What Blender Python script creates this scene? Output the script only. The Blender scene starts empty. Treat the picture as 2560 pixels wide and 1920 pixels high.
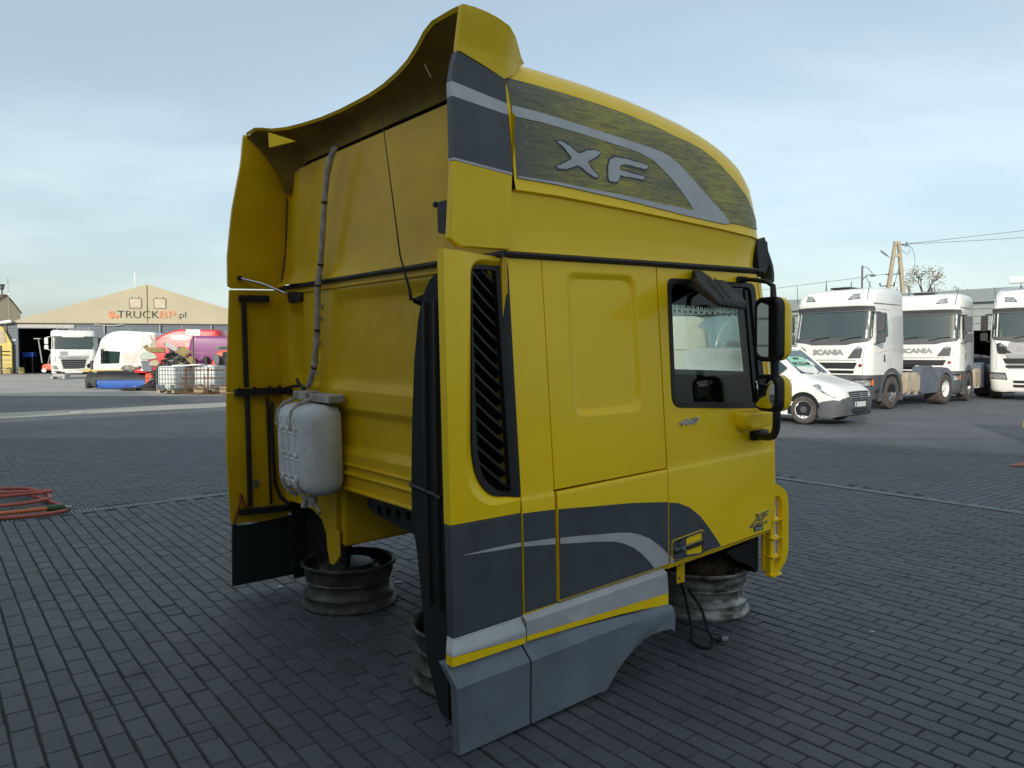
import bpy, bmesh, math, random
from mathutils import Vector, Matrix, geometry, noise
from math import sin, cos, pi, radians, sqrt, atan2

random.seed(7)
SC = bpy.context.scene
COL = SC.collection

# ------------------------------------------------------------------ camera
cam = bpy.data.cameras.new('camera'); camo = bpy.data.objects.new('camera', cam); COL.objects.link(camo)
cam.sensor_fit = 'HORIZONTAL'; cam.sensor_width = 36.0; cam.lens = 36.0 * 1886.0 / 2560.0
cam.clip_start = 0.05; cam.clip_end = 4000
camo.location = (0, 0, 1.6)
camo.rotation_euler = (radians(90) - math.atan(72 / 1886.0), 0, 0)
SC.camera = camo

# ------------------------------------------------------------------ light and sky
SUN_EL = radians(18); SUN_TO = Vector((-0.35, -0.94, 0)).normalized()   # horizontal direction towards the sun
SKY_STRENGTH = 0.104
sun = bpy.data.lights.new('sun', 'SUN'); suno = bpy.data.objects.new('sun', sun); COL.objects.link(suno)
sun.energy = 2.4; sun.angle = radians(0.6); sun.color = (1.0, 0.94, 0.83)
sd = Vector((SUN_TO.x * cos(SUN_EL), SUN_TO.y * cos(SUN_EL), sin(SUN_EL)))
suno.rotation_euler = sd.to_track_quat('Z', 'Y').to_euler()
suno.location = (0, 0, 40)
W = bpy.data.worlds.new('World'); SC.world = W; W.use_nodes = True
nt = W.node_tree; nt.nodes.clear()
def wn(t, **kw):
    n = nt.nodes.new(t)
    for k, v in kw.items(): setattr(n, k, v)
    return n
out = wn('ShaderNodeOutputWorld'); bg = wn('ShaderNodeBackground'); bg.inputs['Strength'].default_value = SKY_STRENGTH
sky = wn('ShaderNodeTexSky'); sky.sky_type = 'NISHITA'; sky.sun_disc = False
sky.sun_elevation = SUN_EL; sky.sun_rotation = atan2(SUN_TO.x, SUN_TO.y)
sky.air_density = 1.0; sky.dust_density = 2.2; sky.ozone_density = 1.5
tc = wn('ShaderNodeTexCoord')
sep = wn('ShaderNodeSeparateXYZ'); nt.links.new(tc.outputs['Generated'], sep.inputs[0])
# project the view direction on a cloud layer: (x, y) / (z + k)
addz = wn('ShaderNodeMath', operation='ADD'); addz.inputs[1].default_value = 0.22; nt.links.new(sep.outputs['Z'], addz.inputs[0])
mx = wn('ShaderNodeMath', operation='MAXIMUM'); mx.inputs[1].default_value = 0.12; nt.links.new(addz.outputs[0], mx.inputs[0])
dx = wn('ShaderNodeMath', operation='DIVIDE'); nt.links.new(sep.outputs['X'], dx.inputs[0]); nt.links.new(mx.outputs[0], dx.inputs[1])
dy = wn('ShaderNodeMath', operation='DIVIDE'); nt.links.new(sep.outputs['Y'], dy.inputs[0]); nt.links.new(mx.outputs[0], dy.inputs[1])
cb = wn('ShaderNodeCombineXYZ'); nt.links.new(dx.outputs[0], cb.inputs[0]); nt.links.new(dy.outputs[0], cb.inputs[1])
mp = wn('ShaderNodeMapping'); mp.inputs['Rotation'].default_value = (0, 0, radians(28)); mp.inputs['Scale'].default_value = (0.62, 1.25, 1); mp.inputs['Location'].default_value = (3.1, 1.7, 0)
nt.links.new(cb.outputs[0], mp.inputs[0])
n1 = wn('ShaderNodeTexNoise'); n1.inputs['Scale'].default_value = 1.15; n1.inputs['Detail'].default_value = 7; n1.inputs['Roughness'].default_value = 0.52; n1.inputs['Distortion'].default_value = 0.35
nt.links.new(mp.outputs[0], n1.inputs['Vector'])
r1 = wn('ShaderNodeValToRGB'); r1.color_ramp.elements[0].position = 0.36; r1.color_ramp.elements[1].position = 0.72
r1.color_ramp.elements[0].color = (0, 0, 0, 1); r1.color_ramp.elements[1].color = (1, 1, 1, 1); r1.color_ramp.interpolation = 'EASE'
nt.links.new(n1.outputs['Fac'], r1.inputs[0])
# thin veil everywhere, wisps on top
mulc = wn('ShaderNodeMath', operation='MULTIPLY_ADD'); mulc.inputs[1].default_value = 0.26; mulc.inputs[2].default_value = 0.30
nt.links.new(r1.outputs[0], mulc.inputs[0])
mixc = wn('ShaderNodeMix', data_type='RGBA'); nt.links.new(mulc.outputs[0], mixc.inputs[0]); nt.links.new(sky.outputs[0], mixc.inputs[6])
mixc.inputs[7].default_value = (6.9, 8.0, 8.0, 1)
nt.links.new(mixc.outputs[2], bg.inputs['Color']); nt.links.new(bg.outputs[0], out.inputs[0])

SC.view_settings.view_transform = 'Standard'; SC.view_settings.look = 'None'
SC.view_settings.exposure = 0.5; SC.view_settings.gamma = 1.0; SC.view_settings.use_curve_mapping = False
SC.render.engine = 'CYCLES'; SC.cycles.use_denoising = True; SC.cycles.max_bounces = 8
SC.cycles.transparent_max_bounces = 8

# ------------------------------------------------------------------ materials
def new_mat(name):
    m = bpy.data.materials.new(name); m.use_nodes = True
    return m, m.node_tree, m.node_tree.nodes['Principled BSDF']
def mat(name, col, rough=0.5, metal=0.0, coat=0.0, dirt=0.12, dscale=3.0, bump=0.0, bscale=60, col2=None, stretch=(1, 1, 1), alpha=None, trans=0.0, coord='Object', spec=0.5, ior=1.45):
    m, t, b = new_mat(name)
    b.inputs['Base Color'].default_value = (*col, 1); b.inputs['Roughness'].default_value = rough
    b.inputs['Metallic'].default_value = metal; b.inputs['Coat Weight'].default_value = coat; b.inputs['Coat Roughness'].default_value = 0.06
    b.inputs['Specular IOR Level'].default_value = spec; b.inputs['IOR'].default_value = ior
    if trans: b.inputs['Transmission Weight'].default_value = trans
    if alpha is not None: b.inputs['Alpha'].default_value = alpha
    if dirt or bump:
        tc = t.nodes.new('ShaderNodeTexCoord'); mp = t.nodes.new('ShaderNodeMapping'); mp.inputs['Scale'].default_value = stretch
        t.links.new(tc.outputs[coord], mp.inputs[0])
    if dirt:
        n = t.nodes.new('ShaderNodeTexNoise'); n.inputs['Scale'].default_value = dscale; n.inputs['Detail'].default_value = 6; n.inputs['Roughness'].default_value = 0.62
        t.links.new(mp.outputs[0], n.inputs['Vector'])
        r = t.nodes.new('ShaderNodeValToRGB'); r.color_ramp.elements[0].position = 0.38; r.color_ramp.elements[1].position = 0.68
        c2 = col2 if col2 else tuple(max(0, c * (1 - dirt * 2.2)) for c in col)
        r.color_ramp.elements[0].color = (*c2, 1); r.color_ramp.elements[1].color = (*col, 1)
        t.links.new(n.outputs['Fac'], r.inputs[0]); t.links.new(r.outputs[0], b.inputs['Base Color'])
        rr = t.nodes.new('ShaderNodeMath'); rr.operation = 'MULTIPLY_ADD'; rr.inputs[1].default_value = -0.25 * dirt * 4 * 0.3; rr.inputs[2].default_value = min(1, rough + 0.08)
        t.links.new(n.outputs['Fac'], rr.inputs[0]); t.links.new(rr.outputs[0], b.inputs['Roughness'])
    if bump:
        n2 = t.nodes.new('ShaderNodeTexNoise'); n2.inputs['Scale'].default_value = bscale; n2.inputs['Detail'].default_value = 4
        t.links.new(mp.outputs[0], n2.inputs['Vector'])
        bp = t.nodes.new('ShaderNodeBump'); bp.inputs['Strength'].default_value = bump; bp.inputs['Distance'].default_value = 0.01
        t.links.new(n2.outputs['Fac'], bp.inputs['Height']); t.links.new(bp.outputs[0], b.inputs['Normal'])
    return m

M = {}
M['yellow'] = mat('yellow_paint', (1.0, 0.66, 0.001), 0.35, coat=0.32, spec=0.3, dirt=0.035, dscale=1.1, bump=0.02, bscale=4)
M['yellow_matt'] = mat('yellow_plastic_paint', (0.90, 0.60, 0.008), 0.42, coat=0.15, spec=0.3, dirt=0.05, dscale=2.5, bump=0.03, bscale=160)
M['yellow_dirty'] = mat('dirty_yellow_paint', (0.70, 0.44, 0.003), 0.42, coat=0.10, spec=0.25, dirt=0.2, dscale=1.3, col2=(0.54, 0.33, 0.004), bump=0.02, bscale=40)
M['underside'] = mat('dirty_shaded_glassfibre', (0.24, 0.15, 0.008), 0.8, dirt=0.25, col2=(0.13, 0.085, 0.01), dscale=4, bump=0.1, bscale=50)  # dirt plus the shade below the spoiler, both put into the base colour
M['livery'] = mat('dark_grey_livery', (0.062, 0.074, 0.09), 0.45, coat=0.1, dirt=0.1, dscale=5)
M['silver'] = mat('silver_livery', (0.50, 0.51, 0.525), 0.42, metal=0.15, dirt=0.08, dscale=4)
M['skirt'] = mat('grey_plastic_skirt', (0.18, 0.21, 0.255), 0.5, coat=0.05, dirt=0.16, dscale=2.5, bump=0.05, bscale=200)
M['black'] = mat('black_plastic', (0.013, 0.013, 0.015), 0.45, dirt=0.15, dscale=8, bump=0.08, bscale=180)
M['black_matt'] = mat('matt_black_plastic', (0.010, 0.011, 0.013), 0.75, dirt=0.2, dscale=5, bump=0.1, bscale=90)
M['black_dusty'] = mat('dusty_black_plastic', (0.045, 0.043, 0.044), 0.65, dirt=0.25, dscale=9, bump=0.1, bscale=90)
M['green_black'] = mat('dark_flap_rubber', (0.012, 0.022, 0.018), 0.7, dirt=0.2, dscale=6)
M['rubber'] = mat('rubber_seal', (0.012, 0.012, 0.013), 0.5, dirt=0)
M['tank'] = mat('milky_plastic', (0.66, 0.69, 0.70), 0.5, dirt=0.2, dscale=6, col2=(0.48, 0.51, 0.52), bump=0.03, bscale=40)
M['wrap'] = mat('grey_cable_wrap', (0.46, 0.43, 0.38), 0.75, dirt=0.22, dscale=14, bump=0.3, bscale=60)
M['steel_dark'] = mat('dark_steel', (0.05, 0.055, 0.06), 0.45, metal=0.6, dirt=0.2, dscale=10, bump=0.08)
M['chrome'] = mat('brushed_metal', (0.55, 0.55, 0.55), 0.25, metal=0.9, dirt=0.15, dscale=12)
M['rim_dark'] = mat('dark_dirty_rim', (0.12, 0.115, 0.10), 0.5, metal=0.3, dirt=0.3, dscale=9, col2=(0.035, 0.034, 0.030), bump=0.2, bscale=40)
M['rim_rusty'] = mat('worn_silver_rim', (0.48, 0.48, 0.47), 0.5, metal=0.35, dirt=0.4, dscale=7, col2=(0.07, 0.055, 0.04), bump=0.25, bscale=45, stretch=(1, 1, 2.6))
M['rust'] = mat('rust', (0.20, 0.085, 0.045), 0.85, dirt=0.25, dscale=9, bump=0.3)
M['hub_rust'] = mat('rusty_hub', (0.13, 0.085, 0.06), 0.85, dirt=0.3, dscale=18, col2=(0.02, 0.015, 0.012), bump=0.6, bscale=40)
M['white'] = mat('white_truck_paint', (0.80, 0.80, 0.77), 0.28, coat=0.5, dirt=0.02, dscale=1.5)
M['white_dull'] = mat('off_white_panel', (0.72, 0.69, 0.61), 0.4, coat=0.2, dirt=0.04)
M['bluewhite'] = mat('blue_cast_white_paint', (0.48, 0.60, 0.64), 0.3, coat=0.4, dirt=0.03)  # white tinged blue: the shading of the window glass is put into the colour
M['grey_body'] = mat('grey_bumper_plastic', (0.10, 0.105, 0.115), 0.5, dirt=0.1)
M['lightgrey'] = mat('light_grey_paint', (0.36, 0.37, 0.38), 0.4, coat=0.3, dirt=0.05)
M['screen'] = mat('windscreen_glass', (0.035, 0.055, 0.055), 0.06, coat=0.5, dirt=0, spec=0.9)
M['sideglass'] = mat('side_window_glass', (0.03, 0.06, 0.055), 0.05, dirt=0, spec=0.9)
M['lamp'] = mat('clear_lamp_lens', (0.62, 0.64, 0.66), 0.12, metal=0.35, dirt=0.25, dscale=22, col2=(0.15, 0.16, 0.17))
M['orange_lens'] = mat('orange_lens', (0.75, 0.17, 0.02), 0.25, dirt=0)
M['tyre'] = mat('dusty_tyre', (0.115, 0.10, 0.088), 0.85, dirt=0.2, dscale=8, bump=0.1)
M['tyre_dark'] = mat('dark_tyre', (0.03, 0.029, 0.028), 0.85, dirt=0.2, dscale=8, bump=0.1)
M['text_grey'] = mat('grey_letters', (0.32, 0.32, 0.31), 0.4, metal=0.2, dirt=0)
M['plate'] = mat('number_plate', (0.75, 0.76, 0.75), 0.4, dirt=0.05)
M['blue'] = mat('plate_blue', (0.02, 0.09, 0.45), 0.4, dirt=0)
M['siding'] = mat('blue_grey_siding', (0.105, 0.135, 0.165), 0.5, dirt=0.06, dscale=0.8)
M['siding2'] = mat('grey_green_siding', (0.26, 0.30, 0.30), 0.5, dirt=0.05, dscale=0.8)
M['fascia'] = mat('grey_fascia', (0.22, 0.26, 0.27), 0.5, dirt=0.05)
M['canvas'] = mat('sand_tarpaulin', (0.44, 0.40, 0.29), 0.7, dirt=0.05, dscale=0.35, bump=0.15, bscale=1.2)
M['canvas_lt'] = mat('pale_tarpaulin', (0.56, 0.49, 0.38), 0.7, dirt=0.08)
M['canvas_dk'] = mat('tarpaulin_seam', (0.24, 0.20, 0.14), 0.8, dirt=0.1)
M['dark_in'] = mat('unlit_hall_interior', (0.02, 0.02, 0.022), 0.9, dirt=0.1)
M['orange'] = mat('orange_red_paint', (0.75, 0.10, 0.03), 0.4, coat=0.2, dirt=0.06)
M['red'] = mat('red_paint', (0.62, 0.03, 0.035), 0.3, coat=0.5, dirt=0.06, dscale=1.2)
M['darkred'] = mat('dark_red_paint', (0.30, 0.025, 0.02), 0.4, dirt=0.1)
M['purple'] = mat('purple_paint', (0.23, 0.045, 0.20), 0.35, coat=0.3, dirt=0.08, dscale=1.0)
M['green'] = mat('green_paint', (0.03, 0.36, 0.13), 0.4, dirt=0.05)
M['bluetarp'] = mat('blue_tarpaulin', (0.008, 0.10, 0.46), 0.5, dirt=0.12, dscale=2, bump=0.3, bscale=5)
M['blacktarp'] = mat('black_tarpaulin', (0.018, 0.021, 0.025), 0.5, dirt=0.2, dscale=4, bump=0.5, bscale=7)
M['ibc'] = mat('white_ibc_plastic', (0.70, 0.73, 0.70), 0.45, dirt=0.06, dscale=3)
M['galv'] = mat('galvanised_wire', (0.38, 0.42, 0.42), 0.4, metal=0.5, dirt=0.1)
M['wood'] = mat('pale_pallet_wood', (0.45, 0.37, 0.24), 0.8, dirt=0.15, dscale=6)
M['wood_dark'] = mat('dark_plank', (0.07, 0.05, 0.04), 0.85, dirt=0.2)
M['card'] = mat('khaki_panel', (0.30, 0.24, 0.10), 0.75, dirt=0.15, dscale=3)
M['card2'] = mat('beige_offcut', (0.50, 0.43, 0.32), 0.75, dirt=0.12, dscale=3)
M['mint'] = mat('pale_green_shell', (0.42, 0.48, 0.40), 0.45, dirt=0.08)
M['navy'] = mat('dark_blue_paint', (0.012, 0.018, 0.05), 0.5, dirt=0.15)
M['concrete'] = mat('weathered_concrete', (0.40, 0.35, 0.27), 0.9, dirt=0.12, dscale=3, bump=0.2)
M['cream'] = mat('cream_plaster', (0.40, 0.37, 0.27), 0.85, dirt=0.08, dscale=1)
M['roof_red'] = mat('rusty_roof_sheet', (0.22, 0.12, 0.085), 0.8, dirt=0.15)
M['banner'] = mat('yellow_banner', (0.62, 0.50, 0.16), 0.7, dirt=0.08, dscale=1)
M['beige_tank'] = mat('beige_fuel_tank', (0.50, 0.42, 0.30), 0.4, dirt=0.08)
M['mudguard'] = mat('blue_grey_mudguard', (0.13, 0.15, 0.19), 0.5, dirt=0.12, dscale=3)
M['rubble'] = mat('rubble_stone', (0.38, 0.34, 0.28), 0.9, dirt=0.25, dscale=6, bump=0.5)
M['hose'] = mat('red_rubber_hose', (0.52, 0.115, 0.085), 0.45, dirt=0.1, dscale=6, col2=(0.36, 0.08, 0.06))
M['hose_or'] = mat('orange_hose_end', (0.70, 0.20, 0.06), 0.45, dirt=0.1)
M['greenconn'] = mat('green_connector', (0.02, 0.10, 0.03), 0.4, dirt=0.1)
M['salmon'] = mat('faded_pink_panel', (0.52, 0.20, 0.15), 0.55, dirt=0.15, dscale=6)
M['paper'] = mat('white_scrap', (0.70, 0.73, 0.75), 0.6, dirt=0.1)
M['curtain'] = mat('black_velvet_curtain', (0.008, 0.008, 0.009), 0.95, dirt=0, bump=0.6, bscale=90)
M['interior'] = mat('dark_grey_cab_trim', (0.03, 0.033, 0.038), 0.7, dirt=0.1)
M['interior_lt'] = mat('grey_cab_trim', (0.10, 0.11, 0.12), 0.6, dirt=0.1)
M['mirror'] = mat('mirror_glass', (0.62, 0.64, 0.62), 0.02, metal=1.0, dirt=0)
M['leaf'] = mat('autumn_leaves', (0.26, 0.24, 0.10), 0.7, dirt=0.35, dscale=1.2, col2=(0.13, 0.14, 0.06))
M['leaf2'] = mat('brown_autumn_leaves', (0.32, 0.22, 0.11), 0.7, dirt=0.3, dscale=1.2)
M['bark'] = mat('grey_bark', (0.10, 0.085, 0.07), 0.9, dirt=0.2)
M['sign'] = mat('white_sign', (0.78, 0.79, 0.78), 0.5, dirt=0.02)
M['sign_green'] = mat('green_tinted_notice', (0.28, 0.60, 0.44), 0.4, dirt=0)
M['ink'] = mat('black_ink', (0.02, 0.03, 0.02), 0.6, dirt=0)
M['brown_red'] = mat('rusty_red_bracket', (0.25, 0.05, 0.02), 0.7, dirt=0.2)
M['label'] = mat('grey_sticker', (0.30, 0.31, 0.26), 0.5, dirt=0.3, dscale=40)
M['facade'] = mat('hall_facade_behind', (0.62, 0.62, 0.60), 0.6, dirt=0.08, dscale=0.6)
M['gold_text'] = mat('orange_print', (0.72, 0.22, 0.10), 0.6, dirt=0)
M['dark_text'] = mat('dark_olive_print', (0.035, 0.04, 0.025), 0.6, dirt=0)

def glass_mat():
    m, t, b = new_mat('tinted_cab_glass')
    o = t.nodes['Material Output']; t.nodes.remove(b)
    tr = t.nodes.new('ShaderNodeBsdfTransparent'); tr.inputs[0].default_value = (0.80, 0.90, 0.87, 1)
    gl = t.nodes.new('ShaderNodeBsdfGlossy'); gl.inputs['Roughness'].default_value = 0.02
    fr = t.nodes.new('ShaderNodeFresnel'); fr.inputs[0].default_value = 1.45
    mx = t.nodes.new('ShaderNodeMixShader')
    t.links.new(fr.outputs[0], mx.inputs[0]); t.links.new(tr.outputs[0], mx.inputs[1]); t.links.new(gl.outputs[0], mx.inputs[2]); t.links.new(mx.outputs[0], o.inputs[0])
    return m
M['glass'] = glass_mat()

def peel_mat():
    """old sticker film: slate grey worn through to yellow, cracked mostly along the cab"""
    m, t, b = new_mat('peeling_livery_film')
    b.inputs['Roughness'].default_value = 0.5
    tc = t.nodes.new('ShaderNodeTexCoord')
    def nz(scale, sc, det=5, dist=0.0, rough=0.6):
        mp = t.nodes.new('ShaderNodeMapping'); mp.inputs['Scale'].default_value = sc; t.links.new(tc.outputs['Object'], mp.inputs[0])
        n = t.nodes.new('ShaderNodeTexNoise'); n.inputs['Scale'].default_value = scale; n.inputs['Detail'].default_value = det; n.inputs['Distortion'].default_value = dist; n.inputs['Roughness'].default_value = rough
        t.links.new(mp.outputs[0], n.inputs['Vector']); return n.outputs['Fac']
    def ramp(src, a, bb):
        r = t.nodes.new('ShaderNodeValToRGB'); r.color_ramp.elements[0].position = a; r.color_ramp.elements[1].position = bb; t.links.new(src, r.inputs[0]); return r.outputs[0]
    def mixc(f, a, bb):
        x = t.nodes.new('ShaderNodeMix'); x.data_type = 'RGBA'; t.links.new(f, x.inputs[0])
        for i, v in ((6, a), (7, bb)):
            if isinstance(v, tuple): x.inputs[i].default_value = (*v, 1)
            else: t.links.new(v, x.inputs[i])
        return x.outputs[2]
    broad = ramp(nz(1.5, (1, 1, 1.6), 5), 0.30, 0.56)
    # worn more in the middle and front of the film than near its rear edge
    sx = t.nodes.new('ShaderNodeSeparateXYZ'); t.links.new(tc.outputs['Object'], sx.inputs[0])
    g = t.nodes.new('ShaderNodeMapRange'); g.inputs[1].default_value = 0.40; g.inputs[2].default_value = 0.95; t.links.new(sx.outputs['X'], g.inputs[0])
    mul = t.nodes.new('ShaderNodeMath'); mul.operation = 'MULTIPLY'; t.links.new(broad, mul.inputs[0]); t.links.new(g.outputs[0], mul.inputs[1])
    base = mixc(mul.outputs[0], (0.10, 0.115, 0.105), (0.42, 0.36, 0.06))
    fine = ramp(nz(26, (0.28, 1, 4.5), 6, 0.4, 0.75), 0.42, 0.66)
    base2 = mixc(fine, base, (0.07, 0.078, 0.06))
    # cracks
    v = t.nodes.new('ShaderNodeTexVoronoi'); v.feature = 'DISTANCE_TO_EDGE'; v.inputs['Scale'].default_value = 13
    mp = t.nodes.new('ShaderNodeMapping'); mp.inputs['Scale'].default_value = (1.0, 1, 3.6); mp.inputs['Rotation'].default_value = (0, 0.06, 0)
    wv = t.nodes.new('ShaderNodeTexNoise'); wv.inputs['Scale'].default_value = 5; wv.inputs['Detail'].default_value = 5
    t.links.new(tc.outputs['Object'], wv.inputs['Vector'])
    av = t.nodes.new('ShaderNodeVectorMath'); av.operation = 'MULTIPLY_ADD'; av.inputs[1].default_value = (0.16, 0.16, 0.16)
    t.links.new(wv.outputs['Color'], av.inputs[0]); t.links.new(tc.outputs['Object'], av.inputs[2])
    t.links.new(av.outputs[0], mp.inputs[0]); t.links.new(mp.outputs[0], v.inputs['Vector'])
    lt = t.nodes.new('ShaderNodeValToRGB'); lt.color_ramp.elements[0].position = 0.0; lt.color_ramp.elements[1].position = 0.016
    lt.color_ramp.elements[0].color = (1, 1, 1, 1); lt.color_ramp.elements[1].color = (0, 0, 0, 1); t.links.new(v.outputs['Distance'], lt.inputs[0])
    msk = ramp(nz(5.0, (1, 1, 2), 3), 0.40, 0.52)
    mm = t.nodes.new('ShaderNodeMath'); mm.operation = 'MULTIPLY'; t.links.new(lt.outputs[0], mm.inputs[0]); t.links.new(msk, mm.inputs[1])
    fin = mixc(mm.outputs[0], base2, (0.70, 0.58, 0.12))
    t.links.new(fin, b.inputs['Base Color'])
    bp = t.nodes.new('ShaderNodeBump'); bp.inputs['Strength'].default_value = 0.6; bp.inputs['Distance'].default_value = 0.004
    t.links.new(mm.outputs[0], bp.inputs['Height']); t.links.new(bp.outputs[0], b.inputs['Normal'])
    return m
M['peel'] = peel_mat()

# ------------------------------------------------------------------ mesh helpers
class MB:
    def __init__(s, M0=None): s.v = []; s.f = []; s.M = M0
    def add(s, vs, fs):
        n = len(s.v)
        s.v += [tuple(s.M @ Vector(p)) if s.M is not None else tuple(p) for p in vs]
        s.f += [tuple(i + n for i in f) for f in fs]; return s
    def box(s, c, d, rz=0.0, rot=None):
        hx, hy, hz = d[0] / 2, d[1] / 2, d[2] / 2
        R = rot if rot is not None else Matrix.Rotation(rz, 3, 'Z')
        vs = [Vector(c) + R @ Vector((x, y, z)) for x in (-hx, hx) for y in (-hy, hy) for z in (-hz, hz)]
        return s.add(vs, [(0, 1, 3, 2), (4, 6, 7, 5), (0, 4, 5, 1), (2, 3, 7, 6), (0, 2, 6, 4), (1, 5, 7, 3)])
    def hexa(s, p):   # 4 bottom + 4 top, same order
        return s.add(p, [(0, 3, 2, 1), (4, 5, 6, 7), (0, 1, 5, 4), (1, 2, 6, 5), (2, 3, 7, 6), (3, 0, 4, 7)])
    def tube(s, pts, r, n=8, caps=True, closed=False):
        pts = [Vector(p) for p in pts]; N = len(pts); rings = []
        up = None
        for i, p in enumerate(pts):
            if closed: t = (pts[(i + 1) % N] - pts[i - 1]).normalized()
            else: t = (pts[min(i + 1, N - 1)] - pts[max(i - 1, 0)]).normalized()
            if up is None:
                up = Vector((0, 0, 1)) if abs(t.z) < 0.9 else Vector((1, 0, 0))
            a = t.cross(up).normalized(); up = a.cross(t).normalized()
            rr = r[i] if isinstance(r, (list, tuple)) else r
            rings.append([p + (a * cos(2 * pi * k / n) + up * sin(2 * pi * k / n)) * rr for k in range(n)])
        vs = [q for ring in rings for q in ring]; fs = []
        for i in range(N if closed else N - 1):
            j = (i + 1) % N
            for k in range(n): fs.append((i * n + k, i * n + (k + 1) % n, j * n + (k + 1) % n, j * n + k))
        if caps and not closed:
            fs.append(tuple(range(n - 1, -1, -1))); fs.append(tuple((N - 1) * n + k for k in range(n)))
        return s.add(vs, fs)
    def lathe(s, prof, n=32, c=(0, 0, 0), axis=None, closed=False):
        R = axis if axis is not None else Matrix.Identity(3)
        vs = []; fs = []; m = len(prof)
        for k in range(n):
            a = 2 * pi * k / n
            for r, z in prof: vs.append(Vector(c) + R @ Vector((r * cos(a), r * sin(a), z)))
        for k in range(n):
            k2 = (k + 1) % n
            for i in range(m if closed else m - 1):
                j = (i + 1) % m; fs.append((k * m + i, k2 * m + i, k2 * m + j, k * m + j))
        return s.add(vs, fs)
    def rings(s, rings, cap=True):
        n = len(rings[0]); vs = [p for r in rings for p in r]; fs = []
        for i in range(len(rings) - 1):
            for k in range(n):
                k2 = (k + 1) % n; fs.append((i * n + k, i * n + k2, (i + 1) * n + k2, (i + 1) * n + k))
        if cap: fs.append(tuple(range(n - 1, -1, -1))); fs.append(tuple((len(rings) - 1) * n + k for k in range(n)))
        return s.add(vs, fs)
    def sheet(s, poly, fmap, thick=0.0, holes=(), cu=(), cv=()):
        loops = [[Vector((u, v, 0)) for u, v in poly]] + [[Vector((u, v, 0)) for u, v in h] for h in holes]
        tris = geometry.tessellate_polygon(loops); flat = [p for l in loops for p in l]
        bm = bmesh.new(); bv = [bm.verts.new(p) for p in flat]
        for t in tris:
            a, b_, c = (flat[i] for i in t)
            if len(set(t)) == 3 and abs((b_ - a).cross(c - a).z) > 1e-12:
                try: bm.faces.new([bv[i] for i in t])
                except ValueError: pass
        for ax, cuts in ((0, cu), (1, cv)):
            for q in cuts:
                co = Vector((q, 0, 0)) if ax == 0 else Vector((0, q, 0)); no = Vector((1, 0, 0)) if ax == 0 else Vector((0, 1, 0))
                bmesh.ops.bisect_plane(bm, geom=bm.verts[:] + bm.edges[:] + bm.faces[:], plane_co=co, plane_no=no, dist=1e-6)
        bm.verts.index_update(); n = len(bm.verts)
        uv = [(q.co.x, q.co.y) for q in bm.verts]
        fs = [tuple(q.index for q in f.verts) for f in bm.faces]
        vs = [fmap(u, v, 0.0) for u, v in uv]
        if thick:
            vs += [fmap(u, v, -thick) for u, v in uv]
            back = [tuple(i + n for i in reversed(f)) for f in fs]
            walls = []
            for e in bm.edges:
                if len(e.link_faces) == 1:
                    a, b_ = e.verts[0].index, e.verts[1].index
                    walls.append((a, b_, b_ + n, a + n))
            fs = fs + back + walls
        bm.free(); return s.add(vs, fs)
    def build(s, name, m, parent=None, ang=35, bevel=0.0, bseg=2, loc=None, **props):
        me = bpy.data.meshes.new(name); me.from_pydata([tuple(v) for v in s.v], [], s.f); me.validate()
        bm = bmesh.new(); bm.from_mesh(me); bmesh.ops.remove_doubles(bm, verts=bm.verts[:], dist=1e-5); bmesh.ops.recalc_face_normals(bm, faces=bm.faces[:]); bm.to_mesh(me); bm.free()
        me.shade_smooth()
        me.set_sharp_from_angle(angle=radians(ang))
        me.materials.append(M[m] if isinstance(m, str) else m)
        o = bpy.data.objects.new(name, me); COL.objects.link(o)
        if parent is not None: o.parent = parent
        if loc is not None: o.location = loc
        if bevel:
            b = o.modifiers.new('bevel', 'BEVEL'); b.width = bevel; b.segments = bseg; b.limit_method = 'ANGLE'; b.angle_limit = radians(40); b.harden_normals = False
        for k, v in props.items(): o[k] = v
        return o

def thing(name, label, cat, loc=(0, 0, 0), rz=0.0, group=None, mw=None, scale=None):
    o = bpy.data.objects.new(name, None); COL.objects.link(o); o.empty_display_size = 0.2
    o.location = loc; o.rotation_euler = (0, 0, rz)
    if mw is not None: o.matrix_world = mw
    if scale: o.scale = (scale,) * 3
    o['label'] = label; o['category'] = cat
    if group: o['group'] = group
    return o
def tag(o, label, cat, group=None):
    o['label'] = label; o['category'] = cat
    if group: o['group'] = group
    return o
def dup(root, loc, rz, label=None, group=None):
    r = root.copy(); COL.objects.link(r); r.location = loc; r.rotation_euler = (0, 0, rz)
    if label: r['label'] = label
    if group: r['group'] = group
    for ch in list(root.children):
        c = ch.copy(); COL.objects.link(c); c.parent = r
        for g in ch.children:
            d = g.copy(); COL.objects.link(d); d.parent = c
    return r
def lerp(a, b, t): return a + (b - a) * t
def smooth(a, b, x):
    t = max(0.0, min(1.0, (x - a) / (b - a))); return t * t * (3 - 2 * t)
def interp(tab, x):
    if x <= tab[0][0]: return tab[0][1]
    for (a, b), (c, d) in zip(tab, tab[1:]):
        if x <= c: return b + (d - b) * (x - a) / (c - a)
    return tab[-1][1]
def rrect(w, h, r, n=5, cx=0, cy=0):
    pts = []
    for sx, sy, a0 in ((1, 1, 0), (-1, 1, 90), (-1, -1, 180), (1, -1, 270)):
        for k in range(n + 1):
            a = radians(a0 + 90 * k / n); pts.append((cx + sx * (w / 2 - r) + r * cos(a), cy + sy * (h / 2 - r) + r * sin(a)))
    return pts
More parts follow.
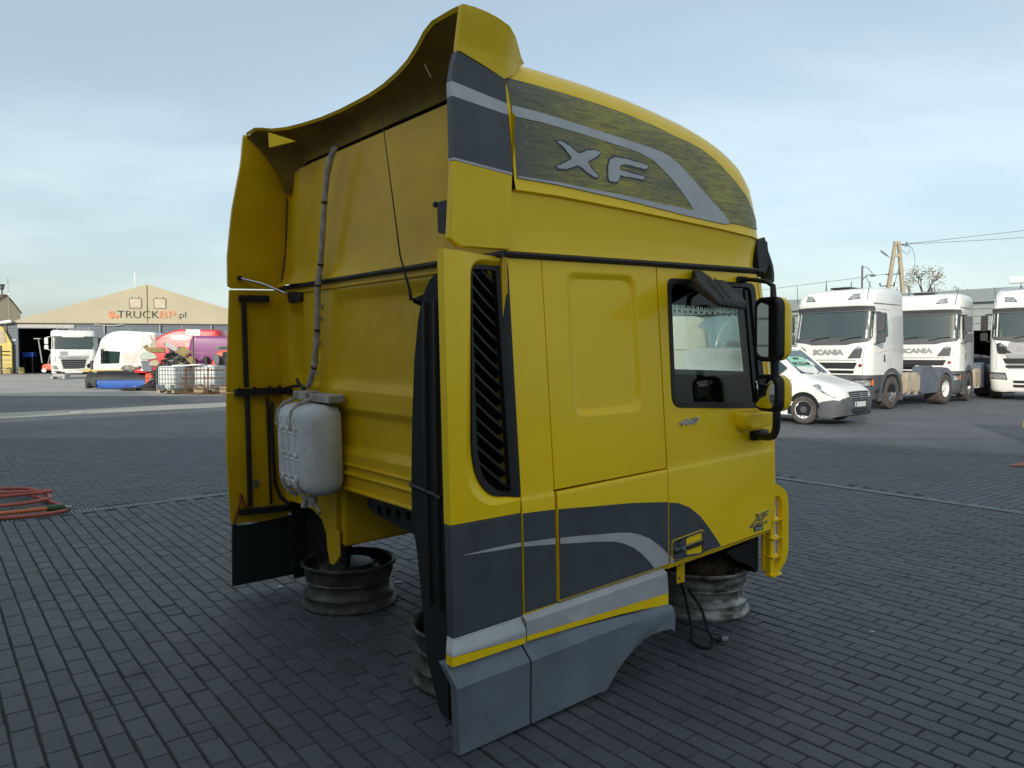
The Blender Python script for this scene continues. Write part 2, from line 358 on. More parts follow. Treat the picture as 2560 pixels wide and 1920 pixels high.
def rpoly(pts, r, n=4):
    """round the corners of a polygon; r is one radius or one per corner"""
    N = len(pts); outp = []
    for i in range(N):
        p = Vector(pts[i]); a = Vector(pts[i - 1]) - p; b = Vector(pts[(i + 1) % N]) - p
        rr = r[i] if isinstance(r, (list, tuple)) else r
        if rr <= 0: outp.append(tuple(p)); continue
        d = min(rr, a.length * 0.48, b.length * 0.48)
        s0 = p + a.normalized() * d; s1 = p + b.normalized() * d
        for k in range(n + 1):
            t = k / n; q = s0 * (1 - t) ** 2 + p * 2 * t * (1 - t) + s1 * t * t; outp.append((q.x, q.y))
    return outp
def disc(cx, cy, r, n=16): return [(cx + r * cos(2 * pi * k / n), cy + r * sin(2 * pi * k / n)) for k in range(n)]
def frange(a, b, st):
    o = []; x = a
    while x < b: o.append(x); x += st
    return o
def text(name, s, size, m, parent, fmap, ext=0.004, shear=0.0, sx=1.0, bold=0.0, align='CENTER', cu=None, fit=None, left=False):
    c = bpy.data.curves.new(name, 'FONT'); c.body = s; c.size = size; c.align_x = align; c.align_y = 'CENTER'; c.shear = shear; c.offset = bold; c.resolution_u = 3
    o = bpy.data.objects.new(name, c); COL.objects.link(o)
    dg = bpy.context.evaluated_depsgraph_get(); me = bpy.data.meshes.new_from_object(o.evaluated_get(dg))
    bpy.data.objects.remove(o); bpy.data.curves.remove(c)
    n = len(me.vertices); uv = [(v.co.x * sx, v.co.y) for v in me.vertices]
    if fit:
        a_, b_ = min(p[0] for p in uv), max(p[0] for p in uv); y0, y1 = min(p[1] for p in uv), max(p[1] for p in uv)
        uv = [((p[0] - (a_ + b_) / 2) * fit[0] / (b_ - a_), (p[1] - (y0 + y1) / 2) * fit[1] / (y1 - y0)) for p in uv]
    fs = [tuple(p.vertices) for p in me.polygons]
    vs = [fmap(u, v, ext) for u, v in uv]
    if ext > 0.0035:
        cnt = {}
        for f in fs:
            for a, b in zip(f, f[1:] + f[:1]): cnt[(a, b)] = 1
        walls = [(a, b, b + n, a + n) for (a, b) in cnt if (b, a) not in cnt]
        vs += [fmap(u, v, -0.001) for u, v in uv]; fs += walls
    bpy.data.meshes.remove(me)
    mb = MB(); mb.add(vs, fs)
    return mb.build(name, m, parent)
def spline(p, k=6):
    p = [Vector(q) for q in p]; o = []
    for i in range(len(p) - 1):
        a, b, c, d = p[max(i - 1, 0)], p[i], p[i + 1], p[min(i + 2, len(p) - 1)]
        for j in range(k):
            t = j / k; o.append(0.5 * ((2 * b) + (c - a) * t + (2 * a - 5 * b + 4 * c - d) * t * t + (3 * b - a - 3 * c + d) * t ** 3))
    return o + [p[-1]]
def plane_map(o, ux, uz):
    """map (u, v, off) on a plane with origin o, axes ux, uz; off along ux x uz"""
    o = Vector(o); ux = Vector(ux).normalized(); uz = Vector(uz).normalized(); nn = ux.cross(uz)
    return lambda u, v, off: o + ux * u + uz * v + nn * off

# ================================================================== THE SETTING
# ground: asphalt to the horizon
gm, gt, gb = new_mat('asphalt')
gb.inputs['Roughness'].default_value = 0.85
def ground_nodes(t, b, c1, c2, scale, brick=None):
    tc = t.nodes.new('ShaderNodeTexCoord')
    n = t.nodes.new('ShaderNodeTexNoise'); n.inputs['Scale'].default_value = scale; n.inputs['Detail'].default_value = 8; n.inputs['Roughness'].default_value = 0.65
    t.links.new(tc.outputs['Object'], n.inputs['Vector'])
    r = t.nodes.new('ShaderNodeValToRGB'); r.color_ramp.elements[0].position = 0.35; r.color_ramp.elements[1].position = 0.65
    r.color_ramp.elements[0].color = (*c1, 1); r.color_ramp.elements[1].color = (*c2, 1); t.links.new(n.outputs['Fac'], r.inputs[0])
    fin = r.outputs[0]
    if brick:
        bt = t.nodes.new('ShaderNodeTexBrick'); bt.inputs['Scale'].default_value = 1.0; bt.inputs['Brick Width'].default_value = 0.2; bt.inputs['Row Height'].default_value = 0.1
        bt.inputs['Mortar Size'].default_value = 0.006; bt.inputs['Color1'].default_value = (1, 1, 1, 1); bt.inputs['Color2'].default_value = (0.82, 0.82, 0.82, 1); bt.inputs['Mortar'].default_value = (0.35, 0.35, 0.35, 1)
        mp = t.nodes.new('ShaderNodeMapping'); mp.inputs['Rotation'].default_value = (0, 0, brick); t.links.new(tc.outputs['Object'], mp.inputs[0]); t.links.new(mp.outputs[0], bt.inputs['Vector'])
        mx = t.nodes.new('ShaderNodeMix'); mx.data_type = 'RGBA'; mx.blend_type = 'MULTIPLY'; mx.inputs[0].default_value = 1.0
        t.links.new(fin, mx.inputs[6]); t.links.new(bt.outputs['Color'], mx.inputs[7]); fin = mx.outputs[2]
    t.links.new(fin, b.inputs['Base Color'])
    n2 = t.nodes.new('ShaderNodeTexNoise'); n2.inputs['Scale'].default_value = 40; n2.inputs['Detail'].default_value = 3; t.links.new(tc.outputs['Object'], n2.inputs['Vector'])
    bp = t.nodes.new('ShaderNodeBump'); bp.inputs['Strength'].default_value = 0.3; bp.inputs['Distance'].default_value = 0.01; t.links.new(n2.outputs['Fac'], bp.inputs['Height']); t.links.new(bp.outputs[0], b.inputs['Normal'])
ground_nodes(gt, gb, (0.30, 0.287, 0.268), (0.42, 0.40, 0.375), 0.35)
MB().add([(-900, -700, -0.05), (900, -700, -0.05), (900, 1500, -0.05), (-900, 1500, -0.05)], [(0, 1, 2, 3)]).build('ground', gm, kind='structure')

UA, VA = radians(52.0), radians(142.0)                   # azimuths of the paving grid (clockwise from +Y)
U = Vector((sin(UA), cos(UA), 0)); V = Vector((sin(VA), cos(VA), 0))
def uv2w(u, v, z=0.0): return U * u + V * v + Vector((0, 0, z))
# far paved yard: textured, its relief is too fine to see out there
ym, yt, yb = new_mat('yard_paving_far'); yb.inputs['Roughness'].default_value = 0.8
ground_nodes(yt, yb, (0.105, 0.112, 0.124), (0.155, 0.163, 0.177), 0.35, brick=-(pi / 2 - UA))
MB().add([(-60, -12, -0.016), (40, -12, -0.016), (40, 30, -0.016), (-60, 30, -0.016)], [(0, 1, 2, 3)]).build('paved_yard', ym, kind='structure')
# pale strip laid across the yard on the left, lighter than the paving
cm, ct, cbn = new_mat('pale_strip_ground'); cbn.inputs['Roughness'].default_value = 0.9
ground_nodes(ct, cbn, (0.33, 0.315, 0.27), (0.42, 0.40, 0.345), 0.8)
MB().add([(-20.5, 11.3, -0.010), (-6.2, 26.4, -0.010), (-7.7, 27.9, -0.010), (-22.0, 12.8, -0.010)], [(0, 1, 2, 3)]).build('pale_strip', cm, kind='structure')
sm, st, sbn = new_mat('joint_sand'); sbn.inputs['Roughness'].default_value = 0.95
ground_nodes(st, sbn, (0.016, 0.018, 0.016), (0.035, 0.035, 0.03), 3)
joint = MB().add([(-4, -0.5, -0.009), (4, -0.5, -0.009), (12.3, 14.62, -0.009), (-12.3, 14.62, -0.009)], [(0, 1, 2, 3)]).build('pavement', sm, kind='structure')

# drainage channels (lines on the ground)
A0, A1 = Vector((-7.95, 4.40, 0)), Vector((1.15, 12.86, 0))
B1 = Vector((7.40, 4.76, 0))
def line_side(p, a, b): return (b.x - a.x) * (p.y - a.y) - (b.y - a.y) * (p.x - a.x)
# --- pavers as geometry
pm, pt, pb = new_mat('concrete_paver')
pb.inputs['Roughness'].default_value = 0.72
def paver_nodes(t, b):
    at = t.nodes.new('ShaderNodeAttribute'); at.attribute_name = 'tone'
    ge = t.nodes.new('ShaderNodeNewGeometry')
    n = t.nodes.new('ShaderNodeTexNoise'); n.inputs['Scale'].default_value = 0.55; n.inputs['Detail'].default_value = 6; n.inputs['Roughness'].default_value = 0.6; t.links.new(ge.outputs['Position'], n.inputs['Vector'])
    n2 = t.nodes.new('ShaderNodeTexNoise'); n2.inputs['Scale'].default_value = 90; n2.inputs['Detail'].default_value = 4; n2.inputs['Roughness'].default_value = 0.8; t.links.new(ge.outputs['Position'], n2.inputs['Vector'])
    r = t.nodes.new('ShaderNodeValToRGB'); e = r.color_ramp.elements
    e[0].position = 0.3; e[0].color = (0.046, 0.054, 0.064, 1); e[1].position = 0.7; e[1].color = (0.086, 0.096, 0.112, 1)
    t.links.new(n.outputs['Fac'], r.inputs[0])
    tr = t.nodes.new('ShaderNodeMapRange'); tr.inputs[3].default_value = 0.88; tr.inputs[4].default_value = 1.12; t.links.new(at.outputs['Fac'], tr.inputs[0])
    gr = t.nodes.new('ShaderNodeMapRange'); gr.inputs[1].default_value = 0.3; gr.inputs[2].default_value = 0.7; gr.inputs[3].default_value = 0.72; gr.inputs[4].default_value = 1.25; t.links.new(n2.outputs['Fac'], gr.inputs[0])
    m1 = t.nodes.new('ShaderNodeMath'); m1.operation = 'MULTIPLY'; t.links.new(tr.outputs[0], m1.inputs[0]); t.links.new(gr.outputs[0], m1.inputs[1])
    # dark oily spots
    n3 = t.nodes.new('ShaderNodeTexNoise'); n3.inputs['Scale'].default_value = 2.3; n3.inputs['Detail'].default_value = 5; t.links.new(ge.outputs['Position'], n3.inputs['Vector'])
    r3 = t.nodes.new('ShaderNodeMapRange'); r3.inputs[1].default_value = 0.62; r3.inputs[2].default_value = 0.72; r3.inputs[3].default_value = 1.0; r3.inputs[4].default_value = 0.62; t.links.new(n3.outputs['Fac'], r3.inputs[0])
    m2 = t.nodes.new('ShaderNodeMath'); m2.operation = 'MULTIPLY'; t.links.new(m1.outputs[0], m2.inputs[0]); t.links.new(r3.outputs[0], m2.inputs[1])
    mx = t.nodes.new('ShaderNodeVectorMath'); mx.operation = 'SCALE'; t.links.new(r.outputs[0], mx.inputs[0]); t.links.new(m2.outputs[0], mx.inputs['Scale'])
    t.links.new(mx.outputs[0], b.inputs['Base Color'])
    bp = t.nodes.new('ShaderNodeBump'); bp.inputs['Strength'].default_value = 0.35; bp.inputs['Distance'].default_value = 0.004; t.links.new(n2.outputs['Fac'], bp.inputs['Height']); t.links.new(bp.outputs[0], b.inputs['Normal'])
    rr = t.nodes.new('ShaderNodeMapRange'); rr.inputs[3].default_value = 0.55; rr.inputs[4].default_value = 0.8; t.links.new(n.outputs['Fac'], rr.inputs[0]); t.links.new(rr.outputs[0], b.inputs['Roughness'])
paver_nodes(pt, pb)
def paver_verts(l, w, ch=0.004, g=0.003):
    """top face with chamfered edges; origin at the centre of the top"""
    a, b = l / 2 - g * 0.7, w / 2 - g * 1.3
    return [(-a, -b, -0.008), (a, -b, -0.008), (a, b, -0.008), (-a, b, -0.008),
            (-a + ch, -b + ch, 0), (a - ch, -b + ch, 0), (a - ch, b - ch, 0), (-a + ch, b - ch, 0)]
PF = [(4, 5, 6, 7), (0, 1, 5, 4), (1, 2, 6, 5), (2, 3, 7, 6), (3, 0, 4, 7)]
proto = {}
for hl in (0, 1):
    for k in range(6):
        me = bpy.data.meshes.new('paver'); me.from_pydata(paver_verts(0.2 if not hl else 0.1, 0.1), [], PF)
        at = me.attributes.new('tone', 'FLOAT', 'POINT'); tv = k / 5
        for d in at.data: d.value = tv
        me.materials.append(pm); proto[(hl, k)] = me
slots = []
def in_area(p): return 0.9 < p.y < 14.6 and abs(p.x) < 0.72 * p.y + 1.7
def zone(p):     # 0 inside the channels (near), 1 beyond
    return 0 if (line_side(p, A0, A1) < -0.11 * (A1 - A0).length and line_side(p, A1, B1) < -0.11 * (B1 - A1).length) else \
           (1 if (line_side(p, A0, A1) > 0.11 * (A1 - A0).length or line_side(p, A1, B1) > 0.11 * (B1 - A1).length) else 2)
for zn in (0, 1):
    L, S2 = (V, U) if zn == 0 else (U, V)
    for r in range(-180, 180):
        for c in range(-90, 90):
            off = (0.5 if r % 2 else 0.0) + 0.06 * sin(r * 12.9)
            ctr = L * ((c + off) * 0.2) + S2 * (r * 0.1)
            if not in_area(ctr) or zone(ctr) != zn: continue
            if random.random() < 0.035:
                for q in (-0.05, 0.05): slots.append((ctr + L * q, 1, zn))
            else: slots.append((ctr, 0, zn))
def visible(p): 
    if p.y < 2.93: return False
    if abs(p.x) > 0.675 * p.y: return False
    # not under the cab's own side and skirt as seen from the camera
    return not (-0.15 < p.x / p.y < 0.03 and p.y < 3.6)
slots.sort(key=lambda s_: (0 if visible(s_[0]) else 1, s_[0].length))
mesh_v, mesh_f, tones = [], [], []
for i, (c, hl, zn) in enumerate(slots):
    L = V if zn == 0 else U
    ang = atan2(L.y, L.x) + random.gauss(0, 0.006); tx, ty = random.gauss(0, 0.006), random.gauss(0, 0.006)
    c = c + Vector((random.gauss(0, 0.0012), random.gauss(0, 0.0012), random.gauss(0, 0.0011)))
    if i < 300:
        o = bpy.data.objects.new('paver', proto[(hl, random.randrange(6))]); COL.objects.link(o)
        o.location = c; o.rotation_euler = (tx, ty, ang); o.parent = joint
    else:
        n = len(mesh_v); ca, sa = cos(ang), sin(ang); tv = random.randrange(6) / 5
        for x, y, z in paver_verts(0.2 if not hl else 0.1, 0.1):
            mesh_v.append((c.x + x * ca - y * sa, c.y + x * sa + y * ca, c.z + z + x * tx + y * ty)); tones.append(tv)
        mesh_f += [tuple(q + n for q in f) for f in PF]
me = bpy.data.meshes.new('paver_field'); me.from_pydata(mesh_v, [], mesh_f); me.materials.append(pm)
at = me.attributes.new('tone', 'FLOAT', 'POINT'); at.data.foreach_set('value', tones)
o = bpy.data.objects.new('paver_field', me); COL.objects.link(o); o['kind'] = 'stuff'; o.parent = joint

def channel(a, b, label):
    t = thing('drain_channel', label, 'drain', loc=tuple((a + b) / 2))
    d = (b - a).normalized(); n = Vector((-d.y, d.x, 0)); L = (b - a).length; c = (a + b) / 2
    fr = MB()
    for s in (-1, 1): fr.box(n * (0.068 * s) + Vector((0, 0, -0.004)), (L, 0.02, 0.012), rz=atan2(d.y, d.x))
    fr.build('frame', 'mudguard', t)
    MB().box(Vector((0, 0, -0.05)), (L, 0.12, 0.08), rz=atan2(d.y, d.x)).build('trench', 'black_matt', t)
    g = MB(); k = int(L / 0.035)
    for i in range(k):
        p = d * (-L / 2 + (i + 0.5) * L / k); g.box(p + Vector((0, 0, -0.003)), (0.011, 0.118, 0.010), rz=atan2(d.y, d.x))
    o = g.build('grate_bar', 'galv', t); o['kind'] = 'stuff'
channel(A0, A1, 'slotted steel drain channel running past the red hose on the left')
channel(A1, B1, 'slotted steel drain channel crossing the paving on the right')

# ================================================================== THE YELLOW CAB
EX = Vector((0.7746546, 0.63148601, 0.03369964)); EYI = Vector((-0.63210314, 0.7747993, 0.01147463)); EZ = Vector((-0.01886439, -0.03019052, 0.99936613))
CABM = Matrix(((EX.x, EYI.x, EZ.x, -0.2296), (EX.y, EYI.y, EZ.y, 3.0004), (EX.z, EYI.z, EZ.z, 0.0), (0, 0, 0, 1)))
CAB = thing('truck_cab', 'yellow sleeper cab without chassis standing on bare wheel rims', 'truck cab', mw=CABM)
def ys(z): return 0.002 + 0.062 * max(0.0, z - 1.02)           # how far the side leans inboard
def step(z): return 0.007 * smooth(0.982, 0.958, z) if z < 0.982 else 0.0
def fS(x, z, off=0.0): return (x, ys(z) - step(z) - off, z)     # right side of the cab
def fSd(x, z, off=0.0): return (x, ys(z) - step(z) - off - 0.0025, z)
def fFr(x, z, off=0.0):                                          # rear side fairing (twists from flat to the side's lean)
    return (x, lerp(0.0, ys(z), smooth(0.0, 0.30, x)) - 0.004 - off, z)
ZC = [0.982, 0.974, 0.966, 0.958, 1.02]
def part(mb, name, m, bevel=0.0, parent=None, **k): return mb.build(name, m, parent or CAB, bevel=bevel, **k)

# --- rear side fairing with its grille
rec = [(0.37, 1.987), (0.215, 1.987), (0.165, 1.972), (0.145, 1.935), (0.079, 1.150), (0.108, 1.030), (0.200, 0.966), (0.366, 0.972)]
recr = rpoly(rec, [0, 0.05, 0.03, 0.05, 0.12, 0.08, 0.08, 0], 3)
gout = [(0.370, 1.967), (0.222, 1.967), (0.192, 1.957), (0.181, 1.928), (0.134, 1.200), (0.156, 1.085), (0.222, 1.004), (0.366, 0.984)]
goutr = rpoly(gout, [0, 0.04, 0.02, 0.05, 0.12, 0.07, 0.08, 0], 3)
poly = [(0.0, 0.925), (0.362, 0.915)] + recr[::-1] + [(0.368, 2.003), (0.0, 2.015)]
mb = MB(); mb.sheet(poly, fFr, 0.045, cu=(0.1, 0.2, 0.3), cv=(1.1, 1.4, 1.7, 1.9))
fair = part(mb, 'side_fairing', 'yellow', 0.006, bseg=3)
mb = MB(); n = len(recr)
for k, off in ((0, 0.0), (1, -0.006), (2, -0.024), (3, -0.034)):
    t = (0, 0.25, 0.75, 1)[k]
    mb.v += [fFr(lerp(a[0], b[0], t), lerp(a[1], b[1], t), off * (1 - 0.9 * smooth(0.27, 0.36, lerp(a[0], b[0], t)))) for a, b in zip(recr, goutr)]
for k in range(3):
    for i in range(n - 1): mb.f.append((k * n + i, k * n + i + 1, (k + 1) * n + i + 1, (k + 1) * n + i))
part(mb, 'grille_recess', 'yellow')
gin = rpoly([(0.312, 1.948), (0.205, 1.948), (0.178, 1.942), (0.173, 1.92), (0.163, 1.21), (0.178, 1.10), (0.240, 1.028), (0.322, 1.008)], [0.01, 0.01, 0.01, 0.02, 0.08, 0.05, 0.05, 0.01], 3)
gr = part(MB().sheet(goutr, lambda x, z, o: fFr(x, z, o - 0.022 * (1 - smooth(0.28, 0.36, x))), 0.03, holes=[gin], cv=(1.2, 1.5, 1.8), cu=(0.29, 0.31, 0.33, 0.35)), 'intake_grille', 'black', 0.004)
for i in range(-2, 17):
    z0 = 1.958 - 0.0612 * i; dzt = -0.135; ta, tb = 0.0, 1.0
    if z0 > 1.945: ta = (z0 - 1.945) / -dzt
    if z0 + dzt < 1.014: tb = (z0 - 1.014) / -dzt
    if z0 < 1.12: ta = max(ta, (1.12 - z0) / 0.35)
    if tb - ta < 0.12: continue
    xl, xr = 0.160, 0.322
    p = [(lerp(xl, xr, t), z0 + dzt * t) for t in (ta, (ta + tb) / 2, tb)]
    b = MB(); vs = []
    for (x, z) in p:
        for off, dz in ((-0.030, 0.006), (-0.030, -0.004), (-0.082, -0.012), (-0.082, -0.002)): vs.append(fFr(x, z + dz * 1.3 - (0.012 if off < -0.05 else 0), off))
    b.add(vs, [(0, 1, 2, 3), (8, 11, 10, 9)] + [(i_ * 4 + k, i_ * 4 + (k + 1) % 4, i_ * 4 + 4 + (k + 1) % 4, i_ * 4 + 4 + k) for i_ in (0, 1) for k in range(4)])
    part(b, 'slat', 'black', parent=gr)
part(MB().sheet(goutr, lambda x, z, o: fFr(x, z, o - 0.10), 0.0), 'grille_backing', 'black_matt', parent=gr)
# dark lower half of the fairing, its flare and yellow line, then the loose skirt
def flare(z): return 0.035 * smooth(0.468, 0.408, z)
def fFl(x, z, off=0.0): p = fFr(x, z, off); return (p[0] - (0.03 * smooth(0.468, 0.408, z) if x < 0.02 else 0), p[1] - flare(z), z)
part(MB().sheet([(0.0, 0.464), (0.366, 0.464), (0.367, 0.912), (0.0, 0.922)], fFr, 0.045, cu=(0.1, 0.2, 0.3)), 'lower_fairing', 'livery', 0.004)
fl = part(MB().sheet([(0.0, 0.407), (0.352, 0.383), (0.355, 0.462), (0.0, 0.462)], fFl, 0.045, cu=(0.012, 0.1, 0.2, 0.3), cv=(0.395, 0.408, 0.42, 0.435, 0.45)), 'silver_flare', 'silver', 0.002)
part(MB().sheet([(0.0, 0.366), (0.352, 0.358), (0.352, 0.382), (0.0, 0.406)], fFl, 0.045, cu=(0.012,)), 'yellow_stripe', 'yellow', 0.002)
part(MB().add([fFl(0.0, 0.4635, 0.0015), fFl(0.356, 0.4635, 0.0015), fFl(0.356, 0.4605, 0.004), fFl(0.0, 0.4605, 0.004)], [(0, 1, 2, 3)]), 'light_edge', 'silver')
def skf(z): return lerp(0.066, 0.004, (z - 0.285) / 0.087) if z > 0.285 else 0.066 - 0.03 * (0.285 - z)
def fK(x, z, off=0.0): return (x, ys(0) - skf(z) - off, z)
zk = (0.30, 0.285, 0.32, 0.345)
part(MB().sheet([(-0.020, 0.004), (0.352, 0.006), (0.352, 0.29), (0.337, 0.362), (-0.045, 0.370), (-0.030, 0.285)], fK, 0.045, cv=zk), 'skirt_panel', 'skirt', 0.004)
arch = [(1.318, 0.150), (1.296, 0.172), (1.241, 0.182), (1.16, 0.186), (1.08, 0.180), (1.004, 0.162), (0.945, 0.135), (0.900, 0.102), (0.858, 0.060), (0.832, 0.03), (0.815, 0.008)]
sk2 = [(0.360, 0.006), (0.360, 0.29), (0.345, 0.362), (1.296, 0.296), (1.322, 0.225)] + arch
def fK2(x, z, off=0.0):
    # a second shallow ridge sweeps down round the wheel opening
    d = 0.016 * smooth(0.07, 0.0, abs(sqrt((x - 1.30) ** 2 + (z + 0.22) ** 2) - 0.50)) * smooth(0.30, 0.2, z)
    return fK(x, z, off + d)
part(MB().sheet(sk2, fK2, 0.04, cu=frange(0.5, 1.32, 0.04), cv=(0.30, 0.285, 0.32, 0.345, 0.26, 0.22, 0.18, 0.14, 0.1, 0.06)), 'wheel_arch_skirt', 'skirt', 0.004)
def fR2(x, z, off=0.0):
    b_ = lerp(0.470, 0.478, (x - 0.36) / 0.95)
    return (x, ys(0) - 0.036 * min(1, max(0, (b_ - z) / 0.022)) - off, z)
rt = [(0.362, 0.384), (0.64, 0.374), (0.95, 0.362), (1.302, 0.350)]
rb = [(0.362, 0.362), (0.64, 0.350), (0.95, 0.330), (1.10, 0.316), (1.302, 0.292)]
part(MB().sheet([(0.362, 0.466)] + [(x, z + 0.001) for x, z in rt] + [(1.293, 0.476)], fR2, 0.035, cu=frange(0.45, 1.3, 0.1), cv=(0.448, 0.450, 0.453, 0.456, 0.460, 0.465)), 'silver_sill', 'silver', 0.003)
part(MB().sheet(rb + rt[::-1], fR2, 0.035, cu=frange(0.45, 1.3, 0.1)), 'yellow_sill_stripe', 'yellow', 0.002)
part(MB().sheet([(0.358, 0.456), (0.358, 0.463), (1.335, 0.474), (1.335, 0.468)], fSd, 0.03), 'sill_flange', 'yellow_dirty')

# --- right side panels
def dk(x): return interp([(0.36, 0.913), (0.56, 0.899), (0.80, 0.874), (1.063, 0.848), (1.34, 0.809)], x)
part(MB().sheet([(0.371, 0.466), (0.560, 0.468), (0.562, 2.002), (0.371, 2.002)], fS, 0.03, cv=ZC), 'corner_panel', 'yellow', 0.002)
part(MB().sheet([(0.3735, 0.475), (0.5575, 0.475), (0.5575, dk(0.557)), (0.3735, dk(0.374))], fSd), 'livery_film', 'livery')
emo = rpoly([(0.714, 1.955), (1.178, 1.955), (1.180, 1.283), (0.706, 1.290)], [0.05, 0.08, 0.07, 0.07], 5)
emi = rpoly([(0.745, 1.924), (1.150, 1.926), (1.152, 1.322), (0.738, 1.322)], [0.04, 0.06, 0.05, 0.05], 5)
sp = part(MB().sheet([(0.566, 0.984), (1.334, 0.982), (1.334, 2.002), (0.566, 2.002)], fS, 0.03, holes=[emo], cv=ZC), 'side_panel', 'yellow', 0.002)
mb = MB(); n = len(emo)
for t, off in ((0, 0), (0.3, -0.002), (0.75, -0.014), (1, -0.016)): mb.v += [fS(lerp(a[0], b[0], t), lerp(a[1], b[1], t), off) for a, b in zip(emo, emi)]
for k in range(3):
    for i in range(n): mb.f.append((k * n + i, k * n + (i + 1) % n, (k + 1) * n + (i + 1) % n, (k + 1) * n + i))
part(mb, 'embossed_edge', 'yellow', parent=sp, ang=70)
part(MB().sheet(emi, lambda x, z, o: fS(x, z, o - 0.016)), 'window_blank', 'yellow', parent=sp)
lk = part(MB().sheet([(0.574, 0.478), (1.334, 0.482), (1.334, 0.976), (0.574, 0.974)], lambda x, z, o: fS(x, z, o + 0.003), 0.03, cv=ZC), 'locker_door', 'yellow', 0.003)
def fD(x, z, off=0.0): return fS(x, z, off + 0.0055)
part(MB().sheet([(0.5765, 0.484), (1.3315, 0.488)] + [(x, dk(x)) for x in (1.3315, 1.2, 1.063, 0.95, 0.8, 0.68, 0.5765)], fD), 'livery_film', 'livery', parent=lk)
sw_u = [(0.058, 0.794), (0.218, 0.793), (0.356, 0.788), (0.542, 0.772), (0.70, 0.754), (0.82, 0.738), (0.95, 0.722), (1.038, 0.707), (1.11, 0.684), (1.178, 0.653), (1.26, 0.600), (1.324, 0.545)]
sw_l = [(0.058, 0.793), (0.218, 0.779), (0.356, 0.770), (0.542, 0.745), (0.70, 0.722), (0.82, 0.704), (0.93, 0.684), (1.00, 0.660), (1.065, 0.628), (1.129, 0.582), (1.18, 0.535), (1.222, 0.490)]
def band(x0, x1, f, lst_u, lst_l):
    xs = [x0] + [p[0] for p in lst_u if x0 < p[0] < x1] + [x1]; xl = [x0] + [p[0] for p in lst_l if x0 < p[0] < x1] + [x1]
    return [(x, interp(lst_l, x)) for x in xl] + [(x, interp(lst_u, x)) for x in xs[::-1]]
part(MB().sheet([(x, z) for x, z in band(0.0585, 0.364, None, sw_u, sw_l)], lambda x, z, o: fFr(x, z, o + 0.0022)), 'silver_swoosh', 'silver')
part(MB().sheet(band(0.374, 0.557, None, sw_u, sw_l), lambda x, z, o: fSd(x, z, o + 0.002)), 'silver_swoosh', 'silver')
part(MB().sheet(sw_u[3:-1][1:][::1][::-1] and ([(0.582, 0.740)] + [p for p in sw_l if p[0] > 0.6] + [(1.328, 0.490), (1.328, 0.541)] + [p for p in sw_u[::-1] if 0.6 < p[0] < 1.325] + [(0.582, 0.767)]), lambda x, z, o: fD(x, z, o + 0.002)), 'silver_swoosh', 'silver', parent=lk)
# dark gaps behind the seams
part(MB().sheet([(0.36, 0.50), (1.36, 0.50), (1.36, 0.965), (1.36, 1.99), (0.36, 1.99)], lambda x, z, o: (x, ys(z) + 0.034, z), 0.0, holes=[], cv=(1.02,)), 'seam_backing', 'black_matt')
# --- door
win = rpoly([(1.401, 1.285), (1.416, 1.949), (2.196, 1.941), (2.256, 1.215)], [0.07, 0.05, 0.05, 0.05], 5)
dr = part(MB().sheet([(1.342, 0.478), (1.80, 0.487), (2.288, 0.498), (2.298, 0.9), (2.300, 1.20), (2.226, 1.995), (1.342, 2.000)], fS, 0.035, holes=[win], cv=ZC, cu=()), 'door', 'yellow', 0.003)
wi2 = rpoly([(1.430, 1.312), (1.443, 1.920), (2.150, 1.915), (2.200, 1.248)], [0.06, 0.05, 0.04, 0.04], 5)
part(MB().sheet(win, lambda x, z, o: fS(x, z, o + 0.006), 0.03, holes=[wi2], cv=(1.5, 1.7)), 'window_seal', 'rubber', 0.004, parent=dr)
part(MB().sheet(wi2, lambda x, z, o: fS(x, z, o - 0.012), 0.0), 'window_glass', 'glass', parent=dr)
part(MB().sheet([(2.150, 1.262), (2.106, 1.905), (2.135, 1.905), (2.186, 1.262)], lambda x, z, o: fS(x, z, o - 0.004), 0.012), 'glass_divider', 'rubber', parent=dr)
part(MB().sheet([(1.345, 0.484), (1.345, 0.805), (1.42, 0.790), (1.511, 0.752), (1.60, 0.692), (1.678, 0.614), (1.745, 0.540), (1.785, 0.492)], lambda x, z, o: fS(x, z, o + 0.0025)), 'livery_film', 'livery', parent=dr)
part(MB().sheet([(1.347, 0.486), (1.347, 0.535), (1.362, 0.515), (1.380, 0.488)], lambda x, z, o: fS(x, z, o + 0.0045)), 'silver_swoosh', 'silver', parent=dr)
part(MB().sheet([(1.345, 0.455), (1.8, 0.462), (2.286, 0.476), (2.286, 0.488), (1.345, 0.474)], lambda x, z, o: fS(x, z, o - 0.012), 0.04), 'door_sill', 'yellow_dirty', 0.002)
# handle
ho = rpoly([(1.366, 0.500), (1.366, 0.600), (1.628, 0.614), (1.628, 0.484)], [0.03, 0.02, 0.03, 0.03], 4)
hi = rpoly([(1.474, 0.508), (1.474, 0.597), (1.612, 0.604), (1.612, 0.492)], 0.012, 3)
part(MB().sheet([(lerp(1.497, x, 1.035), lerp(0.55, z, 1.07)) for x, z in ho], lambda x, z, o: fS(x, z, o + 0.0045), 0.004, holes=[ho]), 'handle_trim', 'yellow', parent=dr)
hp = part(MB().sheet(ho, lambda x, z, o: fS(x, z, o + 0.010), 0.01, holes=[hi]), 'handle_plate', 'livery', 0.003, parent=dr)
part(MB().sheet(hi, lambda x, z, o: fS(x, z, o + 0.004)), 'handle_recess', 'yellow', parent=hp.parent)
part(MB().sheet([(1.372, 0.533), (1.372, 0.553), (1.612, 0.566), (1.612, 0.540)], lambda x, z, o: fS(x, z, o + 0.022), 0.012), 'handle', 'steel_dark', 0.004, parent=dr)
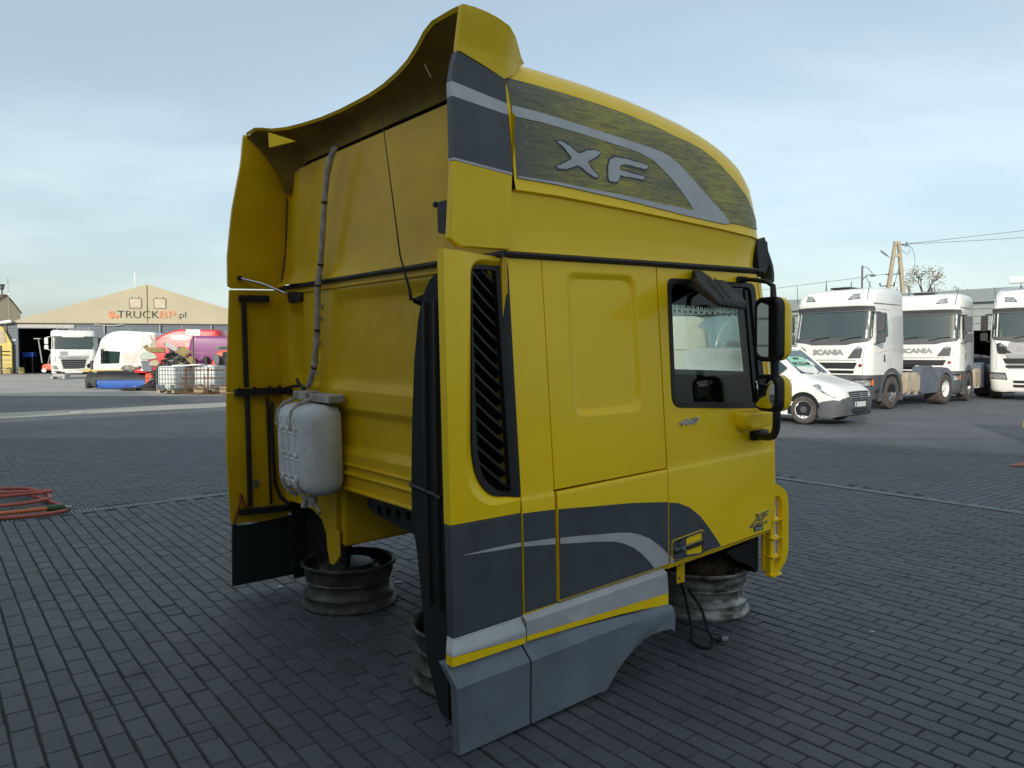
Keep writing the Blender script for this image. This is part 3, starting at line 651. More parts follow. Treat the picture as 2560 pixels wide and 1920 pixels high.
part(MB().sheet([(1.372, 0.553), (1.372, 0.557), (1.612, 0.570), (1.612, 0.566)], lambda x, z, o: fS(x, z, o + 0.022), 0.012), 'handle_edge', 'chrome', parent=dr)
part(MB().lathe([(0.0, 0.004), (0.008, 0.004), (0.009, 0)], 12, fS(1.44, 0.548, 0.023), Matrix(((1, 0, 0), (0, 0, -1), (0, 1, 0)))), 'lock', 'chrome', parent=dr)
st = part(MB().sheet(rrect(0.036, 0.034, 0.003, 2, 1.417, 0.582), lambda x, z, o: fS(x, z, o + 0.0125)), 'sticker', 'black_matt', parent=dr)
part(MB().sheet([(1.404, 0.575), (1.404, 0.589), (1.411, 0.589), (1.411, 0.575)], lambda x, z, o: fS(x, z, o + 0.0135)), 'sticker_mark', 'label', parent=dr)
for q in range(3): part(MB().sheet([(1.417, 0.574 + q * 0.006), (1.417, 0.577 + q * 0.006), (1.431, 0.577 + q * 0.006), (1.431, 0.574 + q * 0.006)], lambda x, z, o: fS(x, z, o + 0.0135)), 'sticker_line', 'label', parent=dr)
# badges
def fB(cx, cz, tilt=0.0):
    return lambda u, v, off: fS(cx + u * cos(tilt) - v * sin(tilt), cz + u * sin(tilt) + v * cos(tilt), off + 0.002)
text('badge', '460', 0.058, M['chrome'], dr, fB(1.528, 1.204), 0.006, shear=0.45, bold=0.002, fit=(0.165, 0.034))
text('badge', 'XF', 0.082, M['chrome'], dr, fB(2.165, 0.592), 0.007, shear=0.45, bold=0.001, fit=(0.17, 0.050))
text('badge', 'EURO 6', 0.036, M['chrome'], dr, fB(2.145, 0.552), 0.004, shear=0.3, bold=0.0008, fit=(0.175, 0.018))
part(MB().sheet([(2.100, 0.514), (2.102, 0.541), (2.190, 0.541), (2.192, 0.511)], lambda x, z, o: fS(x, z, o + 0.003), 0.002), 'badge_plate', 'black', parent=dr)
text('badge', 'DAF', 0.026, M['silver'], dr, fB(2.146, 0.526), 0.006, sx=1.5, bold=0.0005)
# --- front corner, front panel, windscreen
def plan(s, z=1.5):
    """plan curve round the front from the right side (s=0) to the left"""
    y0 = ys(z); x0 = 2.304 - 0.090 * max(0, z - 1.2); r = 0.12; a = r * pi / 2; half = 1.25 - y0 - r
    def P(q):
        if q <= a: t = q / r; return Vector((x0 + r * sin(t), y0 + r - r * cos(t), 0)), Vector((sin(t), -cos(t), 0)) if False else Vector((sin(t), -cos(t), 0))
        yy = q - a; f = yy / half; bow = 0.10 * (1 - (1 - min(1, f)) ** 2)
        nn = Vector((1, -0.2 / half * (1 - min(1, f)), 0)).normalized()
        return Vector((x0 + r + bow, y0 + r + yy, 0)), nn
    tot = a + half
    if s <= tot: return P(s)
    p, nn = P(2 * tot - s); return Vector((p.x, 2.5 - p.y, 0)), Vector((nn.x, -nn.y, 0))
def tot(z): return 0.12 * pi / 2 + 1.25 - ys(z) - 0.12
def fP(s, z, off=0.0):
    k = tot(z) / tot(1.5); p, nn = plan(s * k, z); q = p + nn * off; return (q.x, q.y, z)
TT = 2 * tot(1.5); scu = [0.02, 0.05, 0.08, 0.11, 0.14, 0.165, 0.19] + frange(0.25, TT - 0.2, 0.1) + [TT - q for q in (0.19, 0.14, 0.09, 0.05)]
part(MB().sheet([(0.004, 0.50), (TT, 0.50), (TT, 1.20), (TT, 1.98), (TT - 0.20, 1.98), (TT - 0.20, 1.16), (0.20, 1.16), (0.20, 1.98), (0.004, 1.98)], fP, 0.03, cu=scu, cv=(1.2, 1.5, 1.8)), 'front_panel', 'yellow', 0.0)
part(MB().sheet([(0.205, 1.165), (TT - 0.205, 1.165), (TT - 0.205, 1.94), (0.205, 1.94)], lambda s, z, o: fP(s, z, o - 0.006), 0.0, cu=scu, cv=(1.2, 1.5, 1.8)), 'windscreen', 'glass')
part(MB().sheet([(0.20, 1.94), (TT - 0.20, 1.94), (TT - 0.20, 2.03), (0.20, 2.03)], fP, 0.03, cu=scu), 'windscreen_header', 'black')
# footstep deflector with louvres at the front corner
dfo = [(2.306, 0.205), (2.306, 0.770), (2.350, 0.757), (2.405, 0.722), (2.436, 0.690), (2.450, 0.630), (2.454, 0.350), (2.440, 0.300), (2.400, 0.245), (2.362, 0.195), (2.345, 0.193)]
dfi = rpoly([(2.338, 0.235), (2.338, 0.680), (2.375, 0.680), (2.394, 0.640), (2.398, 0.350), (2.375, 0.270)], 0.008, 2)
def fL(x, z, off=0.0): return (x, ys(0) + 0.012 - 0.03 * smooth(2.30, 2.44, x) - off, z)
dd = part(MB().sheet(rpoly(dfo, [0, 0, 0.02, 0.04, 0.03, 0.05, 0.05, 0.04, 0.04, 0.01, 0.01], 3), fL, 0.032, holes=[dfi], cu=(2.34, 2.38, 2.42)), 'front_deflector', 'yellow', 0.008, bseg=3)
part(MB().box((2.335, 0.075, 0.45), (0.05, 0.01, 0.46)), 'deflector_inner_wall', 'yellow', parent=dd)
for q in range(4):
    z = 0.585 - q * 0.112
    part(MB().box((2.35, 0.02, z - 0.045), (0.10, 0.055, 0.010)), 'louvre_rib', 'yellow', parent=dd)
    b = MB(); b.sheet(rpoly([(2.345, z + 0.028), (2.400, z + 0.028), (2.400, z - 0.035), (2.360, z - 0.028)], [0, 0, 0.01, 0.03], 3), lambda x, zz, o: (x, 0.035 - o, zz), 0.01)
    part(b, 'louvre', 'white', 0.003, parent=dd)
part(MB().sheet([(1.98, 0.395), (2.20, 0.41), (2.292, 0.455), (2.292, 0.205), (2.24, 0.26), (2.10, 0.32)], lambda x, z, o: (x, 0.10 - o, z), 0.03), 'inner_wing', 'black_matt')
part(MB().box((2.36, 1.25, 0.34), (0.06, 2.2, 0.30)), 'front_bumper_beam', 'black_matt')
part(MB().box((2.15, 0.55, 0.40), (0.30, 0.75, 0.16)), 'step_well', 'black_matt', 0.02)
br = MB(); br.sheet([(1.475, 0.338), (1.475, 0.47), (1.54, 0.47), (1.54, 0.332)], lambda x, z, o: (x, 0.05 - o, z), 0.004)
br.box((1.54, 0.075, 0.40), (0.004, 0.05, 0.135))
part(br, 'step_bracket', 'yellow_dirty', 0.001)
for z in (0.365, 0.435): part(MB().lathe([(0, 0.003), (0.006, 0.003), (0.006, 0)], 8, (1.492, 0.046, z), Matrix(((1, 0, 0), (0, 0, -1), (0, 1, 0)))), 'bolt', 'rubber')
hg = MB(); hg.sheet(rpoly([(1.315, 0.275), (1.375, 0.255), (1.385, 0.215), (1.355, 0.178), (1.315, 0.190)], 0.012, 2), lambda x, z, o: (x, 0.03 - o, z), 0.05, holes=[disc(1.355, 0.212, 0.011, 8)])
part(hg, 'hinge_block', 'steel_dark', 0.003)
# --- roof
zc_t = [(0.30, 2.287), (0.631, 2.286), (1.17, 2.262), (1.834, 2.226), (2.25, 2.195), (2.6, 2.185)]
zt_t = [(0.30, 2.965), (0.67, 2.965), (1.0, 2.955), (1.3, 2.935), (1.55, 2.905), (1.76, 2.872), (1.92, 2.835), (2.06, 2.785), (2.17, 2.725), (2.27, 2.645), (2.35, 2.555), (2.42, 2.455), (2.48, 2.345), (2.52, 2.25), (2.545, 2.19)]
hw_t = [(0.3, 1.212), (2.0, 1.212), (2.15, 1.208), (2.25, 1.185), (2.32, 1.14), (2.38, 1.05), (2.44, 0.88), (2.48, 0.70), (2.52, 0.45), (2.54, 0.22), (2.545, 0.10)]
SEC = [(1, 0), (0.992, 0.06), (0.982, 0.25), (0.968, 0.45), (0.950, 0.62), (0.926, 0.735), (0.893, 0.82), (0.848, 0.885), (0.79, 0.928), (0.70, 0.958), (0.55, 0.980), (0.35, 0.993), (0.15, 0.999), (0, 1)]
def zcr(x): return interp(zc_t, x)
def ztop(x): 
    return interp(zt_t, x)
def ry(x, z):      # inboard position of the roof's side at (x, z)
    zz = (z - zcr(x)) / max(0.02, (ztop(x) - zcr(x)))
    if zz <= 0:
        return 0.030 + (zcr(x) - z) * 0.06
    fr = interp([(b, a) for a, b in SEC], zz); return 1.25 - interp(hw_t, x) * fr
rs = []; xs = frange(0.405, 2.2, 0.06) + [2.2, 2.24, 2.28, 2.31, 2.34, 2.37, 2.40, 2.43, 2.455, 2.48, 2.50, 2.52, 2.535, 2.545]
for x in xs:
    h = interp(hw_t, x); c = zcr(x); H = ztop(x) - c
    half = [(x, 1.25 - h * a, c + H * b) for a, b in SEC]
    rs.append(half + [(x, 2.5 - y, z) for _, y, z in half[:-1][::-1]])
mb = MB(); n = len(rs[0]); mb.v = [p for r in rs for p in r]
for i in range(len(rs) - 1):
    for k in range(n - 1): mb.f.append((i * n + k, i * n + k + 1, (i + 1) * n + k + 1, (i + 1) * n + k))
roof = part(mb, 'roof', 'yellow', ang=60)
# lower band of the roof, a ledge under the crease, follows the front round
mb = MB()
rows = [(1.0, 0.0), (1.0, 0.012), (0.965, 0.03), (0.5, 0.012), (0.12, 0.004), (0.0, -0.006)]
def band_pt(x, y, nx, ny, k):
    t, off = rows[k]; c = zcr(x); z = lerp(2.032, c, t); o = (off - 0.03) if k >= 2 else (0.0 if k == 0 else -0.012 + 0.012)
    o = (0.0, 0.002, -0.014, -0.028, -0.034, -0.030)[k]
    if x < 0.41: x = seam(z) + 0.007
    return (x + nx * o, y + ny * o, z)
SEAM = [(2.03, 0.366), (2.35, 0.396), (2.75, 0.398)]
def seam(z): return interp(SEAM, z) - 0.004
pl = []
for x in [0.402] + frange(0.5, 2.15, 0.15): pl.append((x, 0.038, 0, -1))
hx = [(x, 1.25 - interp(hw_t, x)) for x in (2.2, 2.25, 2.29, 2.32, 2.35, 2.38, 2.41, 2.44, 2.46, 2.48, 2.50, 2.52, 2.54)] + [(2.545, 1.25)]
for i, (x, y) in enumerate(hx):
    a = hx[max(0, i - 1)]; b = hx[min(len(hx) - 1, i + 1)]; t = Vector((b[0] - a[0], b[1] - a[1])).normalized(); pl.append((x, y, t.y, -t.x))
pl += [(x, 2.5 - y, nx, -ny) for x, y, nx, ny in pl[:-1][::-1]]
for (x, y, nx, ny) in pl: mb.v += [band_pt(x, y, nx, ny, k) for k in range(6)]
for i in range(len(pl) - 1):
    for k in range(5): mb.f.append((i * 6 + k, i * 6 + 6 + k, i * 6 + 7 + k, i * 6 + k + 1))
part(mb, 'roof_side_band', 'yellow', ang=50)
part(MB().tube([(0.345, 0.05, 2.017)] + [(x, 0.052, 2.017) for x in (0.6, 1.2, 1.8, 2.2)] + [(2.27, 0.06, 2.015), (2.30, 0.10, 2.012)], 0.011, 8), 'drip_rail', 'rubber')
# sun visor
vz = lambda s, z, o: fP(s, z, o + 0.05 + 0.05 * smooth(2.22, 2.0, z))
vis = part(MB().sheet([(0.10, 2.215), (0.13, 1.955), (TT - 0.13, 1.955), (TT - 0.10, 2.215)], vz, 0.012, cu=scu, cv=(2.15, 2.1, 2.05, 2.0)), 'sun_visor', mat('smoked_visor', (0.16, 0.20, 0.23), 0.15, coat=0.4, dirt=0.1), 0.0)
part(MB().sheet([(2.245, 2.18), (2.30, 2.20), (2.36, 2.19), (2.38, 2.06), (2.34, 2.00), (2.27, 2.02), (2.255, 2.10)], lambda x, z, o: (x, 0.075 - o, z), 0.02), 'visor_bracket', 'black', 0.004)
# roof livery film: pushed on the roof surface
def fRo(x, z, off=0.0): return (x, ry(x, z) - off - 0.0035, z)
RU = [(0.470, 2.776), (0.633, 2.775), (0.80, 2.770), (0.942, 2.764), (1.10, 2.753), (1.228, 2.742), (1.40, 2.720), (1.545, 2.692), (1.66, 2.678), (1.767, 2.655), (1.86, 2.618), (1.943, 2.572), (2.03, 2.52), (2.099, 2.470), (2.16, 2.42), (2.212, 2.370), (2.26, 2.31), (2.285, 2.275)]
RL = [(0.420, 2.338), (0.641, 2.334), (1.065, 2.311), (1.564, 2.272), (1.892, 2.252), (1.955, 2.264), (2.05, 2.262), (2.15, 2.254), (2.285, 2.252)]
g1 = frange(0.44, 2.29, 0.05); g2 = frange(2.26, 2.78, 0.04)
film = part(MB().sheet(RL + RU[::-1] + [(0.425, 2.776)], fRo, cu=g1, cv=g2), 'roof_livery_film', 'peel', parent=roof, ang=80)
SU = [(0.425, 2.650), (0.595, 2.646), (0.794, 2.633), (1.009, 2.617), (1.242, 2.600), (1.404, 2.585), (1.48, 2.562), (1.561, 2.522), (1.65, 2.466), (1.741, 2.402), (1.82, 2.352), (1.888, 2.310), (1.935, 2.272)]
SL = [(0.425, 2.603), (0.594, 2.602), (0.794, 2.590), (1.009, 2.575), (1.218, 2.556), (1.328, 2.530), (1.40, 2.49), (1.468, 2.445), (1.53, 2.395), (1.574, 2.357), (1.622, 2.306)]
BU = [(0.425, 2.347), (0.65, 2.346), (1.076, 2.331), (1.40, 2.315), (1.622, 2.306)]
BL = [(0.425, 2.339), (0.641, 2.335), (1.065, 2.3115), (1.564, 2.2725), (1.892, 2.2535), (1.935, 2.262)]
# the silver line runs forward, turns down and comes back as a thin line below
part(MB().sheet(BL + SU[::-1] + SL + BU[::-1], lambda x, z, o: fRo(x, z, o + 0.002), cu=g1, cv=g2), 'silver_line', 'silver', parent=film, ang=80)
def rough(poly, st=0.012, am=0.0022):
    o = []
    for i, p in enumerate(poly):
        q = poly[(i + 1) % len(poly)]; L = math.hypot(q[0] - p[0], q[1] - p[1]); k = max(1, int(L / st))
        for j in range(k): t = j / k; o.append((lerp(p[0], q[0], t) + random.gauss(0, am * 0.6), lerp(p[1], q[1], t) + random.gauss(0, am * 0.6)))
    return o
XP = [(0.665, 2.530), (0.703, 2.533), (0.740, 2.520), (0.800, 2.491), (0.850, 2.512), (0.905, 2.523), (0.942, 2.517), (0.925, 2.500), (0.850, 2.462), (0.872, 2.432), (0.912, 2.402), (0.905, 2.394), (0.880, 2.396), (0.835, 2.416), (0.788, 2.438), (0.715, 2.412), (0.660, 2.408), (0.652, 2.416), (0.700, 2.436), (0.752, 2.464), (0.715, 2.50)]
FP = [(1.040, 2.508), (1.140, 2.509), (1.272, 2.499), (1.278, 2.490), (1.258, 2.477), (1.110, 2.484), (1.078, 2.476), (1.066, 2.460), (1.068, 2.449), (1.232, 2.439), (1.245, 2.432), (1.232, 2.423), (1.066, 2.424), (1.050, 2.400), (1.030, 2.388), (0.992, 2.388), (0.980, 2.402), (0.986, 2.455), (1.004, 2.492)]
def grow(p, d):
    cx = sum(a for a, _ in p) / len(p); cz = sum(b for _, b in p) / len(p); o = []
    for i in range(len(p)):
        a = Vector(p[i - 1]); b = Vector(p[i]); c = Vector(p[(i + 1) % len(p)]); t = ((b - a).normalized() + (c - b).normalized())
        t = t.normalized() if t.length > 1e-6 else (c - b).normalized(); nn = Vector((-t.y, t.x)) * d; o.append((b.x + nn.x, b.y + nn.y))
    return o
ar = sum(XP[i][0] * XP[(i + 1) % len(XP)][1] - XP[(i + 1) % len(XP)][0] * XP[i][1] for i in range(len(XP)))
for P_ in (XP, FP):
    sg = sum(P_[i][0] * P_[(i + 1) % len(P_)][1] - P_[(i + 1) % len(P_)][0] * P_[i][1] for i in range(len(P_)))
    d = 0.009 if sg < 0 else -0.009
    part(MB().sheet(rough(grow(P_, d), 0.02, 0.0012), lambda x, z, o: fRo(x, z, o + 0.0018), cv=g2, cu=g1), 'letter_outline', 'livery', parent=film, ang=80)
    part(MB().sheet(rough(P_, 0.012, 0.0016), lambda x, z, o: fRo(x, z, o + 0.0036), cv=g2, cu=g1), 'letter', 'silver', parent=film, ang=80)

# --- roof side deflectors (right one carries the livery; left one is seen from inside)
YD = [(2.02, 0.022), (2.37, 0.045), (2.77, 0.085), (2.84, 0.078), (2.98, 0.040)]
XRr = [(2.02, 0.030), (2.06, 0.055), (2.375, 0.092), (2.765, 0.118), (2.82, 0.150), (2.86, 0.150), (2.98, 0.150)]
def fE(x, z, off=0.0): return (x, interp(YD, z) + 0.012 * smooth(2.75, 2.80, z) * smooth(2.86, 2.80, z) - off, z)
def fE0(x, z, off=0.0): return (x, interp(YD, z) - off, z)
SEAM = [(2.03, 0.366), (2.35, 0.396), (2.75, 0.398)]
def seam(z): return interp(SEAM, z) - 0.004
def dquad(z0l, z1l, z0r, z1r): return [(interp(XRr, z0l), z0l), (seam(z0r), z0r), (seam(z1r), z1r), (interp(XRr, z1l), z1l)]
dfl = part(MB().sheet([(0.050, 2.060), (0.10, 2.030), (0.355, 2.030), (seam(2.03), 2.045), (seam(2.345), 2.345), (interp(XRr, 2.372), 2.372)], fE0, 0.035, cu=(0.2,)), 'roof_deflector', 'yellow_matt', 0.008, bseg=3)
part(MB().sheet(dquad(2.3725, 2.382, 2.3455, 2.357), fE0, 0.035, cu=(0.2,)), 'deflector_stripe', 'silver', parent=dfl)
part(MB().sheet(dquad(2.3825, 2.630, 2.3575, 2.600), fE0, 0.035, cu=(0.2,)), 'deflector_band', 'livery', 0.0, parent=dfl)
part(MB().sheet(dquad(2.6305, 2.690, 2.6005, 2.649), fE0, 0.035, cu=(0.2,)), 'deflector_stripe', 'silver', parent=dfl)
part(MB().sheet(dquad(2.6905, 2.815, 2.6495, 2.752), fE0, 0.035, cu=(0.2,), cv=(2.77,)), 'deflector_band', 'livery', 0.0, parent=dfl)
ear = [(0.150, 2.8155), (0.165, 2.816), (seam(2.7525) * 0.5 + 0.1, 2.782), (seam(2.7525), 2.7525), (0.47, 2.795), (0.557, 2.868), (0.50, 2.910), (0.45, 2.937), (0.39, 2.960), (0.33, 2.975), (0.27, 2.984), (0.21, 2.988), (0.15, 2.985)]
def fEar(x, z, off=0.0): return (x, interp(YD, z) + 0.085 * smooth(0.38, 0.58, x) - off, z)
part(MB().sheet(ear, fEar, 0.03, cu=frange(0.2, 0.55, 0.05), cv=(2.80, 2.84, 2.88, 2.92, 2.96)), 'deflector_top', 'yellow_matt', 0.006)
# spoiler across the top
ED = [(0.045, 0.150, 2.984), (0.12, 0.145, 2.984), (0.25, 0.140, 2.976), (0.33, 0.150, 2.955), (0.43, 0.175, 2.940), (0.57, 0.212, 2.930), (0.72, 0.245, 2.925), (0.90, 0.275, 2.922), (1.08, 0.295, 2.924), (1.25, 0.300, 2.926)]
E2 = ED + [(2.5 - y, x, z) for y, x, z in ED[:-1][::-1]]
FT = [(0.09, 2.89)] 
def front_of(y):
    yy = min(y, 2.5 - y); xf = 0.56 + 0.06 * smooth(0.1, 0.6, yy)
    fr = (1.25 - yy) / 1.212; zz = interp([(a, b) for a, b in SEC][::-1], min(1, fr)); return xf, max(zcr(xf) + (ztop(xf) - zcr(xf)) * zz + 0.012, 2.872 + 0.06 * smooth(0.1, 0.5, yy))
EARTOP = [(0.10, 2.982), (0.15, 2.985), (0.21, 2.988), (0.27, 2.984), (0.33, 2.975), (0.39, 2.960), (0.45, 2.937), (0.50, 2.910), (0.56, 2.866)]
mb = MB(); rings_ = []
for y, x, z in E2:
    xf, zf = front_of(max(0.10, min(2.40, y))); yw = max(0.08, min(2.42, y)); e = smooth(0.25, 0.5, min(y, 2.5 - y))
    wgt = smooth(0.12, 0.50, min(y, 2.5 - y)); yy_ = max(0.07, min(2.43, y)); row = []
    for t in (1.0, 0.85, 0.7, 0.55, 0.4, 0.25, 0.1, 0.0):
        a = (lerp(x, xf, t), lerp(z, zf, t * t * 0.4 + t * 0.6) + 0.012 * sin(pi * t)); xe = lerp(x, 0.56, t); b_ = (xe, interp(EARTOP, xe) + 0.002)
        dy = 0.085 * smooth(0.38, 0.58, xe) * (1 - wgt) * (1 if y < 1.25 else -1)
        row.append((lerp(b_[0], a[0], wgt), yy_ + dy, lerp(b_[1], a[1], wgt)))
    row.append((x + 0.012, yy_, row[-1][2] - 0.014))
    rings_.append(row)
m_ = len(rings_[0]); mb.v = [p for r in rings_ for p in r]
for i in range(len(rings_) - 1):
    for k in range(m_ - 1): mb.f.append((i * m_ + k, i * m_ + k + 1, (i + 1) * m_ + k + 1, (i + 1) * m_ + k))
part(mb, 'roof_spoiler', 'yellow_matt', ang=50)
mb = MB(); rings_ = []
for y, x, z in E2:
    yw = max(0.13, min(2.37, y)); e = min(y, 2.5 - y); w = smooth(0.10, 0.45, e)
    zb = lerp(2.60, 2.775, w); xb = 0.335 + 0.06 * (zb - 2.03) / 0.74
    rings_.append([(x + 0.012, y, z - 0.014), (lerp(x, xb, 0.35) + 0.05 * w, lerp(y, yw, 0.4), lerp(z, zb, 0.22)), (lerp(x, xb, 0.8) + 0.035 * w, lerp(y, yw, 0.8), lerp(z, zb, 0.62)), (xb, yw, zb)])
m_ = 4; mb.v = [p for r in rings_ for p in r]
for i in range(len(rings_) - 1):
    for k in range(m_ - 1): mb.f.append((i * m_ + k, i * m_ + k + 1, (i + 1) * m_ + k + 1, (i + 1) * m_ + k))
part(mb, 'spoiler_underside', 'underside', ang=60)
part(MB().add([(0.150, 2.06, 2.915), (0.150, 2.055, 2.825), (0.23, 1.86, 2.835), (0.165, 2.06, 2.915), (0.165, 2.055, 2.825), (0.245, 1.86, 2.835)], [(0, 1, 2), (5, 4, 3), (0, 3, 4, 1), (1, 4, 5, 2), (2, 5, 3, 0)]), 'spoiler_gusset', 'yellow_matt')
part(MB().tube([(0.20, 0.40, 2.86), (0.215, 0.375, 2.80)], 0.003, 6), 'scratch_wire', 'wood')
# left deflector (inside face towards the camera)
def fEl(x, z, off=0.0): return (x, 2.5 - interp(YD, z), z) if off == 0 else (x, 2.5 - interp(YD, z) - off, z)
part(MB().sheet([(0.014, 2.018), (0.04, 2.002), (0.39, 2.002), (0.415, 2.35), (0.43, 2.76), (0.47, 2.795), (0.555, 2.868), (0.43, 2.945), (0.27, 2.985), (0.15, 2.985), (0.13, 2.90), (0.098, 2.742), (0.050, 2.505), (0.015, 2.203)], fEl, 0.025, cu=(0.2,), cv=(2.2, 2.37, 2.6, 2.77, 2.84, 2.92)), 'left_deflector', 'yellow_dirty', 0.0)
# --- rear wall of the cab
def fW(y, z, off=0.0): return (0.33 - off, y, z)
wall = [(0.05, 2.0), (0.05, 0.785), (1.60, 0.785), (1.665, 0.765), (1.69, 0.70), (1.70, 0.50), (1.725, 0.36), (1.735, 0.300), (1.80, 0.295), (1.835, 0.36), (1.845, 0.47), (1.90, 0.545), (2.02, 0.585), (2.25, 0.590), (2.44, 0.580), (2.44, 2.0)]
def emb(name, o, i, r1, r2, d, parent, f, m='yellow_dirty'):
    a = rpoly(o, r1, 5); b = rpoly(i, r2, 5); q = MB(); k_ = len(a)
    for t, off in ((0, 0), (0.25, -0.15 * d), (0.75, -0.85 * d), (1, -d)): q.v += [f(lerp(p[0], s_[0], t), lerp(p[1], s_[1], t), off) for p, s_ in zip(a, b)]
    for k in range(3):
        for i_ in range(k_): q.f.append((k * k_ + i_, k * k_ + (i_ + 1) % k_, (k + 1) * k_ + (i_ + 1) % k_, (k + 1) * k_ + i_))
    q.sheet(b, lambda u, v, o_: f(u, v, o_ - d)); part(q, name, m, parent=parent, ang=75); return a
R1 = [(0.10, 1.945), (1.642, 1.945), (1.735, 1.370), (0.10, 1.370)]; R1i = [(0.14, 1.880), (1.585, 1.880), (1.665, 1.425), (0.14, 1.425)]
R2 = [(0.10, 1.268), (1.735, 1.268), (1.715, 1.000), (0.10, 1.020)]; R2i = [(0.14, 1.222), (1.675, 1.222), (1.660, 1.050), (0.14, 1.065)]
R3 = [(1.795, 1.930), (1.895, 1.915), (1.945, 1.37), (1.83, 1.37)]; R3i = [(1.825, 1.88), (1.862, 1.87), (1.905, 1.41), (1.865, 1.41)]
R4 = [(2.05, 1.905), (2.30, 1.88), (2.325, 1.40), (2.10, 1.365)]; R4i = [(2.10, 1.84), (2.25, 1.82), (2.27, 1.46), (2.14, 1.43)]
holes = [rpoly(R1, 0.07, 5), rpoly(R2, 0.06, 5), rpoly(R3, 0.04, 5), rpoly(R4, 0.05, 5)]
rw = part(MB().sheet(wall, fW, 0.03, holes=holes), 'rear_wall', 'yellow_dirty', 0.002)
emb('pressed_recess', R1, R1i, 0.07, 0.05, 0.028, rw, fW); emb('pressed_recess', R2, R2i, 0.06, 0.04, 0.026, rw, fW)
emb('pressed_recess', R3, R3i, 0.04, 0.016, 0.02, rw, fW); emb('pressed_recess', R4, R4i, 0.05, 0.03, 0.03, rw, fW)
for z, r in ((0.945, 0.010), (0.892, 0.013), (0.80, 0.012)): part(MB().tube([fW(0.06, z + (0.015 if z > 0.93 else 0), 0.004), fW(0.9, z, 0.004), fW(1.66, z - 0.005, 0.004)], r, 8), 'pressed_rib', 'yellow_dirty', parent=rw)
part(MB().tube([fW(0.10, 1.972, 0.004), fW(1.3, 1.968, 0.004), fW(2.3, 1.962, 0.004)], 0.008, 8), 'pressed_rib', 'yellow_dirty', parent=rw)
part(MB().tube([fW(0.03, 2.012, 0.012), fW(1.2, 2.010, 0.012), fW(2.0, 2.004, 0.012), fW(2.39, 2.002, 0.006)], 0.014, 8), 'rear_seal', 'rubber')
# upper rear wall (roof moulding)
def fU(y, z, off=0.0):
    b = 0.030 * smooth(2.30, 2.16, y) * smooth(2.02, 2.10, y)       # vertical rounded rib on the left
    e = 0.035 * (smooth(0.30, 0.06, y) + smooth(2.2, 2.45, y))
    return (0.335 + 0.085 * (z - 2.03) - off - b + e - 0.03 * smooth(2.05, 2.02, z), y, z)
cuy = frange(0.05, 2.45, 0.05)
part(MB().sheet([(0.05, 2.025), (2.485, 2.012), (2.45, 2.60), (2.30, 2.70), (2.0, 2.755), (0.5, 2.755), (0.2, 2.70), (0.05, 2.60)], fU, 0.0, cu=cuy, cv=frange(2.1, 2.8, 0.1)), 'upper_rear_wall', 'yellow_dirty', ang=60)
part(MB().tube([(0.350, 2.445, 2.02), (0.385, 2.43, 2.25), (0.398, 2.40, 2.60)], 0.006, 6), 'moulding_joint', 'rust')
# lower members, seen through the opening under the wall
part(MB().box((0.75, 1.66, 0.60), (0.80, 0.07, 0.36)), 'side_member', 'yellow_dirty', 0.02)
part(MB().sheet([(1.70, 0.52), (1.66, 0.52), (1.66, 0.36), (1.70, 0.33), (1.74, 0.292), (1.80, 0.292), (1.815, 0.34), (1.80, 0.50)], lambda y, z, o: (0.325 - o, y, z), 0.012), 'mounting_tab', 'yellow_dirty', 0.004)
cb_ = MB(); hol = [disc(0.70 + 0.105 * k, 0.725 - 0.006 * k, 0.026, 10) for k in range(7)]
cb_.sheet(rpoly([(0.45, 0.665), (0.45, 0.800), (1.38, 0.800), (1.47, 0.77), (1.47, 0.68), (1.38, 0.655), (0.60, 0.585)], 0.03, 3), lambda y, z, o: (0.42 - o, y, z), 0.07, holes=hol)
part(cb_, 'cross_member', 'steel_dark', 0.006)
part(MB().sheet([(0.50, 0.59), (0.95, 0.64), (1.02, 0.60), (0.90, 0.50), (0.78, 0.52), (0.62, 0.46)], lambda y, z, o: (0.50 - o, y, z), 0.08), 'torsion_bracket', 'black_matt', 0.01)
part(MB().box((1.35, 1.25, 0.80), (1.98, 2.36, 0.05)), 'cab_floor', 'black_matt')
part(MB().sheet([(0.36, 0.585), (0.36, 0.03), (0.40, 0.03), (0.8, 0.04), (0.8, 0.78), (0.36, 0.78)], lambda x, z, o: (x, 2.43 - o, z), 0.02), 'left_arch_liner', 'black_matt')
part(MB().sheet([(1.88, 0.03), (2.44, 0.03), (2.44, 0.62), (1.80, 0.62), (1.83, 0.40)], lambda y, z, o: (0.46 - o, y, z), 0.03), 'wheel_arch_liner', 'black_matt')
part(MB().sheet([(0.40, 0.48), (1.32, 0.48), (1.32, 0.78), (0.40, 0.78)], lambda x, z, o: (x, 0.16 - o, z), 0.02), 'inner_sill', 'black_matt')
part(MB().sheet([(1.34, 0.50), (2.2, 0.50), (2.2, 0.78), (1.34, 0.78)], lambda x, z, o: (x, 0.14 - o, z), 0.02), 'door_inner', 'black_matt')
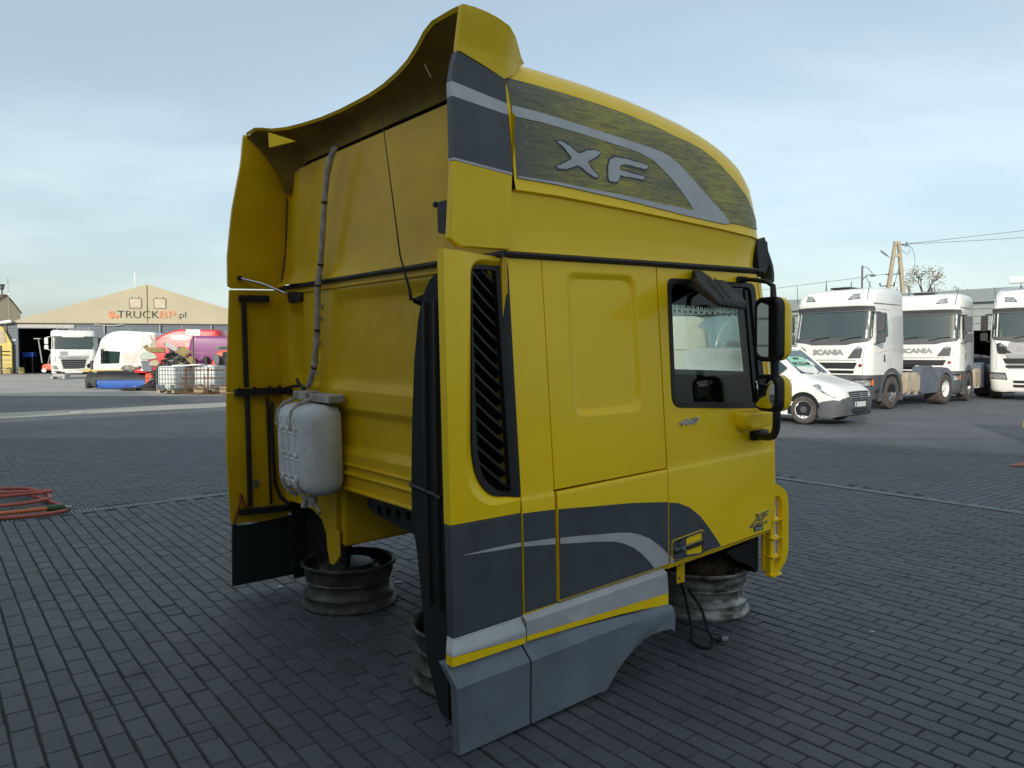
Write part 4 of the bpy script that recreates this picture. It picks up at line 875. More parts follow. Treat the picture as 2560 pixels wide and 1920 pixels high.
# black air intake duct behind the right fairing
def fDu(y, z, off=0.0): return (0.095 - off, y, z)
du = part(MB().sheet(rpoly([(0.185, 0.02), (0.185, 1.938), (0.200, 1.932), (0.245, 1.915), (0.300, 1.85), (0.345, 1.75), (0.385, 1.57), (0.415, 1.315), (0.428, 1.17), (0.438, 1.02), (0.442, 0.86), (0.405, 0.70), (0.375, 0.48), (0.350, 0.25), (0.250, 0.02)], [0, 0, 0.03, 0.05, 0.04, 0.03, 0, 0, 0, 0, 0.03, 0, 0, 0.05, 0.03], 3), fDu, 0.20, cu=(0.15, 0.25, 0.30, 0.35, 0.40)), 'air_intake_duct', 'black_matt', 0.012, bseg=3)
for y in (0.22, 0.30): part(MB().tube([fDu(y, 0.5, 0.004), fDu(y, 1.2, 0.005), fDu(y - 0.02, 1.82, 0.004)], 0.012, 6), 'duct_rib', 'black', parent=du)
part(MB().tube([fDu(0.19, 0.99, 0.008), fDu(0.25, 1.0, 0.008), fDu(0.435, 1.015, 0.008)], 0.010, 6), 'duct_joint', 'black', parent=du)
part(MB().sheet(rrect(0.08, 0.14, 0.015, 3, 0.352, 2.20), lambda y, z, o: (0.24 - o, y, z), 0.05), 'work_lamp', 'black', 0.008)
part(MB().lathe([(0.0, 0.012), (0.012, 0.010), (0.014, 0)], 10, (0.19, 0.325, 2.245), Matrix(((0, 0, -1), (0, 1, 0), (1, 0, 0)))), 'lamp_switch', 'steel_dark')
# --- left fairing seen from inside, with its brackets
def fLf(x, z, off=0.0): return (x, 2.47 + 0.03 * (2.0 - z) - off, z)
part(MB().sheet([(0.018, 1.992), (-0.006, 1.6), (-0.022, 1.334), (0.362, 1.334), (0.368, 1.996)], fLf, 0.02), 'left_fairing', 'yellow_dirty', 0.004)
part(MB().sheet([(-0.022, 1.328), (-0.034, 0.97), (-0.030, 0.69), (-0.022, 0.46), (0.37, 0.43), (0.362, 1.328)], fLf, 0.02, cv=(0.99,)), 'left_fairing_lower', 'yellow_dirty', 0.004)
fp = part(MB().sheet([(-0.014, 0.462), (-0.020, 0.37), (-0.028, 0.042), (0.42, 0.030), (0.42, 0.455), (0.10, 0.440), (0.03, 0.445)], lambda x, z, o: fLf(x, z, o + 0.006), 0.02), 'left_skirt', 'green_black', 0.003)
for p, q in (((0.05, 0.14), (0.33, 0.16)), ((0.04, 0.395), (0.16, 0.40))): part(MB().tube([fLf(p[0], p[1], 0.03), fLf(q[0], q[1], 0.03)], 0.004, 6), 'skirt_rib', 'green_black', parent=fp)
part(MB().tube([fLf(0.36, 0.66, 0.035), fLf(0.362, 0.4, 0.035), fLf(0.362, 0.06, 0.035)], 0.004, 6), 'skirt_edge_wire', 'steel_dark')
def barL(name, p, q, w, m='steel_dark', t=0.022, y=0.045):
    (x0, z0), (x1, z1) = p, q; d = Vector((x1 - x0, z1 - z0)).normalized(); n_ = Vector((-d.y, d.x)) * w / 2
    return part(MB().sheet([(x0 + n_.x, z0 + n_.y), (x1 + n_.x, z1 + n_.y), (x1 - n_.x, z1 - n_.y), (x0 - n_.x, z0 - n_.y)], lambda x, z, o: fLf(x, z, o + y), t), name, m, 0.003)
tb = barL('bracket_plate', (0.066, 1.935), (0.262, 1.935), 0.045, t=0.03)
for x in (0.085, 0.115, 0.245): part(MB().lathe([(0, 0.008), (0.008, 0.008), (0.008, 0)], 6, fLf(x, 1.935, 0.046), Matrix(((1, 0, 0), (0, 0, -1), (0, 1, 0)))), 'bolt', 'rubber', parent=tb)
barL('support_bar', (0.095, 1.91), (0.095, 1.36), 0.030)
mb2 = barL('bracket_arm', (0.018, 1.328), (0.37, 1.322), 0.048, t=0.04, y=0.055)
for x in (0.05, 0.15, 0.25, 0.32): part(MB().box(fLf(x, 1.352, 0.03), (0.014, 0.02, 0.016)), 'clip', 'rubber', parent=mb2)
part(MB().box((0.36, 2.38, 1.325), (0.10, 0.22, 0.04)), 'bracket_arm', 'black', 0.004)
barL('support_bar', (0.098, 1.30), (0.095, 0.57), 0.030)
barL('support_tube', (0.232, 1.29), (0.236, 0.56), 0.016)
barL('bracket_arm', (0.018, 0.542), (0.42, 0.512), 0.040, t=0.05, y=0.06)
part(MB().tube([fLf(0.262, 1.255, 0.04), fLf(0.250, 1.15, 0.05), fLf(0.255, 0.9, 0.05), fLf(0.262, 0.70, 0.05), fLf(0.29, 0.61, 0.06), fLf(0.345, 0.545, 0.09)], 0.013, 8), 'drain_hose', 'black')
part(MB().sheet([(0.122, 0.735), (0.160, 0.742), (0.168, 0.695), (0.124, 0.680)], lambda x, z, o: fLf(x, z, o + 0.021)), 'sticker', 'label')
tr_ = MB(); tr_.tube([fLf(-0.012, 0.47, 0.03), fLf(0.03, 0.60, 0.03), fLf(0.036, 0.66, 0.03)], 0.007, 6); tr_.tube([fLf(0.036, 0.66, 0.03), fLf(0.068, 0.565, 0.03)], 0.008, 6)
part(tr_, 'strut_bracket', 'brown_red')
ga = part(MB().tube([(0.085, 2.44, 2.064), (0.20, 2.38, 2.030), (0.30, 2.25, 1.962)], 0.0085, 8), 'gas_strut', 'chrome')
part(MB().lathe([(0, 0.02), (0.014, 0.018), (0.018, 0.0)], 12, (0.082, 2.452, 2.066), Matrix(((1, 0, 0), (0, 0, -1), (0, 1, 0)))), 'strut_mount', 'black', parent=ga)
part(MB().sheet(rpoly([(2.045, 1.905), (2.045, 1.962), (2.235, 1.972), (2.25, 1.94), (2.235, 1.900)], 0.012, 3), lambda y, z, o: (0.31 - o, y, z), 0.035), 'latch_block', 'black', 0.006)
# cable wrap down the rear wall
cp = [(0.315, 1.515, 2.74), (0.305, 1.555, 2.69), (0.300, 1.60, 2.60), (0.295, 1.632, 2.45), (0.290, 1.655, 2.30), (0.285, 1.690, 2.10), (0.275, 1.716, 1.98), (0.275, 1.730, 1.87), (0.275, 1.746, 1.72), (0.275, 1.775, 1.60), (0.275, 1.812, 1.50), (0.275, 1.86, 1.42), (0.275, 1.905, 1.375)]
cw = part(MB().tube(cp, [0.015, 0.018, 0.017, 0.015, 0.017, 0.016, 0.018, 0.0155, 0.018, 0.017, 0.018, 0.017, 0.015], 10), 'cable_conduit', 'wrap')
for i in (3, 5, 6, 8, 10):
    p = Vector(cp[i]); q = Vector(cp[i + 1]); d = (q - p).normalized() * 0.006
    part(MB().tube([p - d, p + d], 0.0195, 10), 'cable_tie', 'black', parent=cw)
for y, z in ((1.745, 2.03), (1.772, 1.86), (1.785, 1.79), (1.812, 1.64), (1.85, 1.53), (1.865, 1.46)): part(MB().box((0.322, y + 0.012, z), (0.012, 0.016, 0.024)), 'cable_clip', 'wrap')
for pts in ([(0.28, 1.905, 1.385), (0.26, 1.95, 1.36), (0.27, 2.02, 1.385), (0.27, 2.05, 1.40), (0.26, 2.035, 1.42), (0.26, 2.0, 1.395), (0.27, 1.94, 1.345), (0.25, 1.90, 1.31), (0.22, 1.895, 1.27)], [(0.27, 2.05, 1.375), (0.29, 2.15, 1.37), (0.31, 2.28, 1.355), (0.32, 2.40, 1.34)]):
    part(MB().tube(pts, 0.010, 6), 'cable', 'black')
# washer tank
def rr3(y0, y1, z0, z1, r, x, n=4): return [(x, y, z) for y, z in rrect(y1 - y0, z1 - z0, r, n, (y0 + y1) / 2, (z0 + z1) / 2)]
Y0, Y1, Z0, Z1 = 1.50, 1.975, 0.765, 1.290
tk = MB(); tk.rings([rr3(Y0 + .03, Y1 - .02, Z0 + .05, Z1 - .03, .05, .305), rr3(Y0 + .005, Y1, Z0 + .01, Z1, .07, .28), rr3(Y0, Y1, Z0, Z1, .07, .20), rr3(Y0 + .01, Y1, Z0 + .01, Z1 - .01, .075, .13), rr3(Y0 + .035, Y1 - .015, Z0 + .04, Z1 - .035, .07, .095), rr3(Y0 + .065, Y1 - .04, Z0 + .07, Z1 - .07, .05, .085)])
tank = part(tk, 'washer_tank', 'tank', ang=70)
for z in (1.145, 0.995, 0.865):
    part(MB().box((0.088, 1.785, z), (0.012, 0.27, 0.022)), 'moulded_groove', 'wrap', 0.004, parent=tank)
    part(MB().box((0.0855, 1.785, z - 0.017), (0.013, 0.27, 0.005)), 'moulded_lip', 'white', 0.002, parent=tank)
    for y in (1.69, 1.785, 1.88): part(MB().lathe([(0, 0.014), (0.015, 0.010), (0.021, 0.0)], 12, (0.088, y, z), Matrix(((0, 0, -1), (0, 1, 0), (1, 0, 0)))), 'moulded_boss', 'tank', parent=tank)
for y in (1.70, 1.79, 1.885):
    for z0, z1 in ((1.16, 1.22), (1.01, 1.12), (0.88, 0.97), (0.81, 0.845)): part(MB().box((0.083, y, (z0 + z1) / 2), (0.014, 0.005, z1 - z0)), 'moulded_rib', 'white', parent=tank)
for y in (1.735, 1.93): part(MB().tube([(0.26, y, 1.325), (0.20, y, 1.312), (0.13, y, 1.288), (0.092, y, 1.25), (0.080, y, 1.16)], 0.012, 6), 'tank_strap', 'wrap', parent=tank)
part(MB().box((0.26, 1.62, 1.325), (0.10, 0.27, 0.045)).box((0.25, 1.87, 1.33), (0.10, 0.18, 0.05)), 'tank_bracket', 'wrap', 0.006, parent=tank)
for y in (1.66, 1.87): part(MB().tube([(0.085, y, 0.86), (0.090, y, 0.80), (0.12, y - 0.01, 0.755), (0.16, y - 0.02, 0.735)], 0.014, 6), 'tank_strap', 'wrap', parent=tank)
pp = MB(); pp.tube([(0.16, 1.64, 0.76), (0.16, 1.64, 0.70)], 0.028, 10); pp.tube([(0.14, 1.69, 0.735), (0.13, 1.70, 0.69)], 0.020, 10); pp.tube([(0.16, 1.60, 0.72), (0.17, 1.575, 0.68), (0.18, 1.60, 0.655), (0.2, 1.65, 0.67)], 0.009, 6)
part(pp, 'washer_pump', 'wrap', parent=tank)
# whip antenna
an = part(MB().tube([(0.255, 0.655, 1.845), (0.250, 0.660, 1.90), (0.235, 0.675, 1.98), (0.222, 0.69, 2.06), (0.20, 0.79, 2.755)], [0.010, 0.007, 0.005, 0.004, 0.0022], 6), 'antenna', 'rubber')
part(MB().lathe([(0.012, 0.0), (0.016, 0.01), (0.030, 0.045), (0.032, 0.06), (0.0, 0.06)], 14, (0.265, 0.645, 1.845), Matrix(((0, 0, 1), (0, 1, 0), (-1, 0, 0)))), 'antenna_base', 'black', parent=an)

# --- kerb mirror above the window
km = part(MB().hexa([(1.50, 0.0, 1.905), (1.775, 0.0, 1.905), (1.600, -0.285, 1.768), (1.372, -0.285, 1.785), (1.484, -0.05, 1.948), (1.765, -0.045, 1.945), (1.612, -0.285, 1.818), (1.352, -0.285, 1.820)]), 'kerb_mirror', 'black_dusty', 0.018, bseg=3)
km.data.update()
part(MB().hexa([(1.60, 0.045, 1.930), (1.70, 0.045, 1.930), (1.66, -0.06, 1.925), (1.51, -0.06, 1.925), (1.61, 0.050, 1.998), (1.69, 0.050, 1.998), (1.655, -0.04, 1.955), (1.52, -0.04, 1.955)]), 'mirror_mount', 'black', 0.010, parent=km)
for t in (0.32, 0.55): part(MB().tube([(lerp(1.49, 1.76, t), -0.07, 1.948), (lerp(1.36, 1.60, t), -0.27, 1.832)], 0.003, 5), 'moulded_line', 'black', parent=km)
# --- main mirrors: local frame centred on the upper glass
ma = radians(10); mn = Vector((-cos(ma), sin(ma), 0)); mw_ = Vector((-sin(ma), -cos(ma), 0))       # normal (rearward, inboard) and width axis (outboard)
mc = Vector((1.965, -0.165, 1.675))
def fM(w, z, d): return mc + mw_ * w + Vector((0, 0, z)) - mn * d     # d grows forwards, away from the glass
def mring(w0, w1, z0, z1, r, d, n=5): return [fM(w, z, d) for w, z in rrect(w1 - w0, z1 - z0, r, n, (w0 + w1) / 2, (z0 + z1) / 2)]
mi = part(MB().rings([mring(-.062, .060, -.148, .148, .035, .028), mring(-.070, .068, -.160, .160, .042, -.004), mring(-.082, .080, -.172, .172, .05, .0), mring(-.084, .084, -.174, .174, .05, .012), mring(-.084, .086, -.174, .174, .05, .045)]), 'mirror_housing', 'black', 0.003)
part(MB().rings([mring(-.082, .087, -.172, .172, .05, .047), mring(-.078, .086, -.170, .170, .055, .085), mring(-.06, .074, -.158, .158, .055, .115), mring(-.03, .05, -.12, .12, .04, .132)]), 'mirror_cover', 'yellow', parent=mi, ang=70)
part(MB().add([fM(w, z, -.001 + .53 * (w + .064)) for w, z in rrect(.122, .296, .035, 5, -.001, 0)], [tuple(range(24))]), 'mirror_glass', 'mirror', parent=mi)
def mring2(w0, w1, z0, z1, r, d): return mring(w0, w1, z0 - 0.345, z1 - 0.345, r, d)
m2 = part(MB().rings([mring2(-.082, .078, -.092, .092, .045, 0), mring2(-.086, .084, -.100, .100, .05, .012), mring2(-.086, .086, -.102, .102, .05, .045)]), 'mirror_housing', 'black', 0.003)
part(MB().rings([mring2(-.084, .088, -.100, .100, .05, .047), mring2(-.08, .088, -.098, .098, .05, .085), mring2(-.06, .076, -.084, .084, .05, .115), mring2(-.03, .05, -.05, .05, .03, .13)]), 'mirror_cover', 'yellow', parent=m2, ang=70)
def bulge(p, c, k): 
    return p
gv = MB(); NR = 5
for j in range(NR + 1):
    t = j / NR; gv.v += [fM(w * (1 - t), (z + 0.345) * (1 - t) - 0.345, -0.004 - 0.022 * (1 - (1 - t) ** 2)) for w, z in [(a, b - 0.345) for a, b in rrect(.138, .160, .042, 5, -.006, 0.0)]]
for j in range(NR):
    for k in range(24): gv.f.append((j * 24 + k, j * 24 + (k + 1) % 24, (j + 1) * 24 + (k + 1) % 24, (j + 1) * 24 + k))
part(gv, 'mirror_glass', 'mirror', parent=m2, ang=180)
part(MB().tube([(2.06, 0.04, 1.958), (2.02, 0.0, 1.955), (2.005, -0.08, 1.945), (1.985, -0.16, 1.930), (1.965, -0.205, 1.905), (1.955, -0.215, 1.84)], [0.015, 0.012, 0.012, 0.013, 0.015, 0.017], 10), 'mirror_arm', 'black')
part(MB().box((2.055, 0.045, 1.958), (0.075, 0.03, 0.035)), 'mirror_arm_mount', 'black', 0.008)
part(MB().tube([fM(.035, -.15, .03), fM(.035, -.25, .03)], 0.022, 10), 'mirror_arm', 'black')
part(MB().tube(spline([fM(.050, -.40, .03), fM(.048, -.48, .03), fM(.035, -.54, .04), fM(-.01, -.585, .06), (2.05, -0.09, 1.080), (2.15, 0.0, 1.068)], 4), 0.021, 10), 'mirror_arm', 'black')
part(MB().box((2.145, -0.005, 1.072), (0.14, 0.06, 0.055)), 'mirror_arm_mount', 'black', 0.012)
part(MB().rings([[(x_ , 0.02, z_) for x_, z_ in rpoly([(1.935, 1.225), (1.94, 1.13), (1.99, 1.102), (2.20, 1.122), (2.245, 1.17), (2.22, 1.215)], 0.03, 4)], [(x_, -0.03, z_) for x_, z_ in rpoly([(1.940, 1.222), (1.945, 1.135), (1.995, 1.106), (2.195, 1.125), (2.235, 1.17), (2.215, 1.212)], 0.03, 4)], [(x_, -0.065, z_) for x_, z_ in rpoly([(1.965, 1.212), (1.968, 1.148), (2.00, 1.120), (2.185, 1.135), (2.215, 1.17), (2.20, 1.202)], 0.03, 4)]]), 'mirror_foot_cover', 'yellow', 0.006)

# --- left door and interior
wl = rpoly([(1.42, 1.29), (1.43, 1.94), (2.18, 1.94), (2.24, 1.22)], 0.05, 4)
part(MB().sheet([(0.36, 0.48), (2.30, 0.50), (2.30, 1.20), (2.226, 1.995), (0.36, 2.0)], lambda x, z, o: (x, 2.5 - ys(z) + (o if o else 0), z), 0.03, holes=[wl], cv=(1.02,)), 'left_side', 'yellow', 0.0)
part(MB().sheet(wl, lambda x, z, o: (x, 2.49 - ys(z), z)), 'left_window', 'glass')
part(MB().box((2.20, 1.25, 1.15), (0.44, 2.30, 0.52)), 'dashboard', 'interior', 0.05, bseg=3)
part(MB().box((2.17, 1.25, 1.412), (0.44, 2.25, 0.012)), 'dashboard_top', 'interior_lt')
for y in (0.165, 2.335): part(MB().hexa([(2.34, y - .05, 1.30), (2.42, y - .05, 1.30), (2.42, y + .05, 1.30), (2.34, y + .05, 1.30), (2.26, y - .04, 1.98), (2.34, y - .04, 1.98), (2.34, y + .08, 1.98), (2.26, y + .08, 1.98)]), 'pillar_trim', 'interior_lt', 0.01)
part(MB().box((1.35, 1.25, 2.01), (1.95, 2.3, 0.03)), 'ceiling', 'interior')
part(MB().sheet([(0.10, 0.83), (2.4, 0.83), (2.4, 2.0), (0.10, 2.0)], lambda y, z, o: (0.38 - o, y, z), 0.004), 'rear_trim', 'interior')
def seat(y):
    st_ = part(MB().rings([[(x, yy, 1.02) for x, yy in rrect(.46, .50, .08, 4, 1.55, y)], [(x, yy, 1.10) for x, yy in rrect(.50, .54, .1, 4, 1.55, y)], [(x, yy, 1.17) for x, yy in rrect(.46, .50, .1, 4, 1.55, y)]]), 'seat', 'interior', ang=60)
    part(MB().rings([[(x, yy, 1.15) for x, yy in rrect(.12, .48, .05, 4, 1.36, y)], [(x, yy, 1.55) for x, yy in rrect(.13, .50, .05, 4, 1.28, y)], [(x, yy, 1.72) for x, yy in rrect(.10, .34, .04, 4, 1.25, y)], [(x, yy, 1.86) for x, yy in rrect(.08, .26, .03, 4, 1.24, y)]]), 'backrest', 'interior', parent=st_, ang=60)
seat(1.85)
part(MB().rings([[(x, yy, z) for x, yy in rrect(.46, .50, .08, 4, 1.50, 0.55)] for z in (1.02, 1.15)]), 'seat', 'interior', ang=60)
sw_ = MB(); c_ = Vector((2.02, 1.85, 1.42)); ax_ = Matrix.Rotation(radians(-35), 3, 'Y')
sw_.tube([c_ + ax_ @ Vector((0.22 * cos(2 * pi * k / 28), 0.22 * sin(2 * pi * k / 28), 0)) for k in range(28)], 0.014, 8, closed=True)
sw_.tube([c_ + ax_ @ Vector((0, -.2, 0)), c_, c_ + ax_ @ Vector((0, .2, 0))], 0.02, 6)
part(sw_, 'steering_wheel', 'black')
# curtain with a tasselled hem hung along the top of the windscreen
def hem(s): return 1.835 + 0.035 * sin(s * 3.1) - 0.05 * smooth(0.9, 0.4, s)
cu_ = MB(); pts_ = [(s, hem(s)) for s in frange(0.22, TT - 0.2, 0.05)]
cu_.sheet(pts_ + [(TT - 0.2, 1.99), (0.22, 1.99)], lambda s, z, o: fP(s, z, o - 0.10), 0.01, cu=scu)
ct_ = part(cu_, 'curtain', 'curtain', ang=60)
ts_ = MB()
for i, s in enumerate(frange(0.24, TT - 0.2, 0.012)):
    L_ = 0.022 + random.random() * 0.014; p = Vector(fP(s, hem(s), -0.105)); ts_.add([p + Vector((0, -.006, .004)), p + Vector((0, .006, .004)), p + Vector((random.gauss(0, .003), random.gauss(0, .003), -L_))], [(0, 1, 2)])
    if i % 4 == 0: ts_.lathe([(0, .008), (.005, .004), (.006, -.004), (0, -.009)], 5, p + Vector((0, 0, -L_ - .012)))
tt_ = part(ts_, 'tassel', 'curtain', parent=ct_); tt_['kind'] = 'stuff'
part(MB().rings([[(1.75, y_, z_) for y_, z_ in rpoly([(1.0, 1.98), (2.3, 1.98), (2.3, 1.60), (1.9, 1.62), (1.4, 1.78)], 0.1, 4)], [(1.85, y_, z_) for y_, z_ in rpoly([(1.0, 1.98), (2.3, 1.98), (2.3, 1.62), (1.9, 1.66), (1.4, 1.82)], 0.1, 4)]]), 'curtain_swag', 'curtain', 0.02)

# ================================================================== WHEEL RIMS UNDER THE CAB
def wheel_rim(label, loc, rz, m, hubm, hub=False, tilt=(0, 0)):
    t = thing('wheel_rim', label, 'wheel rim', loc=loc, group='bare truck rims under the cab'); t.rotation_euler = (tilt[0], tilt[1], rz)
    prof = [(.262, .012), (.286, .004), (.298, .0), (.304, .008), (.302, .020), (.288, .030), (.286, .052), (.283, .074), (.288, .080), (.283, .086), (.268, .094), (.260, .106), (.258, .128), (.262, .148), (.268, .160), (.276, .164), (.270, .171), (.273, .182), (.281, .200), (.283, .235), (.290, .250), (.302, .258), (.304, .272), (.298, .280), (.286, .276), (.276, .262), (.270, .215), (.262, .196), (.238, .180), (.222, .150), (.222, .115), (.250, .085), (.268, .060)]
    MB().lathe(prof, 56, closed=True).build('barrel', m, t, ang=50)
    # dished disc with hand holes
    d = MB(); n = 60; rr_ = [(.225, .165), (.218, .205), (.195, .232), (.150, .250), (.142, .250)]
    for i in range(n):
        a = 2 * pi * i / n
        d.v += [(r * cos(a), r * sin(a), z) for r, z in rr_]
    for i in range(n):
        j = (i + 1) % n; hole = (i % 6) in (0, 1, 2)
        for k in range(4):
            if hole and k == 1: continue
            d.f.append((i * 5 + k, j * 5 + k, j * 5 + k + 1, i * 5 + k + 1))
    d.build('disc', hubm, t, ang=50)
    if hub:
        MB().lathe([(.205, .19), (.215, .24), (.212, .30), (.195, .345), (.160, .362), (.10, .368), (0, .368)], 40).build('brake_drum', hubm, t, ang=50)
    else:
        MB().lathe([(.150, .250), (.150, .262), (.10, .268), (0, .268)], 32).build('hub_flange', hubm, t)
        for k in range(10):
            a = 2 * pi * k / 10; MB().lathe([(0, .016), (.010, .014), (.013, 0)], 6, (.168 * cos(a), .168 * sin(a), .244)).build('wheel_nut', hubm, t)
    return t
wheel_rim('dark dirty wheel rim under the rear left corner, beneath the yellow mounting tab', (-1.06, 4.86, 0.0), 0.3, 'rim_dark', 'rim_dark')
wheel_rim('dark wheel rim half hidden behind the grey skirt at the near rear corner', (-0.20, 3.72, 0.0), 1.1, 'rim_dark', 'rim_dark')
wheel_rim('worn silver wheel rim with rusty drum on top under the front right corner', (1.20, 4.76, 0.0), 0.7, 'rim_rusty', 'hub_rust', hub=True)

# cable hanging from the cab down to the paving
pts = [(0.98, 4.56, 0.37), (1.0, 4.50, 0.28), (1.02, 4.40, 0.18), (1.03, 4.30, 0.06), (1.02, 4.22, 0.018), (1.00, 4.14, 0.012), (1.02, 4.06, 0.012), (1.07, 4.04, 0.012), (1.11, 4.10, 0.014), (1.12, 4.18, 0.016), (1.11, 4.24, 0.05), (1.09, 4.30, 0.14), (1.04, 4.40, 0.22)]
cbl = MB().tube(spline(pts), 0.008, 7).build('cable', 'black_matt'); tag(cbl, 'black cable hanging down in front of the worn silver rim and looping on the paving', 'cable')
MB().tube([(1.12, 4.15, 0.014), (1.17, 4.155, 0.014)], 0.011, 7).build('plug', 'black_matt', cbl)
MB().lathe([(0, .02), (.013, .018), (.013, -.018), (0, -.02)], 6, (1.19, 4.16, 0.016), Matrix.Rotation(radians(80), 3, 'Y')).build('nut', 'galv', cbl)
def scrap(x, y, r, label):
    b = MB(); n = 9; b.add([(x + r * (1 + random.gauss(0, .25)) * cos(2 * pi * k / n), y + r * 0.7 * (1 + random.gauss(0, .25)) * sin(2 * pi * k / n), 0.003 + random.random() * .004) for k in range(n)] + [(x, y, 0.012)], [(k, (k + 1) % n, n) for k in range(n)])
    tag(b.build('paper_scrap', 'paper'), label, 'litter')
scrap(-0.80, 5.26, 0.035, 'larger white scrap on the dark paving to the right of the dark rear rim')
scrap(-0.86, 5.55, 0.022, 'small white scrap behind the larger white scrap near the dark rear rim')
scrap(-1.60, 5.15, 0.012, 'tiny white crumb on the paving left of the dark rear rim')
scrap(2.08, 4.30, 0.012, 'tiny white crumb on the paving right of the hanging cable')

# ================================================================== RED HOSE
def loop(cx, cy, rx, ry, a0, a1, rot, z=0.02, dz=0.0, n=40):
    o = []
    for k in range(n + 1):
        a = lerp(a0, a1, k / n); x, y = rx * cos(a), ry * sin(a); o.append((cx + x * cos(rot) - y * sin(rot), cy + x * sin(rot) + y * cos(rot), z + dz * k / n))
    return o
hp_ = loop(-5.42, 7.60, 0.86, 0.42, 3.6, 6.9, 0.05, 0.02) + loop(-5.78, 7.95, 0.78, 0.44, 0.9, 6.6, 0.2, 0.045, 0.01) + loop(-5.98, 8.30, 0.82, 0.34, 0.6, 6.6, 0.1, 0.06, 0.03) + loop(-6.2, 7.95, 0.55, 0.36, 0.6, 4.6, 0.1, 0.085)
hose = MB().tube(spline(hp_[::3], 3), 0.019, 8).build('hose', 'hose'); tag(hose, 'red rubber hose lying in loose loops on the paving at the left edge', 'hose')
MB().tube(spline([(-5.4, 7.35, 0.03), (-5.05, 7.38, 0.04), (-4.80, 7.50, 0.05), (-4.66, 7.60, 0.05)]), 0.022, 8).build('hose_end', 'hose_or', hose)
MB().tube([(-4.70, 7.57, 0.05), (-4.62, 7.63, 0.05), (-4.57, 7.66, 0.05)], [0.03, 0.034, 0.028], 10).build('connector', 'greenconn', hose)
MB().tube([(-4.57, 7.66, 0.05), (-4.52, 7.69, 0.045)], 0.016, 8).build('nozzle', 'galv', hose)
# faded pink panel lying at the right edge
sl = MB().rings([[(7.16, 10.80, .01), (7.16, 10.81, .02), (7.16, 10.83, .015)], [(7.6, 10.75, .01), (7.6, 10.83, .12), (7.6, 11.0, .05)], [(8.3, 10.75, .01), (8.3, 10.9, .30), (8.3, 11.2, .05)], [(9.2, 10.8, .01), (9.2, 11.0, .42), (9.2, 11.3, .05)]]).build('body_panel', 'salmon', bevel=0.01)
tag(sl, 'faded pink pointed body panel lying on the paving at the right edge', 'body panel')
wp = MB().sheet(rrect(.36, 0.22, 0.02, 2, 0, 0), lambda u, v, o: (-12.1 + u, 21.0 + v, 0.02 + o), 0.01).build('flat_sheet', 'paper'); tag(wp, 'flat white sheet lying on the pale strip on the left', 'sheet')
cp_ = thing('bollard_post', 'black post with a yellow foot cut by the right frame edge', 'post', (9.46, 13.72, 0))
MB().box((0.02, 0, 0.9), (0.16, 0.16, 1.0)).build('post', 'black_matt', cp_, bevel=0.01)
MB().box((0.02, 0, 0.33), (0.20, 0.20, 0.14)).build('foot', 'banner', cp_, bevel=0.01)
MB().box((0.02, 0, 0.13), (0.16, 0.16, 0.26)).build('post_base', 'black_matt', cp_, bevel=0.01)

# ================================================================== BUILDINGS THAT SHADE THE YARD (behind the camera)
def hall(name, label, pts, h, m='facade', roofh=0.0):
    t = thing(name, label, 'building', loc=(pts[0][0], pts[0][1], 0)); o_ = Vector((pts[0][0], pts[0][1], 0))
    b = MB(); n = len(pts); P_ = [Vector((x, y, 0)) - o_ for x, y in pts]
    b.add([tuple(p) for p in P_] + [(p.x, p.y, h) for p in P_], [tuple(range(n, 2 * n))] + [(i, (i + 1) % n, (i + 1) % n + n, i + n) for i in range(n)])
    b.build('wall', m, t)
    tr = MB()
    for i in range(n):
        a, c = P_[i], P_[(i + 1) % n]; d = c - a
        tr.box(((a.x + c.x) / 2, (a.y + c.y) / 2, h - 0.05), (d.length + 0.16, 0.16, 0.30), rz=atan2(d.y, d.x))
    tr.build('parapet', 'fascia', t)
    return t, P_
ln = 7.2 / math.tan(SUN_EL)
tip = Vector((-6.0, 24.0, 0)); c0 = tip + SUN_TO * ln
ua, va = Vector((0.70, 0.71, 0)).normalized(), Vector((0.755, -0.655, 0)).normalized()
h1, P1 = hall('workshop_hall', 'grey workshop hall behind the viewer casting the long shadow over the yard', [(c0.x, c0.y), (c0.x + va.x * 24.0, c0.y + va.y * 24.0), (c0.x + va.x * 24.0 - ua.x * 16, c0.y + va.y * 24.0 - ua.y * 16), (c0.x - ua.x * 16, c0.y - ua.y * 16)], 7.2)
d = (P1[1] - P1[0]).normalized(); nn_ = Vector((-d.y, d.x, 0)); nn_ = nn_ if nn_.dot(Vector((0, 1, 0))) > 0 else -nn_
for k in range(4):
    p = P1[0] + d * (3.0 + 5.6 * k)
    g = MB(); 
    for q in range(8): g.box(p + nn_ * 0.06 + Vector((0, 0, 0.3 + 0.5 * q)), (4.0, 0.06, 0.46), rz=atan2(d.y, d.x))
    g.build('roller_door', 'white_dull', h1)
    MB().box(p + nn_ * 0.05 + Vector((0, 0, 5.1)), (4.2, 0.06, 0.9), rz=atan2(d.y, d.x)).build('window', 'screen', h1)
e0 = Vector((8.9, 13.1, 0)) + SUN_TO * 27.0
hall('office_block', 'tall plain office block behind the viewer on the right casting the shadow wedge', [(e0.x + 0.3, e0.y), (e0.x + 15, e0.y - 6), (e0.x + 9, e0.y - 20), (e0.x - 4, e0.y - 14)], 10.2, 'cream')
f0 = Vector((-11.0, 25.4, 0)) + SUN_TO * (8.0 / math.tan(SUN_EL))
hall('storage_hall', 'storage hall out of view on the left casting the second shadow', [(f0.x, f0.y), (f0.x - 0.6 * 11, f0.y + 0.8 * 11), (f0.x - 22, f0.y + 2), (f0.x - 8, f0.y - 9)], 8.0, 'siding2')

